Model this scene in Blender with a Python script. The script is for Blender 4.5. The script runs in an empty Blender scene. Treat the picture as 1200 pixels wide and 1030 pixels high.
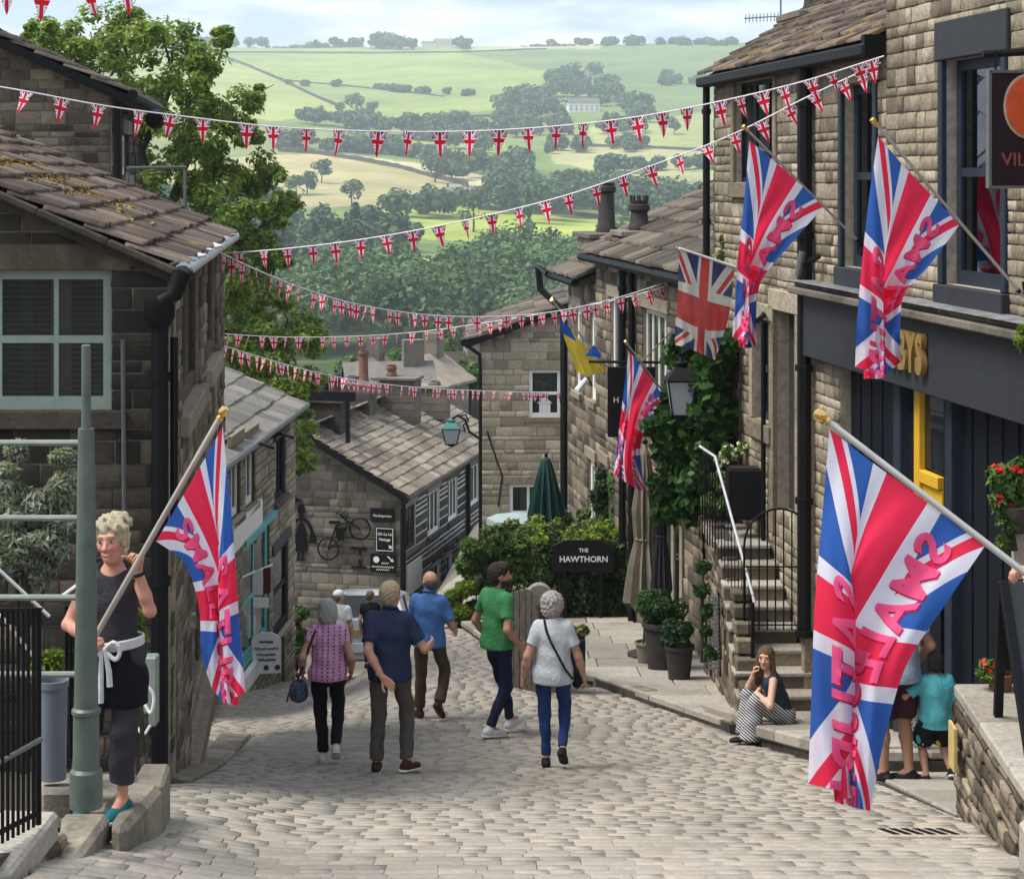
import bpy, bmesh, math, random
import numpy as np
from mathutils import Vector, Matrix

random.seed(11)
RNG = np.random.default_rng(11)
scene = bpy.context.scene
col = scene.collection

# ------------------------------------------------------------------ camera
# level camera at the origin, lens shifted down (verticals stay parallel in the photograph)
F, CX, HY = 2200.0, 600.0, 206.0          # focal length in photo pixels, centre column, eye-level row
cam = bpy.data.cameras.new('camera')
cam.sensor_fit = 'HORIZONTAL'
cam.sensor_width = 36.0
cam.lens = F / 1200.0 * 36.0
cam.shift_y = -(515.0 - HY) / 1200.0
cam.clip_start, cam.clip_end = 0.1, 9000.0
camo = bpy.data.objects.new('camera', cam)
camo.location = (0, 0, 0)
camo.rotation_euler = (math.radians(90), 0, 0)
col.objects.link(camo)
scene.camera = camo

# ------------------------------------------------------------------ world, sun, exposure
SUN_DIR = Vector((-0.52, -0.10, 0.85)).normalized()      # towards the sun
world = bpy.data.worlds.new('World')
scene.world = world
world.use_nodes = True
wn, wl = world.node_tree.nodes, world.node_tree.links
wn.clear()
w_out = wn.new('ShaderNodeOutputWorld')
w_bg = wn.new('ShaderNodeBackground')
w_sky = wn.new('ShaderNodeTexSky')
w_sky.sky_type = 'NISHITA'
w_sky.sun_disc = False
w_sky.sun_elevation = math.asin(SUN_DIR.z)
w_sky.sun_rotation = math.atan2(SUN_DIR.x, SUN_DIR.y)
w_sky.air_density, w_sky.dust_density, w_sky.ozone_density = 1.0, 2.0, 1.5
w_tc = wn.new('ShaderNodeTexCoord')
w_map = wn.new('ShaderNodeMapping')
w_map.inputs['Scale'].default_value = (1.0, 1.0, 4.0)
w_no = wn.new('ShaderNodeTexNoise')
w_no.inputs['Scale'].default_value = 9.0
w_no.inputs['Detail'].default_value = 6.0
w_no.inputs['Roughness'].default_value = 0.55
w_ramp = wn.new('ShaderNodeValToRGB')
w_ramp.color_ramp.elements[0].position = 0.42
w_ramp.color_ramp.elements[0].color = (3.1, 3.8, 4.9, 1)      # grey-blue cloud base (sky units)
w_ramp.color_ramp.elements[1].position = 0.60
w_ramp.color_ramp.elements[1].color = (6.7, 6.95, 7.2, 1)      # bright cloud
w_mix = wn.new('ShaderNodeMix')
w_mix.data_type = 'RGBA'
w_mix.inputs['Factor'].default_value = 0.82
wl.new(w_tc.outputs['Generated'], w_map.inputs['Vector'])
wl.new(w_map.outputs['Vector'], w_no.inputs['Vector'])
wl.new(w_no.outputs['Fac'], w_ramp.inputs['Fac'])
wl.new(w_sky.outputs['Color'], w_mix.inputs['A'])
wl.new(w_ramp.outputs['Color'], w_mix.inputs['B'])
wl.new(w_mix.outputs['Result'], w_bg.inputs['Color'])
w_bg.inputs['Strength'].default_value = 0.10
wl.new(w_bg.outputs['Background'], w_out.inputs['Surface'])

sun = bpy.data.lights.new('sun', 'SUN')
sun.energy = 2.6
sun.angle = math.radians(30)
sun.color = (1.0, 0.95, 0.87)
suno = bpy.data.objects.new('sun', sun)
suno.rotation_euler = SUN_DIR.to_track_quat('Z', 'Y').to_euler()
suno.location = (-30, -10, 60)
col.objects.link(suno)

scene.view_settings.view_transform = 'Standard'
scene.view_settings.look = 'None'
scene.view_settings.exposure = 1.03
scene.view_settings.gamma = 1.0
scene.view_settings.use_curve_mapping = False
scene.render.engine = 'CYCLES'
scene.cycles.use_denoising = True
scene.cycles.max_bounces = 7
scene.cycles.diffuse_bounces = 3
scene.cycles.glossy_bounces = 3
scene.cycles.transmission_bounces = 4
scene.cycles.transparent_max_bounces = 8
scene.cycles.volume_bounces = 1
scene.cycles.use_fast_gi = False

# ------------------------------------------------------------------ photo <-> place
def P(px, py, Y):
    """the point at depth Y on the sight line of photo pixel (px, py)"""
    return Vector(((px - CX) / F * Y, Y, -(py - HY) / F * Y))

def sst(a, b, x):
    t = np.clip((x - a) / (b - a), 0, 1)
    return t * t * (3 - 2 * t)

_FY = np.array([-80, 0, 20, 62, 100, 180, 260, 400, 600, 800, 1000, 1300, 1600, 1900, 2200, 2500, 2700, 3300])
_FZL = np.array([0, -1.45, -6.05, -15.7, -23, -37, -44, -38, -32, -22, -6, 25, 62, 100, 139, 174, 176, 150])
_FZR = np.array([0, -1.45, -6.05, -11.3, -20, -36, -44, -38, -32, -22, -6, 25, 62, 100, 139, 174, 176, 150])
def gz(X, Y):
    """height of the ground"""
    X = np.asarray(X, dtype=float); Y = np.asarray(Y, dtype=float)
    zl = np.interp(Y, _FY, _FZL); zr = np.interp(Y, _FY, _FZR)
    w = sst(-3.4, -0.9, X)
    z = zl * (1 - w) + zr * w
    z = z + .15 * sst(-1.2, -2.4, X) * (1 - sst(13, 18, Y)) * sst(2, 7, Y)      # the camber rises to the left kerb
    far = sst(300, 700, Y)
    z = z + far * (6 * np.sin(X * 0.006 + 1.0 + Y * .002) + 3 * np.sin(X * 0.017 + Y * 0.004))*np.clip(1-np.abs(Y-1500)/1800,0.15,1)
    return z
def gzf(X, Y): return float(gz(X, Y))
def G(px, py, lo=7.0, hi=60.0):
    """where the sight line of a pixel meets the ground"""
    k = -(py - HY) / F; kx = (px - CX) / F
    Ys = np.linspace(lo, hi, 4000)
    d = k * Ys - gz(kx * Ys, Ys)
    i = int(np.argmax(d < 0)) if (d < 0).any() else int(np.argmin(np.abs(d)))
    Y = float(Ys[i])
    return Vector((kx * Y, Y, gzf(kx * Y, Y)))
def GF(px, py):
    """the same on the far hillside"""
    k = -(py - HY) / F; kx = (px - CX) / F
    Ys = np.geomspace(390, 2680, 3000)
    d = k * Ys - gz(kx * Ys, Ys)
    i = int(np.argmax(d < 0)) if (d < 0).any() else len(Ys) - 1
    Y = float(Ys[i])
    return Vector((kx * Y, Y, gzf(kx * Y, Y)))
def proj(p):
    Y = max(p[1], .05)
    return CX + F * p[0] / Y, HY - F * p[2] / Y

# ------------------------------------------------------------------ objects
def link(o, parent=None):
    col.objects.link(o)
    if parent is not None:
        o.parent = parent
        o.matrix_parent_inverse = world_inv(parent)
    return o
_W = {}
def world_inv(o): return o.matrix_basis.inverted()      # every object keeps world coordinates in matrix_basis
def tag(o, label=None, cat=None, group=None, kind=None):
    if label: o['label'] = label
    if cat: o['category'] = cat
    if group: o['group'] = group
    if kind: o['kind'] = kind
    return o
def thing(name, loc, label, cat, group=None):
    o = bpy.data.objects.new(name, None)
    o.empty_display_size = 0.1
    o.location = loc
    o.matrix_basis = Matrix.Translation(loc)
    col.objects.link(o)
    return tag(o, label, cat, group)

def np_mesh(name, V, faces, mats=(), smooth=False):
    """faces: (n,k) array or list of such arrays"""
    me = bpy.data.meshes.new(name)
    if isinstance(faces, np.ndarray): faces = [faces]
    faces = [np.asarray(f, dtype=np.int32) for f in faces if len(f)]
    V = np.asarray(V, dtype=np.float32)
    me.vertices.add(len(V)); me.vertices.foreach_set('co', V.ravel())
    nl = sum(f.size for f in faces); npg = sum(len(f) for f in faces)
    me.loops.add(nl); me.polygons.add(npg)
    me.loops.foreach_set('vertex_index', np.concatenate([f.ravel() for f in faces]))
    tot = np.concatenate([np.full(len(f), f.shape[1], dtype=np.int32) for f in faces])
    st = np.concatenate([[0], np.cumsum(tot)[:-1]]).astype(np.int32)
    me.polygons.foreach_set('loop_start', st)
    try: me.polygons.foreach_set('loop_total', tot)
    except Exception: pass
    if smooth: me.polygons.foreach_set('use_smooth', np.ones(npg, dtype=bool))
    for m in mats: me.materials.append(m)
    me.update(calc_edges=True)
    return me
def obj(name, me, parent=None, M=None):
    o = bpy.data.objects.new(name, me)
    if M is not None: o.matrix_basis = M
    return link(o, parent)

class MB:
    """collects simple solids and builds ONE mesh"""
    def __init__(s): s.v = []; s.f = []
    def add(s, vs, fs):
        o = len(s.v); s.v.extend([tuple(v) for v in vs]); s.f.extend([tuple(o + i for i in f) for f in fs]); return s
    def box(s, c, size, u=(1, 0, 0), v=(0, 1, 0), w=None):
        u = Vector(u).normalized(); v = Vector(v).normalized(); w = Vector(w).normalized() if w is not None else u.cross(v)
        c = Vector(c); a, b, h = size[0] / 2, size[1] / 2, size[2] / 2
        P8 = [c + u * (a * i) + v * (b * j) + w * (h * k) for k in (-1, 1) for j in (-1, 1) for i in (-1, 1)]
        return s.add(P8, [(0, 2, 3, 1), (4, 5, 7, 6), (0, 1, 5, 4), (2, 6, 7, 3), (0, 4, 6, 2), (1, 3, 7, 5)])
    def prism(s, poly, d):
        """flat polygon (list of Vectors) extruded by vector d"""
        n = len(poly); d = Vector(d)
        A = [Vector(p) for p in poly]; B = [p + d for p in A]
        fs = [tuple(range(n))[::-1], tuple(range(n, 2 * n))] + [(i, (i + 1) % n, n + (i + 1) % n, n + i) for i in range(n)]
        return s.add(A + B, fs)
    def tube(s, path, r, n=8, cap=True, closed=False):
        path = [Vector(p) for p in path]; m = len(path)
        rr = r if isinstance(r, (list, tuple)) else [r] * m
        vs = []; ref = None
        for i, p in enumerate(path):
            t = (path[min(i + 1, m - 1)] - path[max(i - 1, 0)])
            if closed: t = path[(i + 1) % m] - path[(i - 1) % m]
            t = t.normalized() if t.length > 1e-9 else Vector((0, 0, 1))
            if ref is None: ref = Vector((0, 0, 1)) if abs(t.z) < .9 else Vector((1, 0, 0))
            a = t.cross(ref)
            if a.length < 1e-4: a = t.cross(Vector((1, .3, 0)))
            a.normalize(); b = t.cross(a).normalized()
            ref = -b if b.dot(ref) < 0 else b
            a = t.cross(ref).normalized(); b = ref
            for k in range(n):
                q = 2 * math.pi * k / n
                vs.append(p + a * (math.cos(q) * rr[i]) + b * (math.sin(q) * rr[i]))
        fs = []
        rng = range(m if closed else m - 1)
        for i in rng:
            for k in range(n):
                j = (i + 1) % m
                fs.append((i * n + k, i * n + (k + 1) % n, j * n + (k + 1) % n, j * n + k))
        if cap and not closed:
            fs.append(tuple(range(n))[::-1]); fs.append(tuple((m - 1) * n + k for k in range(n)))
        return s.add(vs, fs)
    def lathe(s, c, prof, n=16, axis=(0, 0, 1), sx=1.0, sy=1.0):
        """profile of (radius, height) turned about the axis through c"""
        c = Vector(c); w = Vector(axis).normalized()
        a = w.cross(Vector((1, 0, 0)) if abs(w.x) < .9 else Vector((0, 1, 0))).normalized(); b = w.cross(a)
        vs = []
        for r, h in prof:
            for k in range(n):
                q = 2 * math.pi * k / n
                vs.append(c + w * h + a * (r * sx * math.cos(q)) + b * (r * sy * math.sin(q)))
        fs = []
        for i in range(len(prof) - 1):
            for k in range(n):
                fs.append((i * n + k, i * n + (k + 1) % n, (i + 1) * n + (k + 1) % n, (i + 1) * n + k))
        fs.append(tuple(range(n))[::-1]); fs.append(tuple((len(prof) - 1) * n + k for k in range(n)))
        return s.add(vs, fs)
    def build(s, name, mat, parent=None, smooth=False, bevel=0):
        me = bpy.data.meshes.new(name)
        me.from_pydata(s.v, [], s.f)
        me.materials.append(mat)
        bm = bmesh.new(); bm.from_mesh(me)
        bmesh.ops.recalc_face_normals(bm, faces=bm.faces)
        if bevel:
            es = [e for e in bm.edges if len(e.link_faces) == 2 and e.calc_face_angle(0) > .6]
            bmesh.ops.bevel(bm, geom=es, offset=bevel, segments=1, affect='EDGES', clamp_overlap=True)
        if smooth:
            for f in bm.faces: f.smooth = True
            for e in bm.edges:
                if len(e.link_faces) == 2 and e.calc_face_angle(0) > .7: e.smooth = False
        bm.to_mesh(me); bm.free(); me.update()
        return obj(name, me, parent)

def catmull(pts, n):
    """smooth curve of n points through pts"""
    p = np.array([list(q) for q in pts], dtype=float)
    p = np.vstack([2 * p[0] - p[1], p, 2 * p[-1] - p[-2]])
    t = np.linspace(0, len(pts) - 1 - 1e-6, n); i = t.astype(int); f = (t - i)[:, None]
    a, b, c, d = p[i], p[i + 1], p[i + 2], p[i + 3]
    return .5 * ((2 * b) + (c - a) * f + (2 * a - 5 * b + 4 * c - d) * f ** 2 + (3 * b - a - 3 * c + d) * f ** 3)

def text_mesh(body, size, bold=0.0, align='CENTER', extrude=0.0):
    cu = bpy.data.curves.new('txt', 'FONT'); cu.body = body; cu.size = size; cu.align_x = align; cu.align_y = 'CENTER'
    cu.offset = bold; cu.space_character = 1.1 if bold > .005 else 1.0; cu.extrude = extrude; cu.resolution_u = 3
    o = bpy.data.objects.new('txt', cu); col.objects.link(o)
    dg = bpy.context.evaluated_depsgraph_get(); dg.update()
    me = bpy.data.meshes.new_from_object(o.evaluated_get(dg))
    bpy.data.objects.remove(o); bpy.data.curves.remove(cu)
    return me
def text_obj(name, body, size, M, mat, parent, bold=0.0, extrude=0.003):
    me = text_mesh(body, size, bold, 'CENTER', extrude)
    me.materials.clear(); me.materials.append(mat)
    return obj(name, me, parent, M)
def frameM(o, u, v):
    """matrix with columns u, v, u x v at o"""
    u = Vector(u).normalized(); v = Vector(v).normalized(); w = u.cross(v)
    return Matrix(((u.x, v.x, w.x, o[0]), (u.y, v.y, w.y, o[1]), (u.z, v.z, w.z, o[2]), (0, 0, 0, 1)))

# ------------------------------------------------------------------ pieces: stones, slates, setts
def unit_block(seed, chx=.022, chz=.05, rough=.16, edge_y=-.84, corner_y=-.72):
    """block 1x1x1: x,z centred, front at -y=0..; rough front face with worn arrises"""
    r = random.Random(seed)
    V = []; Fq = []
    xs = [-.5, -.5 + chx, .5 - chx, .5]
    zs = [-.5, -.5 + chz, .5 - chz, .5]
    for j, z in enumerate(zs):
        for i, x in enumerate(xs):
            edge = i in (0, 3) or j in (0, 3)
            corner = i in (0, 3) and j in (0, 3)
            y = edge_y if edge else -1 + r.uniform(-.12, .45) * rough
            if corner: y = corner_y
            V.append((x + r.uniform(-.012, .012) * 1.5, y, z + r.uniform(-.03, .03)))
    for j in range(3):
        for i in range(3):
            a = j * 4 + i; Fq.append((a, a + 1, a + 5, a + 4))
    rim = [0, 1, 2, 3, 7, 11, 15, 14, 13, 12, 8, 4]
    base = len(V)
    for k in rim: V.append((V[k][0], 0.0, V[k][2]))
    n = len(rim)
    for k in range(n): Fq.append((rim[(k + 1) % n], rim[k], base + k, base + (k + 1) % n))
    return np.array(V, dtype=np.float32), np.array(Fq, dtype=np.int32)
BLOCKS = [unit_block(s) for s in range(8)]
SLATES = [unit_block(s + 40, .03, .04, .22, -.86, -.76) for s in range(8)]

def pieces(parent, name, units, Ms, mat, budget, stuff_name, mesh_key, min_px=6.0, smooth=False):
    """lay a list of 4x4 matrices of unit pieces: those that show largest become objects, the rest one part"""
    n = len(Ms)
    if n == 0: return
    A = np.array([np.array(m) for m in Ms], dtype=np.float64)
    c = A[:, :3, 3]; Y = np.maximum(c[:, 1], .3)
    px = CX + F * c[:, 0] / Y; py = HY - F * c[:, 2] / Y
    sz = np.sort(np.linalg.norm(A[:, :3, :3], axis=1), axis=1)
    big = sz[:, 2] * F / Y; mid = sz[:, 1] * F / Y
    vis = (px > -40) & (px < 1240) & (py > -40) & (py < 1070) & (c[:, 1] > 1)
    score = np.where(vis & (big > min_px), big * mid, 0)
    order = np.argsort(-score)
    chosen = [i for i in order[:budget] if score[i] > 0]
    key = mesh_key
    if key not in _W:
        _W[key] = [np_mesh(name, V, Fc, [mat], smooth) for V, Fc in units]
    meshes = _W[key]
    for i in chosen:
        obj(name, meshes[i % len(meshes)], parent, Matrix(A[i].tolist()))
    cs = set(int(i) for i in chosen)
    rest = [i for i in range(n) if i not in cs]
    if rest:
        Vs = []; Fs = []; off = 0
        for i in rest:
            V, Fc = units[i % len(units)]
            Vs.append(V @ A[i, :3, :3].T.astype(np.float32) + A[i, :3, 3].astype(np.float32)); Fs.append(Fc + off); off += len(V)
        o = obj(stuff_name, np_mesh(stuff_name, np.vstack(Vs), np.vstack(Fs), [mat], smooth), parent)
        tag(o, kind='stuff')

class Wall:
    """frame of a wall: theta turns u=(cos,sin); outward normal = (sin,-cos)"""
    def __init__(s, O, theta=None, u=None):
        s.O = Vector(O)
        if u is not None: s.u = Vector((u[0], u[1], 0)).normalized()
        else: s.u = Vector((math.cos(theta), math.sin(theta), 0))
        s.n = Vector((s.u.y, -s.u.x, 0))
        s.z = Vector((0, 0, 1))
    def p(s, a, b, d=0.0): return s.O + s.u * a + s.z * b + s.n * d
    def M(s, a, b, d, sx, sy, sz):
        o = s.p(a, b, d); u = s.u * sx; y = -s.n * sy
        return np.array([[u.x, y.x, 0, o.x], [u.y, y.y, 0, o.y], [0, 0, sz, o.z], [0, 0, 0, 1]])
    def box(s, mb, a0, a1, b0, b1, d0, d1):
        return mb.box(s.p((a0 + a1) / 2, (b0 + b1) / 2, (d0 + d1) / 2), (abs(a1 - a0), abs(d1 - d0), abs(b1 - b0)), s.u, s.n, s.z)

def levels(b0, b1, forced, ch, rr):
    L = sorted(set([b0, b1] + [f for f in forced if b0 < f < b1]))
    out = [b0]
    for a, b in zip(L[:-1], L[1:]):
        n = max(1, round((b - a) / ch)); w = [rr.uniform(.6, 1.5) for _ in range(n)]; t = sum(w); acc = a
        for k in range(n):
            acc += (b - a) * w[k] / t; out.append(acc)
        out[-1] = b
    return out

def masonry(parent, W, width, height, openings, mat, mortar, ch=.16, sw=.34, budget=300, depth=.022, gap=.014, topf=None,
            key='stone', seed=1, b0=0.0, thick=.3, name='stone', backing=True, a0=0.0):
    """a part 'wall' (mortar body with real openings) that carries its stones"""
    rr = random.Random(seed)
    forced = [o[2] for o in openings] + [o[3] for o in openings]
    lv = levels(b0, height, forced, ch, rr)
    mb = MB(); Ms = []
    for lo, hi in zip(lv[:-1], lv[1:]):
        mid = (lo + hi) / 2
        segs = [(a0, width)]
        for o in openings:
            if o[2] < mid < o[3]:
                ns = []
                for s0, s1 in segs:
                    if o[1] <= s0 or o[0] >= s1: ns.append((s0, s1)); continue
                    if o[0] > s0: ns.append((s0, o[0]))
                    if o[1] < s1: ns.append((o[1], s1))
                segs = ns
        for s0, s1 in segs:
            t0, t1 = s0, s1
            if topf is not None:
                A = np.linspace(s0, s1, 60); ok = np.array([topf(a) > mid for a in A])
                if not ok.any(): continue
                t0, t1 = A[ok][0], A[ok][-1]
            if t1 - t0 < .03: continue
            if backing: W.box(mb, t0, t1, lo, hi, -thick, -.004)
            a = t0
            while a < t1 - .02:
                w = sw * rr.uniform(.55, 1.5)
                if t1 - (a + w) < sw * .4: w = t1 - a
                h = hi - lo - gap
                Ms.append(W.M(a + w / 2, mid, -.03, max(w - gap, .02), depth * rr.uniform(.6, 1.4) + .032, max(h, .02)))
                a += w
    wall = mb.build('wall', mortar, parent) if backing else parent
    pieces(wall, name, BLOCKS, Ms, mat, budget, 'small_stones', key)
    return wall
# ================================================================== materials
class NT:
    """small helper to wire node materials"""
    def __init__(s, name):
        s.m = bpy.data.materials.new(name); s.m.use_nodes = True
        s.t = s.m.node_tree; s.n = s.t.nodes; s.n.clear()
        s.out = s.n.new('ShaderNodeOutputMaterial')
    def node(s, typ, **kw):
        nd = s.n.new(typ)
        for k, v in kw.items():
            if k.startswith('_'): setattr(nd, k[1:], v)
            else: s.set(nd.inputs[k.replace('__', ' ')], v)
        return nd
    def set(s, inp, v):
        if isinstance(v, bpy.types.NodeSocket): s.t.links.new(v, inp)
        else:
            if hasattr(inp, 'default_value'):
                dv = inp.default_value
                if hasattr(dv, '__len__') and hasattr(v, '__len__') and len(v) == 3 and len(dv) == 4: v = (*v, 1)
                inp.default_value = v
    def math(s, op, a, b=None, c=None, clamp=False):
        nd = s.n.new('ShaderNodeMath'); nd.operation = op; nd.use_clamp = clamp
        for i, v in enumerate((a, b, c)):
            if v is not None: s.set(nd.inputs[i], v)
        return nd.outputs[0]
    def mix(s, f, a, b, mode='MIX'):
        nd = s.n.new('ShaderNodeMix'); nd.data_type = 'RGBA'; nd.blend_type = mode
        s.set(nd.inputs['Factor'], f); s.set(nd.inputs['A'], a); s.set(nd.inputs['B'], b)
        return nd.outputs['Result']
    def ramp(s, f, stops, interp='LINEAR'):
        nd = s.n.new('ShaderNodeValToRGB'); cr = nd.color_ramp; cr.interpolation = interp
        while len(cr.elements) < len(stops): cr.elements.new(.5)
        for e, (p, c) in zip(cr.elements, stops): e.position = p; e.color = (*c, 1) if len(c) == 3 else c
        s.set(nd.inputs['Fac'], f); return nd.outputs['Color']
    def noise(s, scale, detail=4, rough=.55, vec=None, dist=0):
        nd = s.n.new('ShaderNodeTexNoise'); nd.inputs['Scale'].default_value = scale; nd.inputs['Detail'].default_value = detail
        nd.inputs['Roughness'].default_value = rough; nd.inputs['Distortion'].default_value = dist
        s.set(nd.inputs['Vector'], vec if vec is not None else s.pos()); return nd.outputs['Fac']
    def pos(s):
        if not hasattr(s, '_g'): s._g = s.n.new('ShaderNodeNewGeometry')
        return s._g.outputs['Position']
    def rnd(s):
        """a random number for each object and each loose piece"""
        s.pos(); oi = s.n.new('ShaderNodeObjectInfo')
        a = s.math('MULTIPLY', oi.outputs['Random'], 7.31); b = s.math('MULTIPLY', s._g.outputs['Random Per Island'], 5.77)
        return s.math('FRACT', s.math('ADD', a, b))
    def bump(s, h, strength=.4, dist=.02):
        nd = s.n.new('ShaderNodeBump'); nd.inputs['Strength'].default_value = strength; nd.inputs['Distance'].default_value = dist
        s.set(nd.inputs['Height'], h); return nd.outputs['Normal']
    def bsdf(s, color, rough=.8, spec=.3, metal=0.0, normal=None, **kw):
        nd = s.n.new('ShaderNodeBsdfPrincipled')
        s.set(nd.inputs['Base Color'], color); s.set(nd.inputs['Roughness'], rough)
        s.set(nd.inputs['Specular IOR Level'], spec); s.set(nd.inputs['Metallic'], metal)
        if normal is not None: s.set(nd.inputs['Normal'], normal)
        for k, v in kw.items(): s.set(nd.inputs[k.replace('_', ' ')], v)
        s.t.links.new(nd.outputs[0], s.out.inputs['Surface']); s.b = nd
        return nd
M = {}
def plain(name, c, rough=.6, spec=.3, metal=0.0, var=.15, nscale=9.0, bump=0.0, bscale=60):
    t = NT(name)
    f = t.noise(nscale, 5, .6)
    cc = t.mix(1.0, c, t.ramp(f, [(.3, (1 - var,) * 3), (.7, (1 + var,) * 3)]), 'MULTIPLY')
    nrm = t.bump(t.noise(bscale, 4), bump, .01) if bump else None
    t.bsdf(cc, rough, spec, metal, nrm); M[name] = t.m; return t.m
def stone_mat(name, stops, soot=.5, soot_col=(.02, .019, .017), rough=.92, bscale=38, bump=.55, soot_scale=1.1, moss=0, grain=.3, soot_lo=.45):
    t = NT(name); r = t.rnd()
    c = t.ramp(r, stops)
    g = t.noise(21, 6, .65)
    c = t.mix(1.0, c, t.ramp(g, [(.25, (1 - grain,) * 3), (.75, (1 + grain,) * 3)]), 'MULTIPLY')
    sn = t.noise(soot_scale, 7, .62, dist=.6)
    sf = t.ramp(sn, [(soot_lo, (0, 0, 0)), (soot_lo + .25, (soot,) * 3)])
    c = t.mix(sf, c, soot_col)
    if moss:
        mn = t.noise(1.7, 7, .7, dist=.4)
        mf = t.ramp(mn, [(.55, (0, 0, 0)), (.66, (moss,) * 3)])
        c = t.mix(mf, c, t.ramp(t.noise(30, 3), [(.3, (.10, .075, .022)), (.7, (.30, .20, .06))]))
    t.bsdf(c, rough, .2, 0, t.bump(t.math('ADD', t.noise(bscale, 6, .7), t.math('MULTIPLY', t.noise(bscale * .25, 3), 1.4)), bump, .015))
    M[name] = t.m; return t.m

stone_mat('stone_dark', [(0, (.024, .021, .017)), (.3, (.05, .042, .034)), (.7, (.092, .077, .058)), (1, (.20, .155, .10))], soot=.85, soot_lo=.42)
stone_mat('stone_side', [(0, (.07, .058, .045)), (.4, (.14, .115, .085)), (.75, (.21, .172, .124)), (1, (.32, .26, .185))], soot=.65)
stone_mat('stone_warm', [(0, (.15, .125, .087)), (.35, (.24, .202, .142)), (.75, (.315, .27, .195)), (1, (.40, .345, .26))], soot=.55, soot_lo=.5, grain=.42)
stone_mat('stone_pale', [(0, (.24, .20, .14)), (.4, (.34, .29, .205)), (.75, (.41, .35, .255)), (1, (.47, .405, .30))], soot=.5, soot_lo=.54, grain=.4)
stone_mat('stone_gable', [(0, (.19, .16, .12)), (.5, (.27, .23, .17)), (1, (.35, .30, .22))], soot=.6, soot_lo=.52)
stone_mat('stone_grey', [(0, (.115, .102, .085)), (.5, (.18, .16, .13)), (1, (.27, .235, .185))], soot=.6)
stone_mat('stone_black', [(0, (.045, .042, .038)), (.5, (.075, .068, .058)), (1, (.12, .105, .085))], soot=.5)
stone_mat('stone_flag', [(0, (.24, .215, .18)), (.5, (.31, .285, .245)), (1, (.38, .35, .30))], soot=.35, bump=.3, soot_lo=.5)
stone_mat('stone_kerb', [(0, (.20, .175, .14)), (.5, (.27, .24, .19)), (1, (.34, .30, .24))], soot=.6, bump=.6, soot_scale=2.2)
stone_mat('sett', [(0, (.275, .252, .214)), (.25, (.31, .284, .242)), (.6, (.33, .30, .257)), (.85, (.35, .312, .264)), (1, (.385, .33, .27))], soot=.5, soot_col=(.18, .162, .134), bump=.4, soot_scale=.5, grain=.22)
stone_mat('slate_moss', [(0, (.05, .036, .03)), (.5, (.10, .074, .06)), (1, (.18, .14, .115))], soot=.6, moss=1.0)
stone_mat('slate_grey', [(0, (.125, .12, .11)), (.5, (.19, .178, .16)), (1, (.26, .24, .21))], soot=.35)
stone_mat('slate_tan', [(0, (.15, .126, .098)), (.4, (.225, .19, .147)), (.8, (.29, .245, .19)), (1, (.36, .305, .235))], soot=.4)
stone_mat('slate_brown', [(0, (.055, .047, .038)), (.5, (.10, .085, .068)), (1, (.16, .135, .105))], soot=.55, moss=.3)
stone_mat('sooty', [(0, (.03, .027, .024)), (.6, (.07, .06, .05)), (1, (.17, .14, .11))], soot=.6)
plain('mortar_dark', (.075, .066, .053), .95, .1, var=.35, nscale=14)
plain('mortar_pale', (.30, .265, .21), .95, .1, var=.3, nscale=12)
plain('mortar_mid', (.23, .205, .165), .95, .1, var=.3, nscale=12)
plain('mortar_white', (.62, .59, .53), .95, .1, var=.25, nscale=12)
plain('street_grit', (.15, .134, .11), .95, .1, var=.35, nscale=8, bump=.4)
plain('joint_dark', (.055, .05, .043), .95, .1, var=.4, nscale=8)
plain('black_iron', (.006, .006, .007), .6, .15)
plain('gutter_black', (.006, .006, .007), .55, .18)
plain('gutter_grey', (.10, .105, .105), .5, .4)
plain('lead_dark', (.17, .175, .18), .6, .4, var=.5, nscale=5, bump=.3)
plain('lead', (.42, .44, .47), .5, .45, var=.25, bump=.25)
plain('rubble_white', (.46, .47, .48), .85, .2, var=.25)
plain('white_paint', (.74, .73, .69), .5, .4, var=.06)
plain('cream_paint', (.58, .56, .47), .55, .3, var=.08)
plain('sage_paint', (.25, .31, .26), .5, .4, var=.1)
plain('post_green', (.085, .11, .09), .45, .45, var=.2)
plain('post_pale', (.20, .23, .195), .45, .45, var=.15)
plain('navy_paint', (.006, .008, .013), .6, .15, var=.2)
plain('slate_paint', (.020, .028, .042), .55, .2, var=.15)
plain('charcoal_paint', (.030, .033, .038), .6, .2, var=.15)
plain('yellow_paint', (.62, .36, .02), .5, .35, var=.06)
plain('teal_paint', (.10, .36, .37), .5, .3, var=.08)
plain('gold_paint', (.42, .27, .085), .38, .5, .55, var=.12)
plain('brass', (.75, .50, .16), .22, .5, .9, var=.08)
plain('pole_grey', (.42, .41, .39), .4, .5, .2, var=.08)
plain('wood_pole', (.36, .33, .28), .5, .3, var=.1)
plain('weathered_wood', (.075, .066, .055), .85, .2, var=.4, nscale=14, bump=.5)
plain('pale_wood', (.36, .31, .235), .7, .2, var=.2)
plain('bin_grey', (.16, .18, .21), .45, .35, var=.08)
plain('terracotta', (.16, .08, .055), .8, .2, var=.3)
plain('pot_dark', (.035, .03, .028), .75, .3, var=.3)
plain('bark', (.05, .042, .032), .95, .1, var=.4, bump=.7)
plain('sign_black', (.006, .006, .008), .55, .2)
plain('sign_plum', (.016, .006, .010), .5, .2)
plain('sign_white', (.78, .77, .74), .5, .3, var=.03)
plain('sign_grey', (.62, .63, .64), .5, .3, var=.06)
plain('sign_orange', (.50, .07, .02), .5, .3)
plain('sign_red', (.20, .05, .035), .5, .3)
plain('ink', (.05, .045, .06), .6, .2)
plain('umbrella_green', (.010, .045, .040), .75, .2, var=.15)
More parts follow.
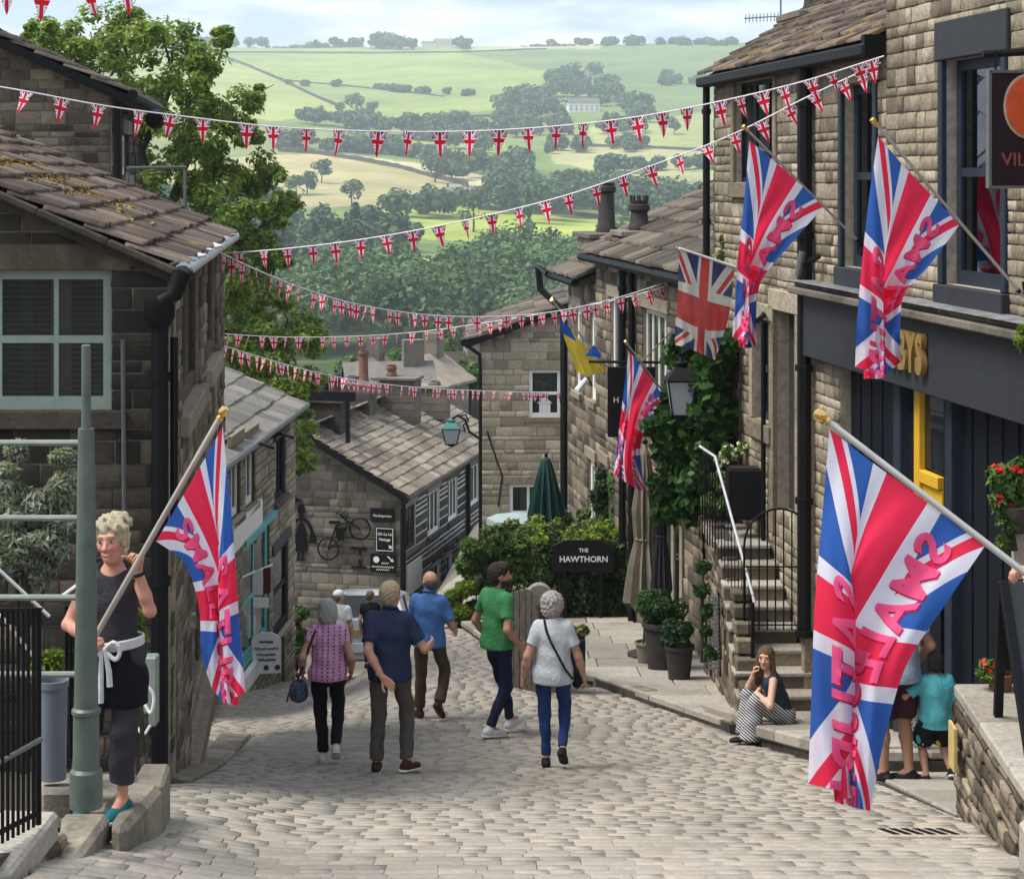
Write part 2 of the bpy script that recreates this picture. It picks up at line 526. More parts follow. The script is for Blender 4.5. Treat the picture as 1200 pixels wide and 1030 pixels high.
plain('umbrella_beige', (.19, .165, .125), .85, .1, var=.15)
plain('parasol_pale', (.26, .33, .32), .7, .2, var=.1)
plain('cord_white', (.72, .72, .70), .7, .2)
plain('blind', (.16, .152, .135), .7, .2)
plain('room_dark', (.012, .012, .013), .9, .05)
plain('curtain_teal', (.012, .05, .058), .9, .05)
plain('net_curtain', (.22, .22, .205), .9, .05)
plain('car_white', (.72, .74, .77), .2, .5, var=.02)
plain('tyre', (.015, .015, .016), .85, .2)
plain('rim_grey', (.35, .36, .38), .3, .5, .6)
plain('lamp_green', (.05, .17, .15), .4, .5, .3, var=.15)
plain('box_yellow', (.48, .35, .13), .6, .2, var=.15)
plain('soil', (.03, .024, .018), .95, .1, var=.3)
plain('metal_aerial', (.25, .25, .26), .4, .5, .5)

def glass_mat(name, tint=(.75, .8, .8), dark=False):
    t = NT(name)
    fr = t.node('ShaderNodeFresnel', IOR=1.5).outputs[0]
    gl = t.node('ShaderNodeBsdfGlossy', Roughness=.03, Color=(.9, .95, 1, 1)).outputs[0]
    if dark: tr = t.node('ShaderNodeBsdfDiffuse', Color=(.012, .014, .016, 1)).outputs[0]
    else: tr = t.node('ShaderNodeBsdfTransparent', Color=(*tint, 1)).outputs[0]
    mx = t.node('ShaderNodeMixShader')
    t.set(mx.inputs[0], t.math('MULTIPLY', fr, 1.0)); t.set(mx.inputs[1], tr); t.set(mx.inputs[2], gl)
    t.t.links.new(mx.outputs[0], t.out.inputs['Surface']); M[name] = t.m; return t.m
glass_mat('glass'); glass_mat('glass_dark', dark=True)
def frosted():
    t = NT('lantern_glass'); d = t.node('ShaderNodeBsdfTranslucent', Color=(.75, .78, .8, 1)).outputs[0]
    e = t.node('ShaderNodeBsdfDiffuse', Color=(.62, .66, .70, 1)).outputs[0]
    mx = t.node('ShaderNodeMixShader'); t.set(mx.inputs[0], .5); t.set(mx.inputs[1], d); t.set(mx.inputs[2], e)
    t.t.links.new(mx.outputs[0], t.out.inputs['Surface']); M['lantern_glass'] = t.m
frosted()

def leaf_mat(name, stops, trans=.35, rough=.55, bs=.9, bv=.25):
    t = NT(name); r = t.rnd()
    c = t.ramp(r, stops)
    big = t.noise(bs, 3)
    c = t.mix(1.0, c, t.ramp(big, [(.3, (1 - bv,) * 3), (.7, (1 + bv, 1 + bv * .95, 1 + bv * .4))]), 'MULTIPLY')
    nd = t.bsdf(c, rough, .25)
    tl = t.node('ShaderNodeBsdfTranslucent'); t.set(tl.inputs['Color'], t.mix(1.0, c, (1.2, 1.35, .7, 1), 'MULTIPLY'))
    mx = t.node('ShaderNodeMixShader'); mx.inputs[0].default_value = trans
    t.t.links.new(nd.outputs[0], mx.inputs[1]); t.t.links.new(tl.outputs[0], mx.inputs[2])
    t.t.links.new(mx.outputs[0], t.out.inputs['Surface']); M[name] = t.m; return t.m
leaf_mat('leaf_ash', [(0, (.075, .14, .026)), (.45, (.14, .22, .042)), (.8, (.23, .29, .065)), (1, (.33, .35, .11))], trans=.5)
leaf_mat('leaf_shrub', [(0, (.03, .075, .018)), (.5, (.066, .135, .03)), (1, (.15, .22, .06))])
leaf_mat('leaf_hedge', [(0, (.014, .034, .013)), (.6, (.03, .062, .019)), (1, (.08, .115, .032))])
leaf_mat('leaf_variegated', [(0, (.05, .09, .03)), (.6, (.13, .17, .06)), (1, (.32, .34, .18))])
leaf_mat('leaf_ivy', [(0, (.012, .04, .012)), (.6, (.03, .085, .02)), (1, (.065, .14, .03))])
leaf_mat('leaf_olive', [(0, (.10, .12, .08)), (.5, (.22, .24, .18)), (1, (.46, .48, .40))])
leaf_mat('leaf_lime', [(0, (.09, .15, .02)), (.6, (.17, .24, .03)), (1, (.30, .36, .07))])
leaf_mat('leaf_box', [(0, (.010, .035, .010)), (.6, (.022, .06, .016)), (1, (.045, .10, .025))])
leaf_mat('leaf_wood', [(0, (.036, .075, .032)), (.5, (.07, .125, .05)), (1, (.125, .19, .075))], trans=.2, rough=.8, bs=.085, bv=.45)
leaf_mat('leaf_far', [(0, (.04, .08, .046)), (.6, (.07, .12, .06)), (1, (.11, .165, .075))], trans=.15, rough=.9, bs=.05, bv=.4)
leaf_mat('moss_mat', [(0, (.10, .07, .02)), (.6, (.22, .15, .04)), (1, (.38, .27, .08))], trans=.1, rough=.9)
leaf_mat('petal_red', [(0, (.45, .012, .01)), (1, (.70, .03, .02))], trans=.3)
leaf_mat('petal_white', [(0, (.6, .58, .5)), (1, (.8, .78, .7))], trans=.3)
leaf_mat('petal_yellow', [(0, (.45, .40, .08)), (1, (.7, .66, .3))], trans=.3)

# ---- cloth
def cloth(name, c, rough=.85, var=.12, scale=14, weave=0):
    t = NT(name)
    cc = t.mix(1.0, c, t.ramp(t.noise(scale, 4), [(.3, (1 - var,) * 3), (.7, (1 + var,) * 3)]), 'MULTIPLY')
    t.bsdf(cc, rough, .15, 0, t.bump(t.math('ADD', t.noise(17, 5, .65, dist=.8), t.math('MULTIPLY', t.noise(150, 2), .12)), .8, .02)); M[name] = t.m; return t.m
cloth('cloth_black', (.010, .010, .012)); cloth('cloth_charcoal', (.040, .038, .045)); cloth('cloth_navy', (.022, .034, .075))
cloth('cloth_blue', (.075, .19, .46)); cloth('cloth_green', (.055, .23, .085)); cloth('cloth_grey', (.47, .50, .52), var=.06)
cloth('cloth_taupe', (.095, .085, .072)); cloth('cloth_brown', (.085, .055, .036)); cloth('cloth_indigo', (.012, .016, .045))
cloth('cloth_jean', (.018, .040, .135)); cloth('cloth_teal', (.085, .37, .42)); cloth('cloth_white', (.70, .71, .74), var=.05)
cloth('cloth_slate', (.035, .042, .062), scale=60, var=.4); cloth('cloth_plum', (.045, .016, .022)); cloth('cloth_paleblue', (.32, .40, .52)); cloth('cloth_apron', (.007, .007, .012))
cloth('shoe_white', (.62, .61, .60), .5); cloth('shoe_black', (.012, .012, .014), .5); cloth('shoe_brown', (.05, .022, .016), .5)
cloth('shoe_teal', (.012, .13, .15), .5); cloth('ribbon', (.60, .61, .63)); cloth('strap_red', (.10, .02, .03), .6)
cloth('sole_white', (.75, .74, .72), .6)
def pattern(name, fn):
    t = NT(name); c = fn(t); t.bsdf(c, .85, .15, 0, t.bump(t.noise(26, 4, .6), .3, .012)); M[name] = t.m
def sep(t, vec=None):
    s = t.n.new('ShaderNodeSeparateXYZ'); t.set(s.inputs[0], vec if vec is not None else t.pos()); return s.outputs
def p_pink(t):
    x = sep(t)
    col_ = t.math('SINE', t.math('MULTIPLY', x[0], 120.0)); row = t.math('SINE', t.math('MULTIPLY', x[2], 190.0))
    a = t.math('MULTIPLY', t.math('GREATER_THAN', col_, .55), t.math('GREATER_THAN', row, -.2))
    b = t.math('GREATER_THAN', t.noise(70, 2), .62)
    c = t.mix(a, (.62, .30, .50, 1), (.16, .05, .14, 1))
    return t.mix(t.math('MULTIPLY', b, .7), c, (.80, .66, .76, 1))
def p_stripe(t):
    uv = t.n.new('ShaderNodeAttribute'); uv.attribute_name = 'stripe'
    s = t.math('FRACT', t.math('MULTIPLY', uv.outputs['Fac'], 62.0))
    return t.mix(t.math('GREATER_THAN', s, .52), (.012, .014, .026, 1), (.52, .52, .53, 1))
def p_leafy(t):
    x = t.noise(34, 3, .6, dist=1.2)
    return t.ramp(x, [(.42, (.05, .05, .055)), (.5, (.36, .36, .36)), (.62, (.62, .62, .6))])
def p_feather(t):
    v = t.n.new('ShaderNodeTexVoronoi'); v.inputs['Scale'].default_value = 13
    mp = t.n.new('ShaderNodeMapping'); mp.inputs['Scale'].default_value = (1, 1, .45); t.set(mp.inputs['Vector'], t.pos()); t.set(v.inputs['Vector'], mp.outputs[0])
    k = t.math('LESS_THAN', v.outputs['Distance'], .28)
    hc = t.ramp(sep(t, v.outputs['Color'])[0], [(.3, (.55, .42, .05)), (.6, (.03, .32, .38)), (.9, (.4, .45, .1))], 'CONSTANT')
    return t.mix(k, (.01, .01, .012, 1), hc)
def p_bag(t):
    return t.ramp(t.noise(30, 3, .6), [(.4, (.02, .02, .04)), (.5, (.05, .14, .22)), (.6, (.12, .04, .14)), (.7, (.25, .30, .36))])
pattern('cloth_pink', p_pink); pattern('cloth_stripe', p_stripe); pattern('cloth_leafy', p_leafy); pattern('cloth_feather', p_feather); pattern('bag_pattern', p_bag)
def skin():
    t = NT('skin'); a = t.n.new('ShaderNodeAttribute'); a.attribute_name = 'Col'
    c = t.mix(1.0, a.outputs['Color'], t.ramp(t.noise(24, 4), [(.3, (.88, .86, .86)), (.7, (1.1, 1.08, 1.06))]), 'MULTIPLY')
    t.bsdf(c, .5, .3, 0, t.bump(t.noise(140, 2), .06, .004), Subsurface_Weight=.08, Subsurface_Scale=.01); M['skin'] = t.m
skin()
def hair(name, a, b):
    t = NT(name)
    mp = t.n.new('ShaderNodeMapping'); mp.inputs['Scale'].default_value = (90, 90, 16); t.set(mp.inputs['Vector'], t.pos())
    n = t.noise(1.0, 6, .7, mp.outputs[0], 1.2)
    t.bsdf(t.ramp(n, [(.32, a), (.66, b)]), .5, .3, 0, t.bump(n, 1.0, .02)); M[name] = t.m
hair('hair_silver', (.30, .29, .27), (.62, .60, .57)); hair('hair_curl', (.20, .18, .165), (.60, .56, .52)); hair('hair_sandy', (.30, .21, .12), (.62, .50, .34))
hair('hair_dark', (.012, .008, .006), (.055, .032, .022)); hair('hair_brown', (.05, .026, .014), (.22, .13, .065)); hair('hair_greybrown', (.06, .048, .04), (.19, .16, .13))
hair('hair_black', (.006, .005, .005), (.03, .024, .02)); hair('hair_blonde', (.33, .26, .13), (.75, .68, .50)); hair('hair_ginger', (.18, .07, .03), (.4, .2, .1))

# ---- union flag as flat print on cloth, in the flag's own UV
def union_jack(name, trans=.5, red=(.84, .035, .095), blue=(.04, .13, .46), white=(.78, .77, .88), W=50.0, faded=0.0, cw=3.4):
    t = NT(name); uv = t.n.new('ShaderNodeUVMap'); s = sep(t, uv.outputs[0])
    x = t.math('MULTIPLY', t.math('SUBTRACT', s[0], .5), W); y = t.math('MULTIPLY', t.math('SUBTRACT', s[1], .5), 30.0)
    L = math.hypot(W, 30.0); sn, cs = 30.0 / L, W / L
    d1 = t.math('SUBTRACT', t.math('MULTIPLY', x, sn), t.math('MULTIPLY', y, cs))
    d2 = t.math('ADD', t.math('MULTIPLY', x, sn), t.math('MULTIPLY', y, cs))
    lt = lambda a, b: t.math('LESS_THAN', a, b)
    ab = lambda a: t.math('ABSOLUTE', a)
    mx = lambda a, b: t.math('MAXIMUM', a, b)
    wd = mx(lt(ab(d1), 3.0), lt(ab(d2), 3.0))
    sg = t.math('SIGN', x)
    q1 = t.math('ADD', t.math('MULTIPLY', d1, sg), 0.0); q2 = t.math('MULTIPLY', d2, sg)
    r1 = lt(ab(t.math('SUBTRACT', q1, 1.0)), 1.0); r2 = lt(ab(t.math('ADD', q2, -1.0)), 1.0)
    rd = mx(r1, r2)
    wc = mx(lt(ab(x), 1.9 * cw), lt(ab(y), 1.9 * cw)); rc = mx(lt(ab(x), 1.15 * cw), lt(ab(y), 1.15 * cw))
    c = t.mix(wd, (*blue, 1), (*white, 1)); c = t.mix(rd, c, (*red, 1)); c = t.mix(wc, c, (*white, 1)); c = t.mix(rc, c, (*red, 1))
    if faded: c = t.mix(t.ramp(t.noise(4, 5), [(.35, (0, 0, 0)), (.75, (faded,) * 3)]), c, (.35, .33, .31, 1))
    nd = t.bsdf(c, .75, .15, 0, t.bump(t.noise(14, 4), .25, .02))
    tl = t.node('ShaderNodeBsdfTranslucent'); t.set(tl.inputs['Color'], c)
    ms = t.node('ShaderNodeMixShader'); ms.inputs[0].default_value = trans
    t.t.links.new(nd.outputs[0], ms.inputs[1]); t.t.links.new(tl.outputs[0], ms.inputs[2]); t.t.links.new(ms.outputs[0], t.out.inputs['Surface'])
    M[name] = t.m
union_jack('flag_print'); union_jack('flag_old', red=(.50, .05, .045), blue=(.03, .045, .13), white=(.62, .60, .57), faded=.22)
union_jack('pennant_print', W=30.0, cw=2.6, blue=(.012, .012, .05), red=(.62, .015, .03), trans=.3)
def thin_cloth(name, c, trans=.35):
    t = NT(name); nd = t.bsdf(c, .75, .15, 0, t.bump(t.noise(14, 4), .25, .02)); tl = t.node('ShaderNodeBsdfTranslucent', Color=(*c, 1))
    ms = t.node('ShaderNodeMixShader'); ms.inputs[0].default_value = trans
    t.t.links.new(nd.outputs[0], ms.inputs[1]); t.t.links.new(tl.outputs[0], ms.inputs[2]); t.t.links.new(ms.outputs[0], t.out.inputs['Surface']); M[name] = t.m
thin_cloth('flag_blue', (.02, .09, .40)); thin_cloth('flag_yellow', (.62, .48, .06)); thin_cloth('print_pink', (.92, .12, .30)); thin_cloth('print_crimson', (.62, .015, .09))
# ================================================================== vegetation helpers
def leaf_quads(Pn, Nn, size, aspect=.5, rng=RNG, diamond=True):
    n = len(Pn)
    Nn = Nn / np.maximum(np.linalg.norm(Nn, axis=1, keepdims=True), 1e-6)
    r = rng.normal(size=(n, 3)); a = np.cross(Nn, r); a /= np.maximum(np.linalg.norm(a, axis=1, keepdims=True), 1e-6)
    b = np.cross(Nn, a); s = np.broadcast_to(np.asarray(size, dtype=float).reshape(-1, 1), (n, 1))
    if diamond:
        c = [Pn - a * s, Pn - b * s * aspect + a * s * .1, Pn + a * s, Pn + b * s * aspect + a * s * .1]
    else:
        c = [Pn - a * s - b * s * aspect, Pn + a * s - b * s * aspect, Pn + a * s + b * s * aspect, Pn - a * s + b * s * aspect]
    V = np.stack(c, axis=1).reshape(-1, 3)
    return V, np.arange(4 * n, dtype=np.int32).reshape(n, 4)
def rand_dirs(n, rng=RNG):
    v = rng.normal(size=(n, 3)); return v / np.linalg.norm(v, axis=1, keepdims=True)
def clump_leaves(clumps, per, size, rng=RNG, up=.5, jit=.7, fill=.55, aspect=.5):
    """clumps: (x,y,z,rx,ry,rz); leaves spread through the outer part of each clump"""
    C = np.array(clumps, dtype=float); n = len(C)
    idx = np.repeat(np.arange(n), per) if np.isscalar(per) else np.repeat(np.arange(n), per)
    d = rand_dirs(len(idx), rng); rad = rng.uniform(fill, 1.0, len(idx))[:, None] ** .6
    Pn = C[idx, :3] + d * rad * C[idx, 3:6]
    Nn = d + rng.normal(size=d.shape) * jit + np.array([0, 0, up])
    return leaf_quads(Pn, Nn, rng.uniform(.65, 1.3, len(idx)) * size, aspect, rng)
def foliage(name, parts, mat, parent=None):
    Vs, Fs, o = [], [], 0
    for V, Fq in parts: Vs.append(V); Fs.append(Fq + o); o += len(V)
    return obj(name, np_mesh(name, np.vstack(Vs), np.vstack(Fs), [mat]), parent)

# ================================================================== ground, far hills
def in_poly(px, py, poly):
    inside = np.zeros(px.shape, dtype=bool); n = len(poly)
    for i in range(n):
        x0, y0 = poly[i]; x1, y1 = poly[(i + 1) % n]
        if y0 == y1: continue
        c = ((y0 > py) != (y1 > py)) & (px < (x1 - x0) * (py - y0) / (y1 - y0) + x0)
        inside ^= c
    return inside
FIELDS = [  # outline on the photo (the terrain gives the distance), grass colour
    ([(-300, 285), (1500, 285), (1500, 900), (-300, 900)], (0.108, 0.155, 0.049)),
    ([(150, 62), (255, 65), (330, 95), (402, 128), (330, 142), (150, 135)], (0.269, 0.312, 0.098)),
    ([(258, 65), (540, 62), (640, 84), (690, 118), (600, 128), (470, 141), (404, 128)], (0.239, 0.294, 0.088)),
    ([(340, 98), (600, 104), (610, 116), (420, 126), (402, 122)], (0.217, 0.262, 0.082)),
    ([(540, 62), (1000, 54), (1000, 132), (760, 136), (700, 118), (642, 84)], (0.144, 0.194, 0.072)),
    ([(550, 50), (705, 49), (705, 57), (552, 60)], (0.387, 0.350, 0.201)),
    ([(240, 56), (540, 54), (540, 62), (240, 63)], (0.245, 0.274, 0.112)),
    ([(150, 150), (330, 150), (500, 146), (700, 148), (700, 165), (480, 166), (330, 180), (150, 185)], (0.203, 0.238, 0.084)),
    ([(470, 166), (585, 166), (600, 180), (560, 187), (470, 181)], (0.276, 0.325, 0.105)),
    ([(150, 190), (372, 180), (470, 199), (545, 217), (585, 232), (480, 243), (150, 243)], (0.352, 0.308, 0.154)),
    ([(372, 178), (480, 190), (590, 206), (590, 226), (545, 216), (470, 198)], (0.434, 0.387, 0.239)),
    ([(690, 150), (860, 128), (860, 172), (700, 174)], (0.290, 0.312, 0.119)),
    ([(640, 174), (880, 174), (880, 196), (740, 206), (650, 192)], (0.340, 0.331, 0.162)),
    ([(700, 206), (880, 198), (880, 222), (720, 222)], (0.304, 0.314, 0.154)),
    ([(430, 243), (600, 243), (700, 256), (705, 277), (590, 287), (520, 281), (430, 274)], (0.290, 0.350, 0.070)),
    ([(300, 300), (430, 290), (520, 300), (500, 330), (380, 340)], (0.245, 0.312, 0.070)),
]
def build_ground():
    pys = np.arange(424, 40, -1.0)
    # depth of each photo row on the far hillside along the centre line
    Yt = np.geomspace(385, 2700, 6000); pt = HY - F * gz(0 * Yt, Yt) / Yt
    rows = []
    last = 385.0
    for py in pys:
        w = np.where(pt <= py)[0]
        if len(w) and Yt[w[0]] > last: last = Yt[w[0]]; rows.append(last)
    Ys = np.concatenate([np.arange(-40, 66, 1.5), np.geomspace(68, 383, 40), np.array(rows), np.array([2720, 2760, 2850, 3000, 3300])])
    T = np.linspace(-1, 1, 430)
    Yg, Tg = np.meshgrid(Ys, T, indexing='ij')
    Xg = Tg * (46 + .37 * np.maximum(Yg, 0))
    Zg = gz(Xg, Yg) - np.where(Yg < 70, .10, 0.0)
    nr, nc = Yg.shape
    V = np.stack([Xg, Yg, Zg], -1).reshape(-1, 3)
    I = np.arange(nr * nc).reshape(nr, nc)
    Fq = np.stack([I[:-1, :-1], I[:-1, 1:], I[1:, 1:], I[1:, :-1]], -1).reshape(-1, 4)
    me = np_mesh('ground', V, Fq, [], True)
    Yc = np.maximum(V[:, 1], 5); px = CX + F * V[:, 0] / Yc; py = HY - F * V[:, 2] / Yc
    c = np.tile(np.array([.15, .21, .065]), (len(V), 1))
    c[V[:, 1] < 385] = (.05, .075, .025); c[V[:, 1] < 70] = (.11, .10, .085)
    far = V[:, 1] >= 385
    wob = 3 * np.sin(px * .05 + py * .13) + 2 * np.sin(px * .17 + 1)
    for poly, colr in FIELDS:
        ins = in_poly(px, py + .35 * wob * .5, poly) & far
        c[ins] = colr
    c4 = np.hstack([c, np.ones((len(V), 1))]).astype(np.float32)
    at = me.color_attributes.new('field', 'FLOAT_COLOR', 'POINT'); at.data.foreach_set('color', c4.ravel())
    t = NT('grassland'); a = t.n.new('ShaderNodeAttribute'); a.attribute_name = 'field'
    n1 = t.noise(.012, 6, .65); n2 = t.noise(.11, 5, .6)
    cc = t.mix(1.0, a.outputs['Color'], t.ramp(n1, [(.3, (.72, .76, .72)), (.7, (1.24, 1.2, 1.2))]), 'MULTIPLY')
    cc = t.mix(1.0, cc, t.ramp(n2, [(.3, (.84, .86, .84)), (.7, (1.14, 1.12, 1.1))]), 'MULTIPLY')
    t.bsdf(cc, .95, .1)
    me.materials.append(t.m)
    tag(obj('ground', me), 'green valley and hillside of walled pasture and hay fields', 'hillside', kind='structure')
build_ground()

# ---- woods and trees on the far side
def crown_mass(trees, leaf, per, rng):
    """trees: (x,y,z,height,radius,conical) -> leaves of all their crowns"""
    T = np.array(trees, dtype=float); cl = []; nn = []
    for x, y, z, h, r, con in T:
        k = 9
        for i in range(k):
            if con:
                f = rng.uniform(.12, 1); q = rng.uniform(0, 6.28); rr = r * (1 - f) * .8
                cl.append((x + rr * math.cos(q), y + rr * math.sin(q), z + h * f * .92, r * .32 * (1.2 - f), r * .32 * (1.2 - f), h * .12))
            else:
                q = rng.uniform(0, 6.28); f = rng.uniform(-.55, .75); rr = r * .62 * math.sqrt(max(0, 1 - f * f)) * rng.uniform(.5, 1)
                s = r * rng.uniform(.36, .55)
                cl.append((x + rr * math.cos(q), y + rr * math.sin(q), z + h * .56 + f * h * .34, s, s, s * .8))
    return clump_leaves(cl, per, leaf, rng, up=.55, jit=.45, fill=.7, aspect=.75)
def scatter_px(poly, n, rng, grid=None):
    xs = [p[0] for p in poly]; ys = [p[1] for p in poly]; out = []
    while len(out) < n:
        x = rng.uniform(min(xs), max(xs)); y = rng.uniform(min(ys), max(ys))
        if in_poly(np.array([x]), np.array([y]), poly)[0]: out.append((x, y))
    return out
def build_woods():
    rng = np.random.default_rng(5)
    def trees_in(poly, n, h, r, con=.08):
        res = []
        for x, y in scatter_px(poly, n, rng):
            g = GF(x, y); k = rng.uniform(.75, 1.3)
            res.append((g.x, g.y, g.z, h * k, r * k, rng.uniform() < con))
        return res
    def wood(name, label, polys, leaf, per, mat):
        t = []
        for p, n, h, r, con in polys: t += trees_in(p, n, h, r, con)
        o = foliage(name, [crown_mass(t, leaf, per, rng)], M[mat])
        tag(o, label, 'woodland', kind='stuff')
    wood('valley_woodland', 'dense green wood filling the valley bottom beyond the village roofs',
         [([(230, 420), (230, 378), (330, 372), (450, 362), (520, 350), (620, 342), (760, 342), (860, 350), (860, 420)], 135, 16, 8.5, .05),
          ([(520, 345), (600, 325), (760, 322), (760, 350), (520, 362)], 40, 15, 8, 0)], .72, 60, 'leaf_wood')
    wood('middle_woodland', 'blue-green belt of trees across the middle of the far hillside',
         [([(560, 252), (560, 236), (600, 224), (680, 228), (840, 238), (840, 262), (720, 262), (690, 250)], 80, 13, 7.5, .06),
          ([(600, 250), (620, 262), (690, 262), (690, 250)], 8, 15, 7, 0),
          ([(350, 345), (380, 300), (440, 285), (480, 300), (440, 340)], 34, 15, 6, .25),
          ([(455, 262), (465, 252), (540, 248), (560, 256)], 9, 11, 6, .1),
          ([(150, 300), (150, 240), (350, 262), (360, 330), (250, 340)], 60, 15, 8, .05)], 1.25, 34, 'leaf_far')
    wood('upper_woodland', 'dark blue hillside copses around the white farm on the slope',
         [([(585, 145), (590, 122), (640, 116), (655, 132), (650, 146)], 26, 15, 10, 0),
          ([(640, 118), (640, 90), (690, 84), (720, 100), (735, 128), (740, 142), (690, 118)], 34, 13, 10, 0),
          ([(735, 145), (738, 130), (755, 128), (760, 145)], 7, 14, 9, 0),
          ([(340, 152), (340, 138), (480, 148), (640, 150), (760, 152), (760, 160), (480, 164)], 58, 11, 7, .08),
          ([(470, 162), (480, 156), (560, 158), (580, 178), (560, 182)], 22, 13, 8, .1),
          ([(520, 212), (480, 200), (540, 200), (620, 200), (620, 216)], 26, 12, 7, .05),
          ([(640, 182), (640, 172), (760, 170), (760, 178)], 16, 9, 6, 0), ([(440, 108), (440, 106), (560, 112), (560, 114)], 9, 6, 5, 0), ([(330, 100), (330, 98), (470, 106), (470, 108)], 8, 5, 5, 0),
          ([(700, 206), (700, 202), (840, 196), (840, 200)], 16, 9, 6, 0), ([(480, 186), (480, 184), (590, 202), (590, 205)], 14, 8, 6, 0), ([(330, 176), (330, 170), (470, 178), (470, 184)], 22, 9, 7, .1), ([(760, 100), (760, 90), (860, 90), (860, 104)], 10, 7, 8, 0)], 1.9, 20, 'leaf_far')
    wood('skyline_trees', 'row of small dark trees and bushes along the hill crest',
         [([(185, 56), (185, 54), (410, 54), (410, 56)], 44, 11, 9, .12), ([(355, 56), (360, 54), (420, 54), (420, 56)], 16, 15, 9, .4),
          ([(440, 60), (440, 56), (486, 56), (486, 60)], 15, 17, 11, 0), ([(530, 58), (530, 56), (552, 56), (552, 58)], 6, 13, 8, .3),
          ([(612, 54), (612, 52), (755, 52), (755, 54)], 26, 9, 9, .05), ([(760, 54), (760, 52), (860, 52), (860, 54)], 12, 7, 9, 0)], 2.4, 22, 'leaf_far')
    # trees that stand alone and can be told apart
    lone = [(377, 215, 13, 'lone round tree in the middle of the pale hay field'), (510, 214, 17, 'pale-topped round tree beside the wall of the hay field'),
            (418, 137, 21, 'largest dark tree below the long field wall'), (438, 137, 13, 'smaller dark tree just right of the largest hillside tree'),
            (646, 49.5, 19, 'big lone tree standing out on the hill crest'), (398, 133, 9, 'small bush at the lower end of the long field wall'),
            (412, 243, 13, 'small tree at the lower edge of the hay field'), (360, 228, 12, 'left of two trees on the hay field edge'),
            (347, 229, 12, 'leftmost tree on the hay field edge'), (790, 158, 14, 'lone tree in the right hand pasture'), (705, 49.5, 14, 'pointed tree on the crest right of the biggest one'),
            (555, 272, 17, 'dark round tree in the bright lower meadow'), (619, 283, 21, 'pointed dark conifer at the right of the bright meadow')]
    for px, py, h, lab in lone:
        g = GF(px, py); con = 'conifer' in lab or 'pointed' in lab; r = h * (.3 if con else .48)
        t = thing('hillside_tree', g, lab, 'tree', 'trees standing alone on the far hillside')
        k = max(.5, g.y / 1500)
        cr = foliage('crown', [crown_mass([(g.x, g.y, g.z, h, r, con)], .9 * k + .25, 46, rng)], M['leaf_far'], t)
        mb = MB().tube([g - Vector((0, 0, .4)), g + Vector((.1, 0, h * .35)), g + Vector((0, 0, h * .7))], [h * .03, h * .022, h * .01], 6); mb.build('trunk', M['bark'], t)
build_woods()

# ---- dry stone walls and farms far off
def field_wall(path, label, w=1.0, h=1.7):
    pts = []
    for (x0, y0), (x1, y1) in zip(path[:-1], path[1:]):
        for k in range(8): pts.append((x0 + (x1 - x0) * k / 8, y0 + (y1 - y0) * k / 8))
    pts.append(path[-1]); g = [GF(*p) for p in pts]
    mb = MB(); vs = []; fs = []
    for i, p in enumerate(g):
        t = (g[min(i + 1, len(g) - 1)] - g[max(i - 1, 0)]); t.z = 0
        t = t.normalized() if t.length > 0 else Vector((1, 0, 0)); s = Vector((-t.y, t.x, 0)); hh = h * random.uniform(.85, 1.15)
        vs += [p - s * w * .5 - Vector((0, 0, .5)), p - s * w * .32 + Vector((0, 0, hh)), p + s * w * .32 + Vector((0, 0, hh)), p + s * w * .5 - Vector((0, 0, .5))]
    for i in range(len(g) - 1):
        for k in range(3): fs.append((i * 4 + k, i * 4 + k + 1, i * 4 + 5 + k, i * 4 + 4 + k))
    fs.append((0, 1, 2, 3)); n = 4 * (len(g) - 1); fs.append((n + 3, n + 2, n + 1, n))
    mb.add(vs, fs); tag(mb.build('field_wall', M['stone_black']), label, 'stone wall', 'dry stone walls on the far hillside')
field_wall([(256, 65), (290, 78), (330, 95), (365, 112), (402, 128)], 'long dark field wall running diagonally down the upper pasture', 1.6, 2.6)
field_wall([(205, 63), (300, 62), (420, 63), (540, 62), (640, 58)], 'dark wall line just under the hill crest', 1.5, 1.8)
field_wall([(326, 178), (372, 181), (430, 190), (470, 198), (510, 209), (548, 218)], 'field wall along the top of the hay field', 1.2, 2.4)
field_wall([(345, 96), (400, 101), (460, 107), (520, 114)], 'faint field wall across the upper pasture', 1.0, 1.5)
field_wall([(480, 140), (540, 138), (600, 137)], 'short field wall left of the white farm', 1.0, 2.0)
field_wall([(690, 172), (760, 174), (835, 178)], 'field wall between the right hand pastures', 1.0, 1.8)
field_wall([(560, 246), (640, 250), (700, 256)], 'wall along the upper edge of the bright meadow', 1.0, 2.0)
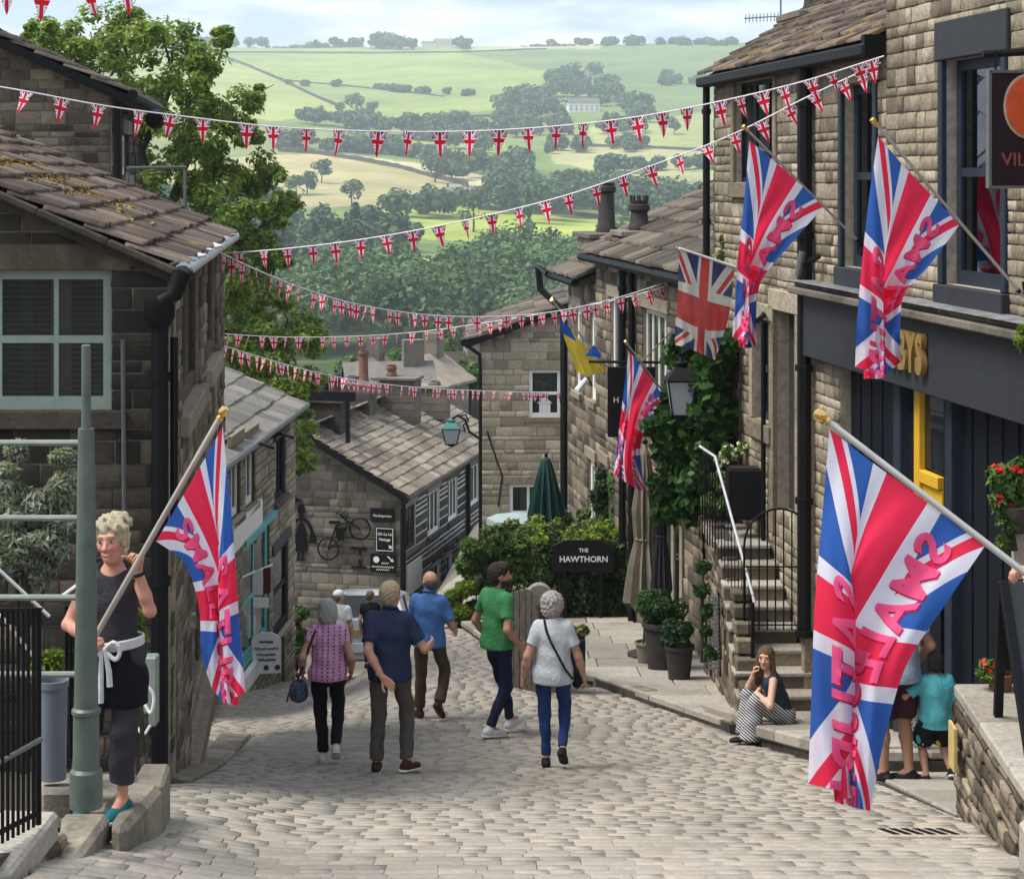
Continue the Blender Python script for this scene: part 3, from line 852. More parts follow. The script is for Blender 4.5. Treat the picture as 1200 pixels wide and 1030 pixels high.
def far_house(px, py, L, D, H, label, wall='white_paint', roof='slate_grey', rot=0.0):
    g = GF(px, py); t = thing('farmhouse', g, label, 'house', 'houses on the far hillside')
    u = Vector((math.cos(rot), math.sin(rot), 0)); v = Vector((-u.y, u.x, 0)); z = Vector((0, 0, 1))
    MB().box(g + z * (H / 2 - .7), (L, D, H + 1.4), u, v, z).build('wall', M[wall], t)
    mb = MB(); e = .4
    A = [g + u * (s * (L / 2 + e)) + v * (k * (D / 2 + e)) + z * (H if k else H + D * .36) for s in (-1, 1) for k in (-1, 0, 1)]
    mb.add([*A, *[a - z * .25 for a in A]], [(0, 1, 4, 3), (1, 2, 5, 4), (0, 6, 7, 1), (1, 7, 8, 2), (3, 4, 10, 9), (4, 5, 11, 10), (0, 3, 9, 6), (2, 8, 11, 5), (6, 9, 10, 7), (7, 10, 11, 8)])
    r = mb.build('roof', M[roof], t)
    for s in (-.35, .35): MB().box(g + u * (s * L) + z * (H + D * .36 + .5), (1.0, .9, 2.0), u, v, z).build('chimney', M['stone_grey'], r)
    W = Wall(g - u * (L / 2) - v * (D / 2), u=(u.x, u.y))
    n = max(2, int(L / 4))
    for i in range(n):
        for b in ((.9, 2.2), (3.3, 4.5)) if H > 5 else ((.9, 2.2),):
            m = MB(); a = L * (i + .5) / n; W.box(m, a - .6, a + .6, b[0], b[1], -.05, .06); m.build('window', M['glass_dark'], t)
far_house(683, 131, 26, 12, 7, 'white farmhouse among the dark trees on the slope', rot=.15)
far_house(556, 241, 15, 8, 6, 'white house in front of the lower wood', rot=-.1)
far_house(536, 240, 13, 8, 5.5, 'smaller stone house left of the lower white house', 'stone_warm', rot=.1)
far_house(520, 55, 26, 10, 7, 'pale farm on the hill crest', 'cream_paint', rot=-.1)
far_house(503, 56, 20, 9, 5, 'low white barn on the crest left of the pale farm', rot=.1)
far_house(546, 56, 14, 9, 5, 'small white house on the crest right of the pale farm')
far_house(212, 56, 34, 12, 6, 'grey barn at the left of the hill crest', 'stone_grey')

# ================================================================== street
XL = [(4, -2.2), (10, -2.3), (14.3, -2.5), (20, -3.1), (30, -4.6), (38, -4.35), (46, -5.5), (60, -7)]   # left edge of the street
XR = [(4, 2.5), (10, 2.62), (13, 3.05), (13.6, 4.5), (16, 4.2), (16.3, 2.95), (17.9, 2.75), (20.9, 2.35), (24.2, 1.0), (25, .2), (31, -.9), (40, -.6), (60, -3.2)]
def xl(Y): return float(np.interp(Y, [p[0] for p in XL], [p[1] for p in XL]))
def xr(Y): return float(np.interp(Y, [p[0] for p in XR], [p[1] for p in XR]))
def build_street():
    Ys = np.arange(2, 62.1, .5); Xs = np.linspace(-9, 7, 65)
    Yg, Xg = np.meshgrid(Ys, Xs, indexing='ij'); Zg = gz(Xg, Yg) - .022
    I = np.arange(Yg.size).reshape(Yg.shape)
    Fq = np.stack([I[:-1, :-1], I[:-1, 1:], I[1:, 1:], I[1:, :-1]], -1).reshape(-1, 4)
    st = obj('street', np_mesh('street', np.stack([Xg, Yg, Zg], -1).reshape(-1, 3), Fq, [M['street_grit']], True))
    tag(st, 'steep street of worn pale stone setts', 'street', kind='structure')
    # sett: a worn block with a rounded top
    units = []
    for s in range(6):
        r = random.Random(s + 50); V = []
        for (i, j) in [(-1, -1), (1, -1), (1, 1), (-1, 1)]: V.append((i * .5, j * .5, -1.0))
        for (i, j) in [(-1, -1), (1, -1), (1, 1), (-1, 1)]: V.append((i * .497 + r.uniform(-.01, .01), j * .495 + r.uniform(-.02, .02), -.3))
        for (i, j) in [(-1, -1), (1, -1), (1, 1), (-1, 1)]: V.append((i * r.uniform(.488, .497), j * r.uniform(.45, .47), r.uniform(-.05, .03)))
        Fq = [(8, 9, 10, 11)] + [(4 + k, 4 + (k + 1) % 4, 8 + (k + 1) % 4, 8 + k) for k in range(4)] + [(k, (k + 1) % 4, 4 + (k + 1) % 4, 4 + k) for k in range(4)]
        units.append((np.array(V, dtype=np.float32), np.array(Fq, dtype=np.int32)))
    rr = random.Random(3); Ms = []
    Y = 8.6; 
    while Y < 41:
        d = rr.uniform(.15, .185); yc = Y + d / 2; lo, hi = xl(yc), xr(yc); X = lo - rr.uniform(0, .2)
        while X < hi:
            w = rr.uniform(.16, .31); xc = X + w / 2; yy = yc - .012 * xc * 2 + .012 * math.sin(xc * .9 + Y * .7)
            z0 = gzf(xc, yy); sl = (gzf(xc, yy + .1) - gzf(xc, yy - .1)) / .2; sx = (gzf(xc + .1, yy) - gzf(xc - .1, yy)) / .2
            v = Vector((0, 1, sl)).normalized(); u = Vector((1, 0, sx)).normalized(); n = u.cross(v).normalized()
            t = rr.uniform(-.012, .012); n2 = (n + u * t * .6 + v * rr.uniform(-.02, .02)).normalized(); u2 = (u - n2 * u.dot(n2)).normalized(); v2 = n2.cross(u2)
            g = .010; hz = .05; o = Vector((xc, yy, z0)) + n * rr.uniform(-.0025, .0025)
            A = np.eye(4); A[:3, 0] = u2 * (w - .003); A[:3, 1] = v2 * (d - g); A[:3, 2] = n2 * hz; A[:3, 3] = o
            Ms.append(A); X += w
        Y += d
    pieces(st, 'sett', units, Ms, M['sett'], 300, 'far_setts', 'sett', 5)
    # iron drain grating near the wall
    c = G(1078, 977); mb = MB(); sl = -.23
    t = thing('drain_grating', c, 'rusty iron drain grating set in the setts beside the low wall', 'drain')
    u = Vector((1, 0, 0)); v = Vector((0, 1, sl)).normalized(); w = u.cross(v); c = c + w * .004
    MB().box(c, (.5, .46, .02), u, v, w).build('plate', M['sett'], t, bevel=.004)
    for i in range(6):
        o = c + u * (-.19 + i * .076) + w * .0105; q = [o + u * x + v * y for x, y in ((-.01, -.16), (.032, -.16), (-.012, .16), (-.054, .16))]
        MB().prism(q, w * .004).build('slot', M['room_dark'], t)
build_street()

# ---- raised pavements, kerbs
def slab(parent, name, quad, thick, mat, lift=0.0, r=random, bev=.012):
    """stone slab whose top is the quad (4 Vectors, counter-clockwise)"""
    q = [Vector(p) + Vector((0, 0, lift)) for p in quad]
    c = sum(q, Vector()) / 4; q = [c + (p - c) * .985 for p in q]
    dn = Vector((0, 0, -thick))
    mb = MB(); mb.prism(q[::-1], dn)
    return mb.build(name, mat, parent, bevel=bev)
def quad_on(x0, x1, y0, y1, lift):
    return [Vector((x, y, gzf(x, y) + lift)) for x, y in ((x0, y0), (x1, y0), (x1, y1), (x0, y1))]
def build_pavements():
    r = random.Random(9)
    # flagged terrace towards the hedge
    base = MB(); pts = [(2.4, 20.7), (1.05, 24.3), (.25, 25.0), (-.9, 31.2), (-.6, 34), (3.4, 34), (3.6, 20.7)]
    base.prism([Vector((x, y, gzf(x, y) + .09)) for x, y in pts][::-1], (0, 0, -.35))
    pv = tag(base.build('pavement', M['joint_dark']), 'raised pavement of large worn stone flags in front of the hedge', 'pavement', kind='structure')
    y = 20.9
    while y < 31.4:
        d = r.uniform(.75, 1.05); lo = float(np.interp(y + d / 2, [20.7, 24.3, 25, 31.2], [2.38, 1.05, .2, -.95])); X = lo; hi = min(3.5, 6.6 - .149 * y - .1)
        while X < hi - .2:
            w = r.uniform(.7, 1.25); w = min(w, hi - X); q = quad_on(X, X + w, y, y + d, .12 + r.uniform(-.006, .006))
            if X == lo:
                for k_, yy in ((0, y), (3, y + d)): e = float(np.interp(yy, [20.7, 24.3, 25, 31.2], [2.38, 1.05, .2, -.95])); q[k_] = Vector((e, yy, gzf(e, yy) + .12))
            if (q[1] - q[0]).length > .15: slab(pv, 'paving_flag', q, .08, M['stone_flag'], bev=.01)
            X += w
        y += d
    # kerb blocks of that pavement, some sunk and broken
    kp = [(2.42, 20.75), (2.0, 21.9), (1.62, 22.9), (1.3, 23.7), (.98, 24.45)]
    for i, ((x0, y0), (x1, y1)) in enumerate(zip(kp[:-1], kp[1:])):
        a = Vector((x0, y0, gzf(x0, y0) + .13 - .05 * (i % 2))); b = Vector((x1, y1, gzf(x1, y1) + .11 - .03 * (i % 2)))
        t = (b - a).normalized(); s = Vector((-t.y, t.x, 0)) * -.2
        slab(pv, 'kerb_stone', [a + t * .01, b - t * .015, b + s - t * .015, a + s + t * .01][::-1] if False else [a + s, b + s, b, a], .26, M['stone_kerb'], bev=.02)
    # raised pavement by the steps and the shop
    base = MB(); pts = [(3.0, 16.3), (4.25, 16.3), (3.6, 21.0), (2.5, 21.0)]
    base.prism([Vector((x, y, gzf(x, y) + .12)) for x, y in pts][::-1], (0, 0, -.4))
    p2 = tag(base.build('shop_pavement', M['joint_dark']), 'raised stone pavement edge below the shop and the steps', 'pavement', kind='structure')
    y = 16.3
    for i in range(5):
        d = .92; e0 = np.interp(y, [16.3, 17.9, 21], [3.0, 2.83, 2.45]); e1 = np.interp(y + d, [16.3, 17.9, 21], [3.0, 2.83, 2.45])
        X0, X1 = e0, e1
        for j, (w0, w1) in enumerate(((-.03, .62), (.62, 1.35))):
            q = [Vector((e0 + w0, y, gzf(e0, y) + .21)), Vector((e0 + w1, y, gzf(e0, y) + .215)), Vector((e1 + w1, y + d, gzf(e1, y + d) + .215)), Vector((e1 + w0, y + d, gzf(e1, y + d) + .21))]
            slab(p2, 'paving_flag', q, .13 if j == 0 else .08, M['stone_flag'], bev=.02)
        y += d
    # forecourt flags where the child stands
    base = MB(); base.prism([Vector((x, y, gzf(x, y) + .004)) for x, y in ((3.08, 13.0), (4.7, 13.0), (4.3, 16.3), (3.0, 16.3))][::-1], (0, 0, -.2))
    p3 = tag(base.build('forecourt', M['joint_dark']), 'flagged forecourt in front of the dark shopfront', 'pavement', kind='structure')
    y = 13.05
    for i in range(4):
        X = 3.08
        for w in (.55, .7, .5): slab(p3, 'paving_flag', quad_on(X, X + w, y, y + .8, .03 + r.uniform(-.005, .005)), .05, M['stone_flag']); X += w
        y += .81
build_pavements()

def build_left_ledge():
    """raised stone ledge along the left edge: rough kerb blocks on rubble"""
    ks = tag(MB().prism([Vector((x, y, gzf(x, y) + .10)) for x, y in ((-2.45, 8.2), (-2.55, 13.9), (-4.6, 13.9), (-4.6, 8.2))], (0, 0, -.8)).build('left_ledge', M['mortar_dark']),
             'raised stone footway ledge at the left edge of the street', 'footway', kind='structure')
    def blk(quadpx, Ys, thick, bev=.03, mat='stone_kerb'):
        q = [P(x, y, Y) for (x, y), Y in zip(quadpx, Ys)]
        slab(ks, 'kerb_stone', q, thick, M[mat], bev=bev)
    # tops read from the photo, counter-clockwise from the near left
    blk([(66, 1004), (93, 1003), (131, 951), (72, 951)], [9.75, 9.75, 10.45, 10.45], .40)
    blk([(131, 968), (148, 968), (192, 918), (130, 912)], [10.2, 10.2, 11.1, 11.2], .42, .06)
    blk([(150, 925), (192, 918), (200, 894), (166, 894)], [11.1, 11.1, 11.8, 11.8], .45, .02)
    blk([(66, 1030), (80, 1030), (95, 1005), (67, 1006)], [9.4, 9.4, 9.75, 9.75], .3, .05)
    # inner step with its rubble face
    blk([(-60, 1030), (12, 1022), (70, 949), (0, 947)], [8.8, 9.0, 9.9, 9.9], .16, .02, 'stone_flag')
    for i in range(9):
        t = i / 8; a = P(6 + 62 * t, 1040 - 75 * t, 9.0 + .9 * t)
        for k in range(2):
            MB().box(a - Vector((.03, 0, .14 + .17 * k)), (.16, .115, .15), (0.25, 1, 0), (-1, .25, 0)).build('rubble_stone', M['stone_side'], ks, bevel=.02)
    blk([(45, 925), (88, 925), (92, 905), (45, 905)], [10.8, 10.8, 11.6, 11.6], .25, .03)
    blk([(104, 945), (128, 945), (165, 905), (104, 905)], [10.5, 10.5, 11.4, 11.4], .3, .03)
    # kerb along the foot of the house
    for i in range(6):
        y0 = 14.1 + i * 1.15; x0 = -2.52 - .1 * (y0 - 14); x1 = -2.52 - .1 * (y0 + 1.1 - 14)
        w = .12 + .03 * i
        q = [Vector((x0 - .05, y0, gzf(x0, y0) + .06)), Vector((x0 + w, y0, gzf(x0, y0) + .04)), Vector((x1 + w + .04, y0 + 1.1, gzf(x1, y0 + 1.1) + .04)), Vector((x1 - .05, y0 + 1.1, gzf(x1, y0 + 1.1) + .06))]
        slab(ks, 'kerb_stone', q, .3, M['stone_kerb'], bev=.02)
build_left_ledge()
# ================================================================== buildings
def wall_px(W, px, py):
    r = Vector(((px - CX) / F, 1, -(py - HY) / F)); t = W.O.dot(W.n) / r.dot(W.n); p = r * t
    d = p - W.O
    return d.dot(W.u), p.z - W.O.z
def op_px(W, x0, x1, y0, y1):
    """opening from its outline in the photo: columns x0,x1, rows y0,y1 read at its middle"""
    xm = (x0 + x1) / 2
    a = sorted((wall_px(W, x0, y0)[0], wall_px(W, x1, y0)[0])); b = sorted((wall_px(W, xm, y0)[1], wall_px(W, xm, y1)[1]))
    return (a[0], a[1], b[0], b[1])
def window(parent, W, o, frame='white_paint', cols=2, rows=2, fw=.055, bar=.03, recess=.09, sill='stone_warm', lintel='stone_warm',
           sash=False, jamb=None, room='room_dark', glass='glass', blind=False, curtain=None, sill_h=.13, lintel_h=.2, label=None, jw=.13):
    a0, a1, b0, b1 = o
    mb = MB(); d0, d1 = -recess - .05, -recess
    W.box(mb, a0, a0 + fw, b0, b1, d0, d1); W.box(mb, a1 - fw, a1, b0, b1, d0, d1)
    W.box(mb, a0 + fw, a1 - fw, b0, b0 + fw * 1.3, d0, d1); W.box(mb, a0 + fw, a1 - fw, b1 - fw, b1, d0, d1)
    for i in range(1, cols):
        a = a0 + (a1 - a0) * i / cols; W.box(mb, a - bar / 2, a + bar / 2, b0 + fw * 1.3, b1 - fw, d0 + .006, d1 - .008)
    for j in range(1, rows):
        b = b0 + (b1 - b0) * j / rows; h = bar * (1.6 if sash else 1)
        W.box(mb, a0 + fw, a1 - fw, b - h / 2, b + h / 2, d0 + .003, d1 - .005)
    win = mb.build('window', M[frame], parent)
    for i in range(cols):
        for j in range(rows):
            m = MB(); x0 = a0 + (a1 - a0) * i / cols; x1 = a0 + (a1 - a0) * (i + 1) / cols; y0 = b0 + (b1 - b0) * j / rows; y1 = b0 + (b1 - b0) * (j + 1) / rows
            W.box(m, x0 + .012, x1 - .012, y0 + .012, y1 - .012, -recess - .034, -recess - .028); m.build('pane', M[glass], win)
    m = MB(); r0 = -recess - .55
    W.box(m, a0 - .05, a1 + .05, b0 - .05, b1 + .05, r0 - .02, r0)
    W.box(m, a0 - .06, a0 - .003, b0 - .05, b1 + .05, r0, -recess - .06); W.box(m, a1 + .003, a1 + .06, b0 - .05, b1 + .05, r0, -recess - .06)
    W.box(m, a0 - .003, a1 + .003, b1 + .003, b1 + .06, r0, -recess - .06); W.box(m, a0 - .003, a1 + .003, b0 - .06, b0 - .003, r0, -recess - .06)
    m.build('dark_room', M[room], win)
    if blind:
        b = b0 + .03
        while b < b1 - .03:
            m = MB(); W.box(m, a0 + .03, a1 - .03, b, b + .007, -recess - .105, -recess - .092); m.build('blind_slat', M['blind'], win); b += .042
    if curtain:
        for s0, s1, cm in curtain:
            m = MB(); W.box(m, a0 + (a1 - a0) * s0, a0 + (a1 - a0) * s1, b0 + .04, b1 - .04, -recess - .22, -recess - .2); m.build('curtain', M[cm], win)
    if sill:
        m = MB(); W.box(m, a0 - .12, a1 + .12, b0 - sill_h, b0 - .002, -recess, .09); m.build('sill', M[sill], win, bevel=.01)
    if lintel:
        m = MB(); W.box(m, a0 - .16, a1 + .16, b1 + .002, b1 + lintel_h, -.02, .06); m.build('lintel', M[lintel], win, bevel=.01)
    if jamb:
        for a, b in ((a0 - jw, a0 - .002), (a1 + .002, a1 + jw)):
            m = MB(); W.box(m, a, b, b0, b1, -.02, .05); m.build('jamb', M[jamb], win, bevel=.01)
    return win
def ring(o, g, s): return (o[0] - g, o[1] + g, o[2] - s, o[3] + g)

def roof_plane(parent, O, u, v, L, D, mat, sw=.42, ex=.24, th=.035, budget=200, key='slate', deck='joint_dark', seed=2, name='slate', jit=.012, lift=.02):
    """stone-slated plane: O = eave corner, u along the eave, v up the slope"""
    O = Vector(O); u = Vector(u).normalized(); v = Vector(v).normalized(); n = u.cross(v).normalized()
    if n.z < 0: n = -n
    mb = MB(); q = [O, O + u * L, O + u * L + v * D, O + v * D]
    mb.prism([p - n * .02 for p in q], -n * .10)
    roof = mb.build('roof', M[deck], parent)
    rr = random.Random(seed); Ms = []; b = -.06; e = ex * 1.35
    while b < D - .05:
        a = -rr.uniform(0, sw * .6)
        while a < L:
            w = sw * rr.uniform(.6, 1.45); aa, bb = max(a, -.04), min(a + w, L + .04)
            if bb - aa > .06:
                hh = e * 1.42; tilt = th * 1.25 / hh
                vv = (v - n * tilt).normalized(); nn = (n + v * tilt).normalized()
                c = O + u * ((aa + bb) / 2) + v * (b + hh / 2) + n * (lift + rr.uniform(0, .012))
                jr = rr.uniform(-jit, jit); uu = (u + vv * jr).normalized(); vv = (vv - u * jr).normalized()
                A = np.eye(4); A[:3, 0] = uu * (bb - aa - .012); A[:3, 1] = -nn * (th * rr.uniform(.8, 1.3)); A[:3, 2] = vv * hh * rr.uniform(.97, 1.04); A[:3, 3] = c
                Ms.append(A)
            a += w
        b += e; e = max(ex * .7, e * .965)
    pieces(roof, name, SLATES, Ms, M[mat], budget, 'small_slates', key, 5)
    return roof
def gutter(parent, path, r=.055, mat='gutter_black', name='gutter'):
    return MB().tube(path, r, 8).build(name, M[mat], parent, smooth=True)
def downpipe(parent, top, zb, r=.04, mat='gutter_black', kinks=()):
    top = Vector(top); mb = MB(); mb.tube([top, Vector((top.x, top.y, zb))], r, 8)
    z = top.z - .4
    while z > zb: mb.tube([Vector((top.x, top.y, z)), Vector((top.x, top.y, z - .07))], r * 1.3, 8); z -= 1.5
    return mb.build('downpipe', M[mat], parent, smooth=True)
def chimney(parent, c, w, d, h, mat, pots, pot_mat='terracotta', pot_h=.7, u=(1, 0, 0), crown=False, name='chimney_stack', cap='stone_grey'):
    u = Vector(u).normalized(); v = Vector((-u.y, u.x, 0)); z = Vector((0, 0, 1)); c = Vector(c)
    mb = MB(); n = max(3, int(h / .24)); rr = random.Random(int(w * 100 + h * 10))
    for i in range(n):
        mb.box(c + z * (h * (i + .5) / n), (w + rr.uniform(-.02, .02), d + rr.uniform(-.02, .02), h / n - .012), u, v, z)
    mb.box(c + z * (h / 2), (w - .03, d - .03, h), u, v, z)
    st = mb.build(name, M[mat], parent, bevel=.012)
    MB().box(c + z * (h + .05), (w + .16, d + .16, .1), u, v, z).build('cap', M[cap], st, bevel=.015)
    for k, pt in enumerate(pots):
        ph = pt[1] if len(pt) > 1 else pot_h; o = c + u * pt[0] + z * (h + .1); r = pt[2] if len(pt) > 2 else .13
        m = MB(); m.lathe(o, [(r * 1.15, 0), (r * 1.15, .08), (r, .12), (r * .86, ph - .2), (r * 1.1, ph - .16), (r * 1.1, ph - .08), (r * .9, ph - .06), (r * .95, ph), (r * .7, ph), (r * .7, ph - .05)], 12)
        if crown:
            for q in range(8):
                an = q * math.pi / 4; m.box(o + Vector((math.cos(an) * r * .85, math.sin(an) * r * .85, ph + .04)), (.05, .04, .1), (math.cos(an + 1.57), math.sin(an + 1.57), 0), (math.cos(an), math.sin(an), 0))
        m.build('chimney_pot', M[pt[3] if len(pt) > 3 else pot_mat], st, smooth=True)
    return st

# ------------------------------------------------------------------ near left cottage
def build_near_cottage():
    loc = Vector((-4, 15, -5.2))
    B = thing('stone_cottage', loc, 'sooty stone cottage at near left with sage green sash window and mossy slate roof', 'cottage')
    z0 = -5.3; Wf = Wall((-6.4, 14.0, z0), 0.0); wid = 6.4 - 2.56
    top = lambda a: (-.68 + (wid - a) * .45) - z0
    ow = (wall_px(Wf, -70, 400)[0], wall_px(Wf, 130, 400)[0], wall_px(Wf, 60, 480)[1], wall_px(Wf, 60, 317)[1])
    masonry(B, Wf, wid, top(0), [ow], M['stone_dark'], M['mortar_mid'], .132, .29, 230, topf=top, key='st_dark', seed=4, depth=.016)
    window(B, Wf, ow, 'sage_paint', 3, 2, .07, .035, .06, 'stone_dark', 'stone_dark', sash=True, blind=True, curtain=[(.42, .50, 'curtain_teal'), (.86, .99, 'curtain_teal'), (.6, .72, 'net_curtain')], sill_h=.14, lintel_h=.2)
    # long rough quoin stones and a pale conduit on the front
    c0 = P(144, 395, 13.9)
    MB().tube([P(144, 398, 13.92), P(146, 640, 13.92)], .018, 6).build('conduit', M['gutter_grey'], B)
    # street side
    Ws = Wall((-2.56, 14.0, z0), u=(-.1, 1)); L = 7.6
    o1 = op_px(Ws, 211, 233, 322, 468); o2 = op_px(Ws, 240, 252, 318, 440); o3 = op_px(Ws, 222, 249, 664, 832)
    o1 = (o1[0], o1[1], o1[2], 4.6); o2 = (o2[0], o2[1], o1[2] + .05, 4.55)
    masonry(B, Ws, L, 4.64, [o1, o2, o3], M['stone_side'], M['mortar_mid'], .14, .30, 70, key='st_side', seed=5, depth=.02, a0=.07)
    for o in (o1, o2): window(B, Ws, o, 'stone_side', 2, 1, .11, .1, .03, 'stone_gable', None, glass='glass_dark', sill_h=.17)
    window(B, Ws, o3, 'stone_side', 1, 1, .1, .05, .05, 'stone_gable', 'stone_gable', glass='glass_dark', sill_h=.2)
    # roof: slopes down to the street
    d = Vector((-.1, 1, 0)).normalized(); up = Vector((-1, -.1, .45)).normalized()
    e = Vector((-2.47, 13.86, -.68))
    roof_plane(B, e, d, up, 7.8, 5.2, 'slate_moss', .46, .25, .04, 240, 'sl_moss', seed=8, jit=.05)
    rg = np.random.default_rng(3); cl = []
    for cx_, cb_, sx_, n_ in ((1.2, 2.3, 1.2, 60), (2.4, 1.1, 1.0, 44), (4.6, 2.8, 1.4, 40), (3.4, 1.5, .9, 30)):
        for k in range(n_):
            a_, b_ = cx_ + rg.normal() * sx_ * .5, cb_ + rg.normal() * .35
            if not (0 < a_ < 5.2 and .1 < b_ < 5): continue
            q = e + d * a_ + up * b_ + d.cross(up).normalized() * (.055 if d.cross(up).z > 0 else -.055); r_ = rg.uniform(.04, .13); cl.append((q.x, q.y, q.z, r_, r_, .035))
    tag(foliage('moss', [clump_leaves(cl, 46, .018, rg, up=1.2, jit=.6, fill=.1, aspect=.7)], M['moss_mat'], B), kind='stuff')
    # verge stones along the near edge
    for i in range(9):
        a = e + up * (i * .55); MB().box(a + up * .27 + Vector((0, -.03, -.03)), (.55, .16, .055), up, d).build('verge_slate', M['slate_brown'], B, bevel=.012)
    # gutter full of broken white mortar
    g0 = e + Vector((.05, -.05, -.02)); g1 = g0 + d * 7.9
    MB().tube([g0, g1], .062, 10).build('gutter', M['lead'], B, smooth=True)
    mb = MB(); rr = random.Random(2)
    for i in range(40):
        t = rr.uniform(0, 1) ** 1.1; q = g0 + d * (t * 7.4) + Vector((rr.uniform(-.14, .05), 0, .045 + rr.uniform(0, .02)))
        s = rr.uniform(.05, .12); ax = Vector((rr.uniform(-1, 1), rr.uniform(-1, 1), rr.uniform(-1, 1))).normalized(); bx = ax.orthogonal().normalized()
        mb.box(q, (s, s * .8, s * .25), (ax + Vector((0, 0, -ax.z * .7))).normalized(), (bx + Vector((0, 0, -bx.z * .7))).normalized())
    r = mb.build('mortar_rubble', M['rubble_white'], B, bevel=.008); tag(r, kind='stuff')
    # hopper and thick downpipe
    h = P(203, 335, 13.75)
    MB().tube([g0 + Vector((0, .05, -.02)), P(212, 322, 13.75), P(205, 345, 13.75), P(189, 354, 13.75)], [.07, .07, .06, .06], 10).build('swan_neck', M['gutter_black'], B, smooth=True)
    hp = P(187, 365, 13.78); MB().lathe(hp - Vector((0, 0, .12)), [(.07, 0), (.115, .08), (.115, .2), (.1, .2)], 12).build('hopper', M['gutter_black'], B, smooth=True)
    downpipe(B, P(187, 372, 13.8), -5.0, .062)
    for k in (0,): MB().tube([P(204, 395, 13.9), P(204, 640, 13.9)], .03, 8).build('downpipe', M['gutter_black'], B)
build_near_cottage()

# ------------------------------------------------------------------ tall house behind it
def build_back_house():
    B = thing('tall_stone_house', Vector((-6.5, 25, -9)), 'tall narrow-coursed stone house rising behind the near cottage at top left', 'house')
    z0 = -8.6; W = Wall((-10.2, 24, z0), 0.0); wid = 10.2 - 5.13
    top = lambda a: (1.12 + (wid - a) * .455) - z0
    masonry(B, W, wid, top(0), [], M['stone_side'], M['mortar_mid'], .118, .27, 230, topf=top, key='st_side', seed=14, depth=.012, b0=6.0, thick=.3)
    Ws = Wall((-5.13, 24, z0), u=(-.12, 1))
    o = op_px(Ws, 141, 149, 158, 205)
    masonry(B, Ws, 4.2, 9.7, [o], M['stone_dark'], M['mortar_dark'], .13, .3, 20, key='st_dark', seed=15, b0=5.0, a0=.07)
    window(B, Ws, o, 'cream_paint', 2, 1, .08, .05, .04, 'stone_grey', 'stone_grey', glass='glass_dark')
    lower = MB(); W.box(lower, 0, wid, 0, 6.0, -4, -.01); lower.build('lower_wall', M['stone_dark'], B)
    d = Vector((-.12, 1, 0)).normalized(); up = Vector((-1, -.12, .455)).normalized()
    e = Vector((-4.85, 23.8, 1.02))
    roof_plane(B, e, d, up, 4.6, 5.6, 'slate_brown', .5, .3, .05, 60, 'sl_brown', seed=16)
    MB().box(e + up * 2.8 + Vector((0, -.04, -.06)), (5.7, .1, .1), up, d).build('verge', M['black_iron'], B)
    gutter(B, [e + Vector((.06, -.1, 0)), e + d * 4.7 + Vector((.06, 0, 0))], .07)
    downpipe(B, Vector((-5.02, 23.9, 1.0)), -5, .055)
    MB().lathe(P(182, 140, 25.5), [(.0, -.1), (.11, -.1), (.14, 0), (.11, .1), (0, .1)], 14, axis=(0, 1, 0)).build('flood_lamp', M['black_iron'], B, smooth=True)
    t = thing('roof_rail', P(217, 240, 22.5), 'thin dark metal rail above the cottage roof in front of the tree', 'rail')
    MB().tube([P(150, 197, 21), P(217, 196, 22.5), P(217, 250, 22.5)], .022, 6).build('rail', M['gutter_grey'], t)
    MB().tube([P(150, 201, 21), P(150, 245, 21)], .02, 6).build('post', M['gutter_grey'], t)
build_back_house()

# ------------------------------------------------------------------ left terrace with the teal shop
def build_teal_shop():
    B = thing('terrace_house', Vector((-5, 33, -10)), 'grey stone terrace house with teal shop window on the left', 'house')
    z0 = -11.0; u = Vector((.05, 1, 0)).normalized(); O = Vector((-4.4, 38, z0)) - u * 11.0; W = Wall(O, u=(u.x, u.y)); H = 6.25
    ops = [op_px(W, 270, 281, 520, 606), op_px(W, 287, 298, 514, 592), op_px(W, 321, 334, 512, 584), op_px(W, 283, 315, 622, 770), op_px(W, 319, 337, 640, 740)]
    masonry(B, W, 11.0, H, ops, M['stone_gable'], M['mortar_dark'], .15, .42, 240, key='st_gable', seed=21, depth=.02, gap=.026)
    for o in ops[:2]: window(B, W, o, 'white_paint', 2, 1, .1, .05, .05, 'stone_gable', 'stone_gable', glass='glass_dark')
    window(B, W, ops[2], 'navy_paint', 3, 1, .07, .07, .05, 'sooty', 'sooty', glass='glass_dark')
    window(B, W, ops[3], 'teal_paint', 2, 2, .2, .09, .03, 'white_paint', None, glass='glass_dark', sill_h=.3)
    window(B, W, ops[4], 'navy_paint', 1, 2, .12, .08, .03, 'stone_gable', 'charcoal_paint', glass='glass_dark')
    a0, b0 = wall_px(W, 272, 640); m = MB(); o = op_px(W, 268, 302, 600, 632); W.box(m, o[0], o[1], o[2], o[3], .01, .09); m.build('fascia', M['white_paint'], B)
    m = MB(); W.box(m, ops[3][0] - .2, ops[3][1] + .2, ops[3][3], ops[3][3] + .1, .03, .13); m.build('shop_cornice', M['teal_paint'], B)
    n = Vector((u.y, -u.x, 0)); up = (-n + Vector((0, 0, .45))).normalized(); e = O + Vector((0, 0, H + .06)) + n * .12
    roof_plane(B, e, u, up, 11.3, 3.9, 'slate_grey', .62, .36, .04, 150, 'sl_grey', seed=22)
    gutter(B, [e + n * .07, e + n * .07 + u * 11.4], .065, 'gutter_grey')
    # lamps on swan necks over the windows
    for px, py in ((312, 513), (287, 525)):
        a, b = wall_px(W, px, py); p = W.p(a, b, .02); MB().tube([p, p + n * .25 + Vector((0, 0, .08)), p + n * .5], .03, 6).build('sign_lamp', M['black_iron'], B)
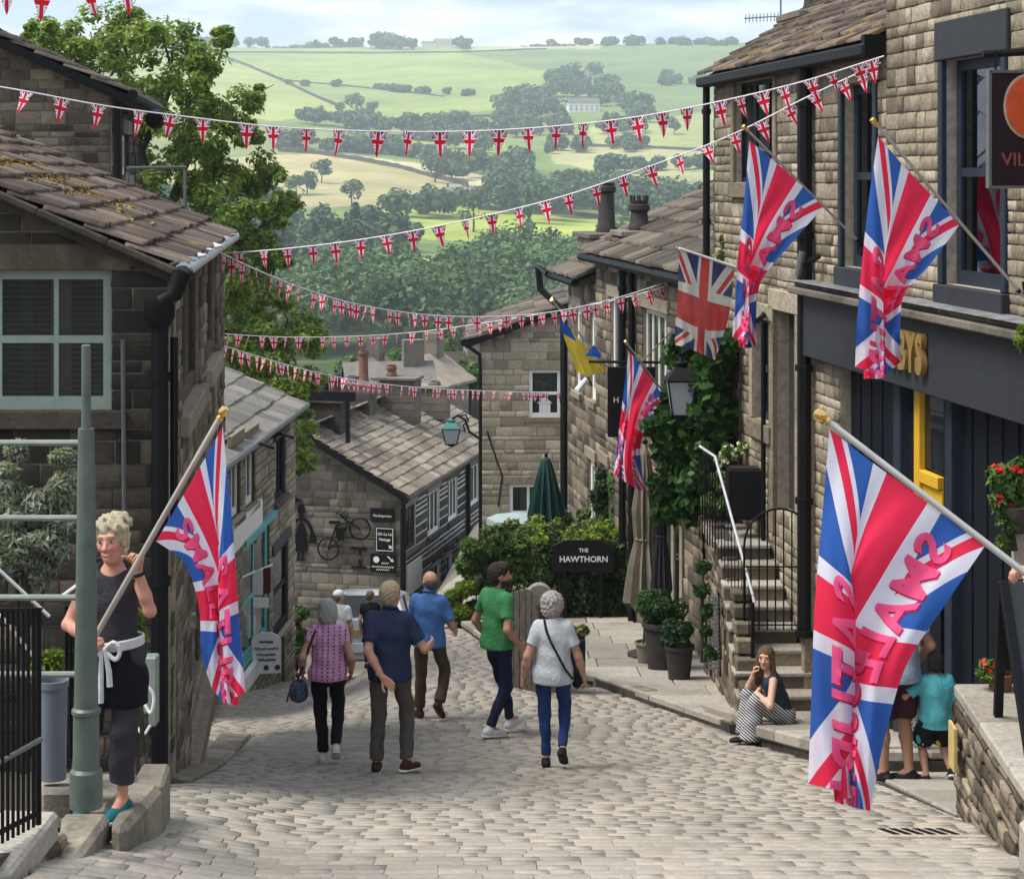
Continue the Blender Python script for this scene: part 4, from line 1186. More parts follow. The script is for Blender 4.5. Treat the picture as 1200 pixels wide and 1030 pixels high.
build_teal_shop()

# ------------------------------------------------------------------ house with signs on its gable, white-painted joints on its front
VA = Vector((-3.45, 58.0, 0)); VD = Vector((.22, .975, 0)).normalized(); VU = Vector((VD.y, -VD.x, 0))
def build_sign_house():
    B = thing('corner_house', Vector((-4, 60, -15)), 'long stone house with tan slate roof and signs on its gable', 'house')
    z0 = -15.8; wid = 6.0; O = VA - VU * wid; O.z = z0; Wg = Wall(O, u=(VU.x, VU.y)); ez = -9.75 - z0; ap = -8.05 - z0
    top = lambda a: ez + (ap - ez) * (1 - abs(a - 3.0) / 3.0)
    masonry(B, Wg, wid, ap, [], M['stone_grey'], M['mortar_mid'], .22, .5, 190, topf=top, key='st_grey', seed=31, depth=.02)
    Of = VA.copy(); Of.z = z0; Wf = Wall(Of, u=(VD.x, VD.y)); L = 12.0; H = 6.0
    first = [op_px(Wf, 471, 487, 578, 622), op_px(Wf, 501, 515, 557, 600), op_px(Wf, 525, 536, 543, 584), op_px(Wf, 549, 561, 522, 562)]
    f0 = min(o[2] for o in first[:3]); f1 = max(o[3] for o in first[:3])
    first = [(o[0], o[1], 4.05, 5.45) for o in first]
    ground = [op_px(Wf, 508, 516, 642, 693), op_px(Wf, 523, 530, 637, 690), op_px(Wf, 537, 543, 627, 681), op_px(Wf, 552, 562, 600, 635)]
    ground = [(o[0], o[1], .9 + (.6 if i == 3 else 0), 3.1) for i, o in enumerate(ground)]
    masonry(B, Wf, L, H, first + ground, M['stone_black'], M['mortar_white'], .235, .8, 90, key='st_black', seed=32, depth=.025, gap=.075, a0=.08)
    for i, o in enumerate(first): window(B, Wf, o, 'white_paint' if i else 'charcoal_paint', 3, 1, .09, .09, .05, 'stone_black' if i else 'stone_grey', 'stone_grey', glass='glass_dark')
    for i, o in enumerate(ground): window(B, Wf, o, 'white_paint', 1 if i < 3 else 2, 2, .22, .09, .04, None if i < 3 else 'stone_grey', 'stone_black', glass='glass_dark')
    n = Vector((VU.x, VU.y, 0)); rise = (ap - ez) / 3.0
    up = (-n + Vector((0, 0, rise))).normalized(); e = Vector((VA.x, VA.y, -9.80)) + n * .35 - VD * .45
    roof_plane(B, e, VD, up, 13.0, 3.9, 'slate_tan', .48, .29, .045, 290, 'sl_tan', seed=33)
    up2 = (n + Vector((0, 0, rise))).normalized(); e2 = e - n * 6.7
    roof_plane(B, e2 + VD * 13.0, -VD, up2, 13.0, 3.8, 'slate_tan', .9, .5, .06, 0, 'sl_tan', seed=34)
    gutter(B, [e + n * .06 + Vector((0, 0, -.06)), e + n * .06 + VD * 13], .09, 'stone_grey')
    MB().box(e + up * 1.9 - VD * .02 + Vector((0, 0, -.14)), (3.9, .08, .16), up, VD).build('bargeboard', M['black_iron'], B)
    m = MB(); W0 = wall_px(Wf, 546, 600)[0]; downpipe(B, Wf.p(W0, H - .05, .09), z0, .08)
    downpipe(B, Wf.p(.05, H - .1, .09), z0, .07)
    MB().tube([Wg.p(.2, 4.6, .03), Wg.p(5.9, 4.55, .03)], .015, 5).build('cable', M['black_iron'], B)
    # chimneys on and by the ridge
    rz = lambda t: Vector((VA.x, VA.y, 0)) - VU * 3.0 + VD * t + Vector((0, 0, -8.45))
    chimney(B, rz(1.3), 1.5, .7, 1.25, 'sooty', [(-.5, .75, .2, 'pot_dark'), (.05, .7, .22, 'pot_dark'), (.48, .75, .2, 'pot_dark')], u=VU, pot_h=.8)
    m = MB(); p = rz(.3)
    for k in (-.4, .55): m.box(p + VU * (k * 2.2) + Vector((0, 0, .9)), (.12, .12, 1.6), VU, VD)
    m.box(p + VU * .16 + Vector((0, 0, 1.55)), (2.6, .14, .3), VU, VD); m.build('timber_frame', M['black_iron'], B)
    for t, a, b in ((1.9, 1.0, .6), (3.6, .8, .7)):
        p = rz(t) + VU * .3 + Vector((0, 0, .35)); MB().box(p, (1.1, .5, .04), (VU - Vector((0, 0, rise))).normalized(), VD).build('lead_flashing', M['lead'], B)
    chimney(B, rz(5.2) + Vector((0, 0, .1)), 1.1, .8, 1.25, 'stone_grey', [(-.2, .2, .25, 'stone_grey'), (.2, 1.1, .17, 'terracotta')], u=VU)
    chimney(B, rz(7.2) + VU * .8 + Vector((0, 0, -.2)), 1.5, .9, 1.55, 'stone_grey', [(-.2, .4, .17, 'terracotta')], u=VU)
    chimney(B, rz(9.6) + VU * 1.5 + Vector((0, 0, -.3)), 1.0, .7, 1.1, 'stone_grey', [(0, .15, .2, 'stone_grey')], u=VU)
    # signs, iron figure and bicycle on the gable: things of their own
    def sign(px0, px1, py0, py1, label, lines, mat='sign_black', border=False):
        o = op_px(Wg, px0, px1, py0, py1); c = Wg.p((o[0] + o[1]) / 2, (o[2] + o[3]) / 2, .09)
        t = thing('wall_sign', c - Vector((0, 0, (o[3] - o[2]) / 2)), label, 'sign', 'signs on the gable wall')
        m = MB(); Wg.box(m, *o, .06, .11); m.build('board', M[mat], t, bevel=.01)
        if border:
            m = MB()
            for q in ((o[0] + .03, o[1] - .03, o[2] + .03, o[2] + .05), (o[0] + .03, o[1] - .03, o[3] - .05, o[3] - .03), (o[0] + .03, o[0] + .05, o[2] + .05, o[3] - .05), (o[1] - .05, o[1] - .03, o[2] + .05, o[3] - .05)): Wg.box(m, *q, .111, .116)
            m.build('border', M['sign_white'], t)
        for body, size, fx, fy in lines:
            p = Wg.p(o[0] + (o[1] - o[0]) * fx, o[2] + (o[3] - o[2]) * fy, .113)
            text_obj('lettering', body, size, frameM(p, Wg.u, (0, 0, 1)), M['sign_white'], t, .002)
        return t, o
    sign(435, 463, 595, 611, 'upper dark wall sign with faint lettering', [('The Emporium', .10, .5, .45)])
    t, o = sign(441, 463, 617, 646, 'bordered black wall sign reading Oh La La Vintage', [('Oh La La', .125, .5, .72), ('Vintage', .125, .5, .5)], border=True)
    def arrow(t, o, x0, y0, x1, y1):
        a = Wg.p(o[0] + (o[1] - o[0]) * x0, o[2] + (o[3] - o[2]) * y0, .115); b = Wg.p(o[0] + (o[1] - o[0]) * x1, o[2] + (o[3] - o[2]) * y1, .115)
        d = (b - a).normalized(); s = d.cross(Wg.n); m = MB(); m.prism([a - s * .018, a + s * .018, b - d * .1 + s * .018, b - d * .1 + s * .06, b, b - d * .1 - s * .06, b - d * .1 - s * .018], Wg.n * .004); m.build('arrow', M['sign_white'], t)
    arrow(t, o, .72, .27, .9, .14)
    t, o = sign(435, 465, 648, 670, 'lower black wall sign with white arrow and round emblem', [])
    for fx0, fx1, fy in ((.45, .72, .5), (.08, .92, .3), (.25, .75, .15)):      # lines of small unreadable white print
        n_ = int((fx1 - fx0) * 26); MB().tube([Wg.p(o[0] + (o[1] - o[0]) * (fx0 + (fx1 - fx0) * k_ / n_), o[2] + (o[3] - o[2]) * (fy + (.035 if k_ % 2 else -.035)), .116) for k_ in range(n_ + 1)], .011, 4).build('lettering', M['sign_white'], t)
    arrow(t, o, .68, .88, .92, .58)
    m = MB(); c = Wg.p(o[0] + (o[1] - o[0]) * .24, o[2] + (o[3] - o[2]) * .68, .113); m.lathe(c, [(.0, 0), (.1, 0), (.1, .004), (0, .004)], 14, axis=Wg.n); m.build('emblem', M['sign_white'], t)
    o = op_px(Wf, 472, 489, 620, 660); t = thing('shop_banner', Wf.p((o[0] + o[1]) / 2, o[2], .2), 'pale shop banner sign on the front of the corner house', 'sign')
    m = MB(); Wf.box(m, o[0], o[1], 2.75, 3.7, .1, .16); m.build('board', M['sign_grey'], t); 
    # iron lady with a bag
    k = lambda x, y: Wg.p(*wall_px(Wg, x, y), .06)
    f = thing('iron_figure', k(354, 655), 'black iron silhouette of a lady with a bag on the gable wall', 'wall ornament')
    def sil(pts, name): MB().prism([k(x, y) for x, y in pts], Wg.n * .04).build(name, M['black_iron'], f)
    sil([(347, 646), (346, 634), (350, 617), (353, 611), (350, 606), (357, 606), (354.5, 611), (358, 618), (361, 634), (361, 645), (356, 647), (351, 645)], 'dress')
    sil([(350, 592), (354, 590), (357, 592), (358, 597), (356, 602), (355, 607), (352, 607), (351, 602), (349.5, 597)], 'head')
    sil([(357, 606), (363, 610), (367, 620), (368, 626), (366, 626), (364, 620), (361, 613), (357, 610)], 'arm'); sil([(351, 606), (345, 609), (342, 615), (344, 616), (347, 612), (351, 610)], 'arm')
    sil([(364, 626), (366, 624), (370, 626), (371, 636), (363, 636)], 'bag')
    for dx in (0, 5): sil([(349.5 + dx, 646), (351.5 + dx, 646), (351.5 + dx, 653), (353 + dx, 656), (348 + dx, 656), (349.5 + dx, 653)], 'leg')
    p = thing('iron_pennant', k(344, 585), 'small black iron pennant above the iron lady', 'wall ornament'); MB().prism([k(344, 581), k(355, 585), (k(346, 589)), k(344, 589)], Wg.n * .03).build('plate', M['black_iron'], p)
    # old bicycle hung on the wall
    b = thing('bicycle', k(405, 655), 'old dark bicycle hung tilted on the gable wall', 'bicycle')
    def ringw(cx, cy, r, name):
        c = k(cx, cy) + Wg.n * .1; m = MB(); m.tube([c + Wg.u * (r * math.cos(q)) + Vector((0, 0, r * math.sin(q))) for q in np.linspace(0, 2 * math.pi, 25)[:-1]], .028, 6, closed=True)
        o = m.build(name, M['black_iron'], b)
        for q in np.linspace(0, math.pi, 7)[:-1]:
            dv = Wg.u * (r * math.cos(q)) + Vector((0, 0, r * math.sin(q))); MB().tube([c - dv, c + dv], .005, 4).build('spoke', M['gutter_grey'], o)
    ringw(386.5, 642, .33, 'wheel'); ringw(423.5, 618.5, .33, 'wheel')
    kk = lambda x, y: k(x, y) + Wg.n * .1
    m = MB()
    for a_, b_ in (((386.5, 642), (399, 632)), ((399, 632), (409, 614)), ((399, 632), (396, 615)), ((396, 615), (409, 611)), ((386.5, 642), (396, 615)), ((423.5, 618.5), (408, 609)), ((408, 609), (401, 602))): m.tube([kk(*a_), kk(*b_)], .03, 6)
    m.build('frame', M['black_iron'], b)
    m = MB(); m.box(kk(394, 611), (.32, .16, .07), Wg.u, Wg.n); m.build('saddle', M['black_iron'], b)
    MB().tube([kk(396, 600), kk(401, 602), kk(406, 598)], .022, 6).build('handlebar', M['black_iron'], b)
    m = MB(); m.prism([kk(396, 628), kk(405, 632), kk(405, 617), kk(396, 618)], Wg.n * .06); m.build('basket', M['black_iron'], b)
    for y in (642, 664):
        s = thing('iron_bracket', k(422, y + 2), 'small rusty iron bracket on the gable, %s one' % ('upper' if y < 650 else 'lower'), 'bracket')
        MB().box(k(421, y), (.5, .06, .06), Wg.u, Wg.n).build('bar', M['black_iron'], s); MB().box(k(422, y + (4 if y < 650 else -5)), (.05, .05, .22), Wg.u, Wg.n).build('stem', M['black_iron'], s)
build_sign_house()

# ------------------------------------------------------------------ pale gabled house in the middle
def build_middle_house():
    B = thing('gabled_house', Vector((1.5, 51, -10.5)), 'pale stone gabled house in the middle with one white sash window', 'house')
    z0 = -11.4; W = Wall((-.86, 50, z0), 0.02); wid = 5.0
    top = lambda a: -4.25 - z0 + .37 * min(a, 3.4) - .37 * max(0, a - 3.4)
    o1 = op_px(W, 620, 657, 433, 489); o2 = op_px(W, 597, 641, 567, 604)
    masonry(B, W, wid, top(3.4), [o1, o2], M['stone_pale'], M['mortar_pale'], .2, .45, 170, topf=top, key='st_pale', seed=41, depth=.014)
    w = window(B, W, o1, 'white_paint', 1, 2, .09, .05, .03, 'stone_warm', 'stone_warm', sash=True, curtain=[(.08, .92, 'net_curtain')], lintel_h=.22)
    p = W.p((o1[0] + o1[1]) / 2, o1[2] + .12, -.08); m = MB(); m.box(p + Vector((0, 0, .12)), (.3, .1, .26)); m.prism([p + Vector((-.2, -.06, .25)), p + Vector((.2, -.06, .25)), p + Vector((0, -.06, .42))], (0, .1, 0)); m.build('ornament_house', M['sign_grey'], w)
    window(B, W, o2, 'white_paint', 2, 1, .09, .07, .04, 'stone_warm', 'stone_warm', curtain=[(0.3, 1, 'net_curtain')])
    m = MB(); Wl = Wall((-.86, 56, z0), u=(0, -1)); W2 = Wall((-.86, 50.01, z0), u=(0, 1))
    side = MB(); side.box(Vector((-.86 + .16, 53.1, z0 + 3.5)), (.3, 6.0, 7.0)); side.build('side_wall', M['stone_grey'], B)
    d = Vector((0, 1, 0)); up = Vector((1, 0, .37)).normalized(); e = Vector((-1.2, 49.75, -4.40))
    roof_plane(B, e, d, up, 6.5, 4.0, 'slate_brown', .6, .4, .06, 0, 'sl_brown', seed=42)
    roof_plane(B, e + Vector((7.5, 6.5, 0)), -d, Vector((-1, 0, .37)).normalized(), 6.5, 4.0, 'slate_brown', .9, .5, .06, 0, 'sl_brown', seed=43)
    MB().box(e + up * 2.0 + Vector((0, -.03, -.1)), (4.1, .1, .12), up, d).build('bargeboard', M['black_iron'], B)
    gutter(B, [e + Vector((-.06, -.12, -.02)), e + Vector((-.06, 6.5, -.02))], .1)
    MB().tube([e + Vector((-.05, -.1, -.05)), Vector((-.86, 49.85, -4.75)), Vector((-.84, 49.86, -5.2)), Vector((-.84, 49.86, z0))], .05, 8).build('downpipe', M['gutter_black'], B, smooth=True)
    # faint cable and old bracket scars on the wall
    MB().tube([W.p(.2, 4.6, .03), W.p(.6, 3.4, .03), W.p(.5, 2.6, .03)], .02, 5).build('cable', M['black_iron'], B)
    # bracket lantern on its corner
    t = thing('street_lantern', P(529, 520, 48.5), 'teal-topped glass street lantern on a curly bracket of the gabled house', 'lantern')
    c = P(529, 520, 48.5); s = 48.5 / F
    lantern(t, c, 21 * s, 13 * s, 30 * s, 'lamp_green')
    k = lambda x, y: P(x, y, 48.7)
    MB().tube([k(529, 492), k(536, 487), k(545, 492), k(550, 506), k(562, 514)], .035, 6).build('bracket', M['black_iron'], t)
    MB().tube([k(537, 488), k(546, 486), k(549, 494), k(543, 498), k(545, 506)], .025, 6).build('scroll', M['black_iron'], t)
def lantern(t, base, wt, wb, h, top_mat, glass='lantern_glass'):
    """square tapering lantern standing on base"""
    b = Vector(base); z = Vector((0, 0, 1))
    cor = lambda w, hz: [b + Vector((sx * w / 2, sy * w / 2, hz)) for sx, sy in ((-1, -1), (1, -1), (1, 1), (-1, 1))]
    lo, hi = cor(wb, 0), cor(wt, h * .62)
    fr = MB()
    for i in range(4):
        fr.tube([lo[i], hi[i]], wt * .035, 5); fr.tube([lo[i], lo[(i + 1) % 4]], wt * .035, 5); fr.tube([hi[i], hi[(i + 1) % 4]], wt * .05, 5)
    fr.build('frame', M['black_iron'], t)
    for i in range(4):
        j = (i + 1) % 4; MB().prism([lo[i], lo[j], hi[j], hi[i]], (lo[i] + lo[j] - 2 * b).normalized() * -.004).build('pane', M[glass], t)
    m = MB(); r = cor(wt * 1.15, h * .63); r2 = cor(wt * .42, h * .84); m.add(r + r2, [(0, 1, 5, 4), (1, 2, 6, 5), (2, 3, 7, 6), (3, 0, 4, 7), (3, 2, 1, 0), (4, 5, 6, 7)])
    m.lathe(b, [(wt * .2, h * .84), (wt * .23, h * .92), (wt * .1, h * .95), (wt * .05, h * 1.0), (.005, h * 1.02)], 10); m.build('hood', M[top_mat], t)
    MB().lathe(b, [(wb * .25, -h * .1), (wb * .45, -.01), (wb * .45, .01)], 10).build('foot', M['black_iron'], t)
build_middle_house()

# ------------------------------------------------------------------ right hand row
RX0, RS = 6.6, -.149
RU = Vector((-RS, -1, 0)).normalized()              # along the facades, towards the camera
def rline(Y): return Vector((RX0 + RS * Y, Y, 0))
def build_right_shop():
    B = thing('right_shop_house', Vector((4.2, 18, -5.8)), 'warm stone house on the right with charcoal shop fascia and tall dark sash windows', 'house')
    z0 = -6.4; O = rline(25.7); O.z = z0; W = Wall(O, u=(RU.x, RU.y)); L = (25.7 - 11.5) * 1.011; H = 1.36 - z0
    w1 = op_px(W, 1109, 1178, 66, 338); w2 = op_px(W, 990, 1027, 98, 315); w3 = op_px(W, 863, 909, 94, 214); dr = op_px(W, 910, 936, 366, 604); w4 = op_px(W, 885, 905, 374, 494)
    aj = wall_px(W, 1040, 60)[0]; ash = wall_px(W, 985, 500)[0]
    fas = 4.35; shop = (ash, L, 0, fas)
    masonry(B, W, aj, H, [w2, w3, dr, w4, shop], M['stone_warm'], M['mortar_pale'], .128, .25, 215, key='st_warm', seed=51, depth=.016)
    masonry(B, W, L, H + 2.2, [w1, shop], M['stone_warm'], M['mortar_pale'], .128, .25, 85, key='st_warm', seed=52, depth=.016, a0=aj)
    for w in (w1, w2):
        window(B, W, w, 'slate_paint', 1, 2, .10, .05, .10, 'charcoal_paint', 'charcoal_paint' if w is w1 else 'stone_warm', sash=True, jamb='slate_paint', sill_h=.24, lintel_h=.36, jw=.10, curtain=[(.0, .25, 'net_curtain'), (.8, 1, 'net_curtain')])
    window(B, W, w3, 'navy_paint', 3, 1, .05, .12, .07, 'stone_warm', 'stone_warm', glass='glass_dark', jamb='stone_warm', sill_h=.2)
    window(B, W, w4, 'slate_paint', 1, 2, .07, .05, .08, 'stone_warm', 'stone_warm', sash=True, jamb='stone_warm', sill_h=.22, curtain=[(0, .5, 'net_curtain')])
    # doorway
    m = MB(); W.box(m, dr[0], dr[1], dr[2] - .3, dr[3], -.22, -.16); d = m.build('door', M['pot_dark'], B)
    for a, b in ((dr[0] - .16, dr[0]), (dr[1], dr[1] + .16)): m = MB(); W.box(m, a, b, dr[2] - .3, dr[3], -.02, .055); m.build('door_jamb', M['stone_warm'], B, bevel=.01)
    m = MB(); W.box(m, dr[0] - .18, dr[1] + .18, dr[3] + .002, dr[3] + .25, -.02, .06); m.build('door_lintel', M['stone_warm'], B, bevel=.01)
    # shopfront
    afs = wall_px(W, 953, 380)[0]
    m = MB(); W.box(m, afs, L, fas + .02, fas + .72, .06, .16); m.build('fascia', M['charcoal_paint'], B, bevel=.01)
    m = MB(); W.box(m, afs - .04, L, fas + .72, fas + .80, .02, .30); W.box(m, afs - .02, L, fas + .80, fas + .86, .02, .22); m.build('cornice', M['stone_grey'], B, bevel=.015)
    rr = random.Random(4)
    for i in range(9):
        a = afs + (L - afs) * i / 9; m = MB(); W.box(m, a, a + (L - afs) / 9 - .01, fas + .862, fas + .87 + rr.uniform(0, .008), .0, .31 + rr.uniform(-.006, .006)); m.build('lead_sheet', M['lead_dark'], B, bevel=.004)
    m = MB(); W.box(m, afs, afs + .12, 0, fas, .02, .14); m.build('pilaster', M['stone_warm'], B)
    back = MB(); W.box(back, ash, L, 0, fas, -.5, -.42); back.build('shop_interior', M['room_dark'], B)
    yd = op_px(W, 1066, 1094, 452, 700); yd = (yd[0], yd[1], .4, fas - .25)
    a = ash; i = 0
    while a < L:
        w = .17
        if not (yd[0] - .1 < a + w / 2 < yd[1] + .1):
            m = MB(); W.box(m, a, a + w - .012, .1, fas, -.16, -.12 + .012 * (i % 2)); m.build('board', M['navy_paint'], B)
        a += w; i += 1
    for px0, px1 in ((1044, 1052), (1104, 1112)):
        o = op_px(W, px0, px1, 470, 560); m = MB(); W.box(m, o[0], o[1], .1, fas, -.13, -.02); m.build('post', M['slate_paint'], B, bevel=.01)
    o = op_px(W, 1046, 1054, 470, 560); m = MB(); W.box(m, o[0] + .1, o[1] + .14, 1.2, fas - .3, -.14, -.1); m.build('pane', M['glass_dark'], B)
    m = MB(); a0, a1 = yd[0], yd[1]
    W.box(m, a0, a0 + .14, 2.95, fas, -.11, -.04); W.box(m, a0 + .141, a1, 3.44, 3.56, -.11, -.035); W.box(m, a0 + .141, a1, 2.95, 3.438, -.11, -.08); m.build('yellow_door', M['yellow_paint'], B, bevel=.008)
    m = MB(); W.box(m, a0, a1, .1, 2.948, -.12, -.07); m.build('door_base', M['navy_paint'], B)
    m = MB(); W.box(m, a0 + .14, a1, 3.58, fas, -.11, -.10); m.build('pane', M['glass_dark'], B)
    m = MB(); W.box(m, L - 1.0 - 1.6, L - 1.45, .1, fas, -.12, -.02); m.build('pilaster', M['stone_warm'], B)
    # gilt letters on the fascia
    o = op_px(W, 1046, 1101, 392, 448); text_obj('lettering', 'NSBYS', .50, frameM(W.p((o[0] + o[1]) / 2 + .2, fas + .37, .20), W.u, (0, 0, 1)) @ Matrix.Diagonal((.74, 1, 1, 1)), M['gold_paint'], B, .02, .03)
    # roof of the lower part, eaves board and gutter
    n = W.n; up = (-n + Vector((0, 0, .62))).normalized(); e = W.p(0, H, .14)
    roof_plane(B, e, RU, up, aj - .05, 3.6, 'slate_moss', .34, .2, .04, 150, 'sl_moss', seed=53)
    g0 = e + n * .06; mb = MB(); mb.box(e + RU * (aj / 2 - .02) + n * .02 + Vector((0, 0, -.09)), (aj, .2, .13), RU, n); mb.build('gutter', M['gutter_black'], B, bevel=.02)
    m = MB(); W.box(m, aj - .1, aj + .0, H - .16, H + .06, .02, .24); m.build('corbel', M['black_iron'], B)
    downpipe(B, W.p(.03, H - .05, .12), -6.9, .05)
    apx = wall_px(W, 955, 300)[0]; downpipe(B, W.p(apx, H - .1, .12), -5.2, .085)
    apx = wall_px(W, 902, 300)[0]; MB().tube([W.p(apx, 4.6, .08), W.p(apx, 1.3, .08)], .03, 8).build('downpipe', M['gutter_black'], B)
    p = W.p(apx - .1, 4.7, .05); MB().tube([p, p + n * .1 + RU * .35, p + RU * .55 + n * .25 + Vector((0, 0, -.05))], .03, 6).build('wall_bracket', M['black_iron'], B)
    # chimney behind, aerial
    c = P(958, 20, 25.5); chimney(B, Vector((c.x, c.y, c.z - 1.0)), .9, .7, .95, 'stone_grey', [(-.2, .5, .13, 'pot_dark'), (.2, .5, .13, 'pot_dark')], u=RU)
    t = thing('aerial', P(915, 35, 26), 'thin television aerial above the mossy right hand roof', 'aerial')
    k = lambda x, y: P(x, y, 26)
    MB().tube([k(915, 60), k(915, -5)], .015, 5).build('mast', M['metal_aerial'], t); MB().tube([k(872, 22), k(918, 19)], .01, 5).build('boom', M['metal_aerial'], t)
    for i in range(10): x = 874 + i * 4.2; MB().tube([k(x, 17 - i * .2), k(x, 27 - i * .2)], .006, 4).build('element', M['metal_aerial'], t)
    # security cameras and cables above the fascia
    for px, py in ((966, 300),):
        a, b = wall_px(W, px, py); p = W.p(a, b, .05); t = thing('security_camera', p, 'white and black security camera above the shop cornice', 'camera')
        MB().tube([p, p + n * .2 + Vector((0, 0, -.1))], .03, 6).build('arm', M['black_iron'], t); MB().tube([p + n * .2 + Vector((0, 0, .05)), p + n * .26 + Vector((0, 0, -.22))], [.04, .035], 8).build('housing', M['gutter_grey'], t)
    return W
RW = build_right_shop()

def build_right_row():
    B = thing('cottage_row', Vector((1.8, 30, -7)), 'low stone cottage with sagging slate roof beyond the ivy on the right', 'cottage')
    z0 = -8.3; n = Vector((RU.y, -RU.x, 0))
    O = rline(34.0); O.z = z0; W = Wall(O, u=(RU.x, RU.y)); L = 8.3 * 1.011; H = -1.45 - z0
    up_ = [op_px(W, 754, 783, 348, 420), op_px(W, 716, 728, 350, 420)]; up_ = [(o[0], o[1], 4.55, 6.2) for o in up_]
    dn = [op_px(W, 774, 803, 535, 700), op_px(W, 706, 713, 460, 560)]; dn = [(dn[0][0], dn[0][1], .6, 3.3), (dn[1][0], dn[1][1], 1.4, 3.2)]
    masonry(B, W, L, H, up_ + dn, M['stone_side'], M['mortar_mid'], .18, .4, 170, key='st_side', seed=61)
    window(B, W, up_[0], 'cream_paint', 4, 1, .09, .1, .05, 'stone_gable', 'stone_gable', glass='glass_dark'); window(B, W, up_[1], 'white_paint', 2, 1, .1, .07, .05, 'stone_gable', 'stone_gable', glass='glass_dark')
    window(B, W, dn[0], 'stone_gable', 3, 1, .16, .16, .05, None, 'stone_gable', glass='glass_dark'); window(B, W, dn[1], 'white_paint', 1, 2, .1, .06, .05, 'stone_gable', 'stone_gable', glass='glass_dark')
    m = MB(); W.box(m, dn[0][0] - .3, dn[0][1] + .3, dn[0][3] + .25, dn[0][3] + .42, 0, .3); m.build('canopy', M['stone_grey'], B, bevel=.02)
    upv = (-n + Vector((0, 0, .50))).normalized(); e = W.p(-.2, H + .05, .2)
    roof_plane(B, e, RU, upv, L + .3, 3.6, 'slate_brown', .5, .34, .06, 190, 'sl_brown', seed=62)
    gutter(B, [e + n * .06 + Vector((0, 0, -.07)), e + n * .06 + RU * (L + .2) + Vector((0, 0, -.07))], .075)
    for px in (736, 747): a = wall_px(W, px, 380)[0]; downpipe(B, W.p(a, H, .1), z0 + 1, .06)
    c0 = W.p(1.0, H + 1.35, -2.7)
    chimney(B, P(712, 300, 36.0) - Vector((0, 0, .2)), 1.6, .9, .55, 'stone_grey', [(-.1, .95, .17, 'pot_dark')], u=RU, cap='stone_grey')
    chimney(B, P(749, 290, 33.0) - Vector((0, 0, .2)), .8, .7, .4, 'stone_grey', [(0, .52, .17, 'pot_dark')], u=RU, crown=True)
    # moss on the roof end
    # farther, lower cottage
    B2 = thing('end_cottage', Vector((1.2, 36, -8)), 'end cottage of the right hand row with white window frames', 'cottage')
    O2 = rline(36.75); O2.z = z0 - .3; O2 = O2 - n * .12 if False else O2; W2 = Wall(O2, u=(RU.x, RU.y)); L2 = 2.73 * 1.011; H2 = -1.95 - z0 + .3
    o = [op_px(W2, 692, 699, 340, 420), op_px(W2, 675, 682, 345, 420), op_px(W2, 690, 698, 458, 556)]
    o = [(o[0][0], o[0][1], 4.5, 6.1), (o[1][0], o[1][1], 4.5, 6.1), (o[2][0], o[2][1], 1.6, 3.4)]
    masonry(B2, W2, L2, H2, o, M['stone_side'], M['mortar_mid'], .19, .42, 60, key='st_side', seed=63)
    for q in o: window(B2, W2, q, 'white_paint', 2, 1, .14, .07, .04, 'stone_gable', 'stone_gable', glass='glass_dark')
    e2 = W2.p(-.25, H2 + .05, .3); roof_plane(B2, e2, RU, upv, L2 + .2, 3.3, 'slate_brown', .5, .34, .06, 40, 'sl_brown', seed=64)
    gutter(B2, [e2 + n * .06 + Vector((0, 0, -.06)), e2 + n * .06 + RU * L2 + Vector((0, 0, -.06))], .07)
    MB().tube([e2 + n * .1 + Vector((0, 0, -.02)), e2 + n * .25 + Vector((0, 0, .1)) - RU * .15, e2 + n * .2 - RU * .2 + Vector((0, 0, -.35)), W2.p(-.05, H2 - .7, .1), W2.p(-.05, 0, .1)], .075, 8).build('downpipe', M['gutter_black'], B2, smooth=True)
    end = MB(); Wend = Wall(O2 - n * 5, u=(n.x, n.y)); Wend.box(end, 0, 5.0, 0, H2 + .2, -.3, -.01); end.build('end_wall', M['stone_grey'], B2)
    p = P(663, 322, 37.2)
    return W
RW2 = build_right_row()

# ------------------------------------------------------------------ roofs of the village between the house and the wood
def village_roof(px, py, Y, L, D, H, label, wall='stone_grey', roof='slate_grey', rot=0.0):
    c = P(px, py, Y); t = thing('village_house', c - Vector((0, 0, H + D * .36)), label, 'house', 'village roofs below the wood')
    g = c - Vector((0, 0, H + D * .36)); u = Vector((math.cos(rot), math.sin(rot), 0)); v = Vector((-u.y, u.x, 0)); z = Vector((0, 0, 1))
    MB().box(g + z * (H / 2 - 3), (L, D, H + 6), u, v, z).build('wall', M[wall], t)
    mb = MB(); e = .3; ends = MB()
    for s in (-1, 1): ends.prism([g + u * (s * L / 2) + v * (-D / 2) + z * H, g + u * (s * L / 2) + v * (D / 2) + z * H, g + u * (s * L / 2) + z * (H + D * .36)], u * (-s * .2))
    ends.build('gable', M[wall], t)
    for k in (-1, 1):
        a = g + v * (k * (D / 2 + e)) - u * (L / 2 + e) + z * (H - .1); mb.prism([a, a + u * (L + 2 * e), a + u * (L + 2 * e) - v * (k * (D / 2 + e)) + z * (D * .36 + .15), a - v * (k * (D / 2 + e)) + z * (D * .36 + .15)], z * .12)
    r = mb.build('roof', M[roof], t)
    MB().box(g + u * (L * .32) + z * (H + D * .36 + .4), (.9, .7, 1.4), u, v, z).build('chimney', M['stone_grey'], r)
village_roof(430, 424, 95, 4, 3.4, 5, 'white gabled house just behind the dark chimney pots', 'white_paint', 'slate_grey', 1.3)
village_roof(532, 416, 92, 3.2, 3, 5, 'grey-brown village roof beside the gabled house', 'stone_grey', 'slate_brown', .3)
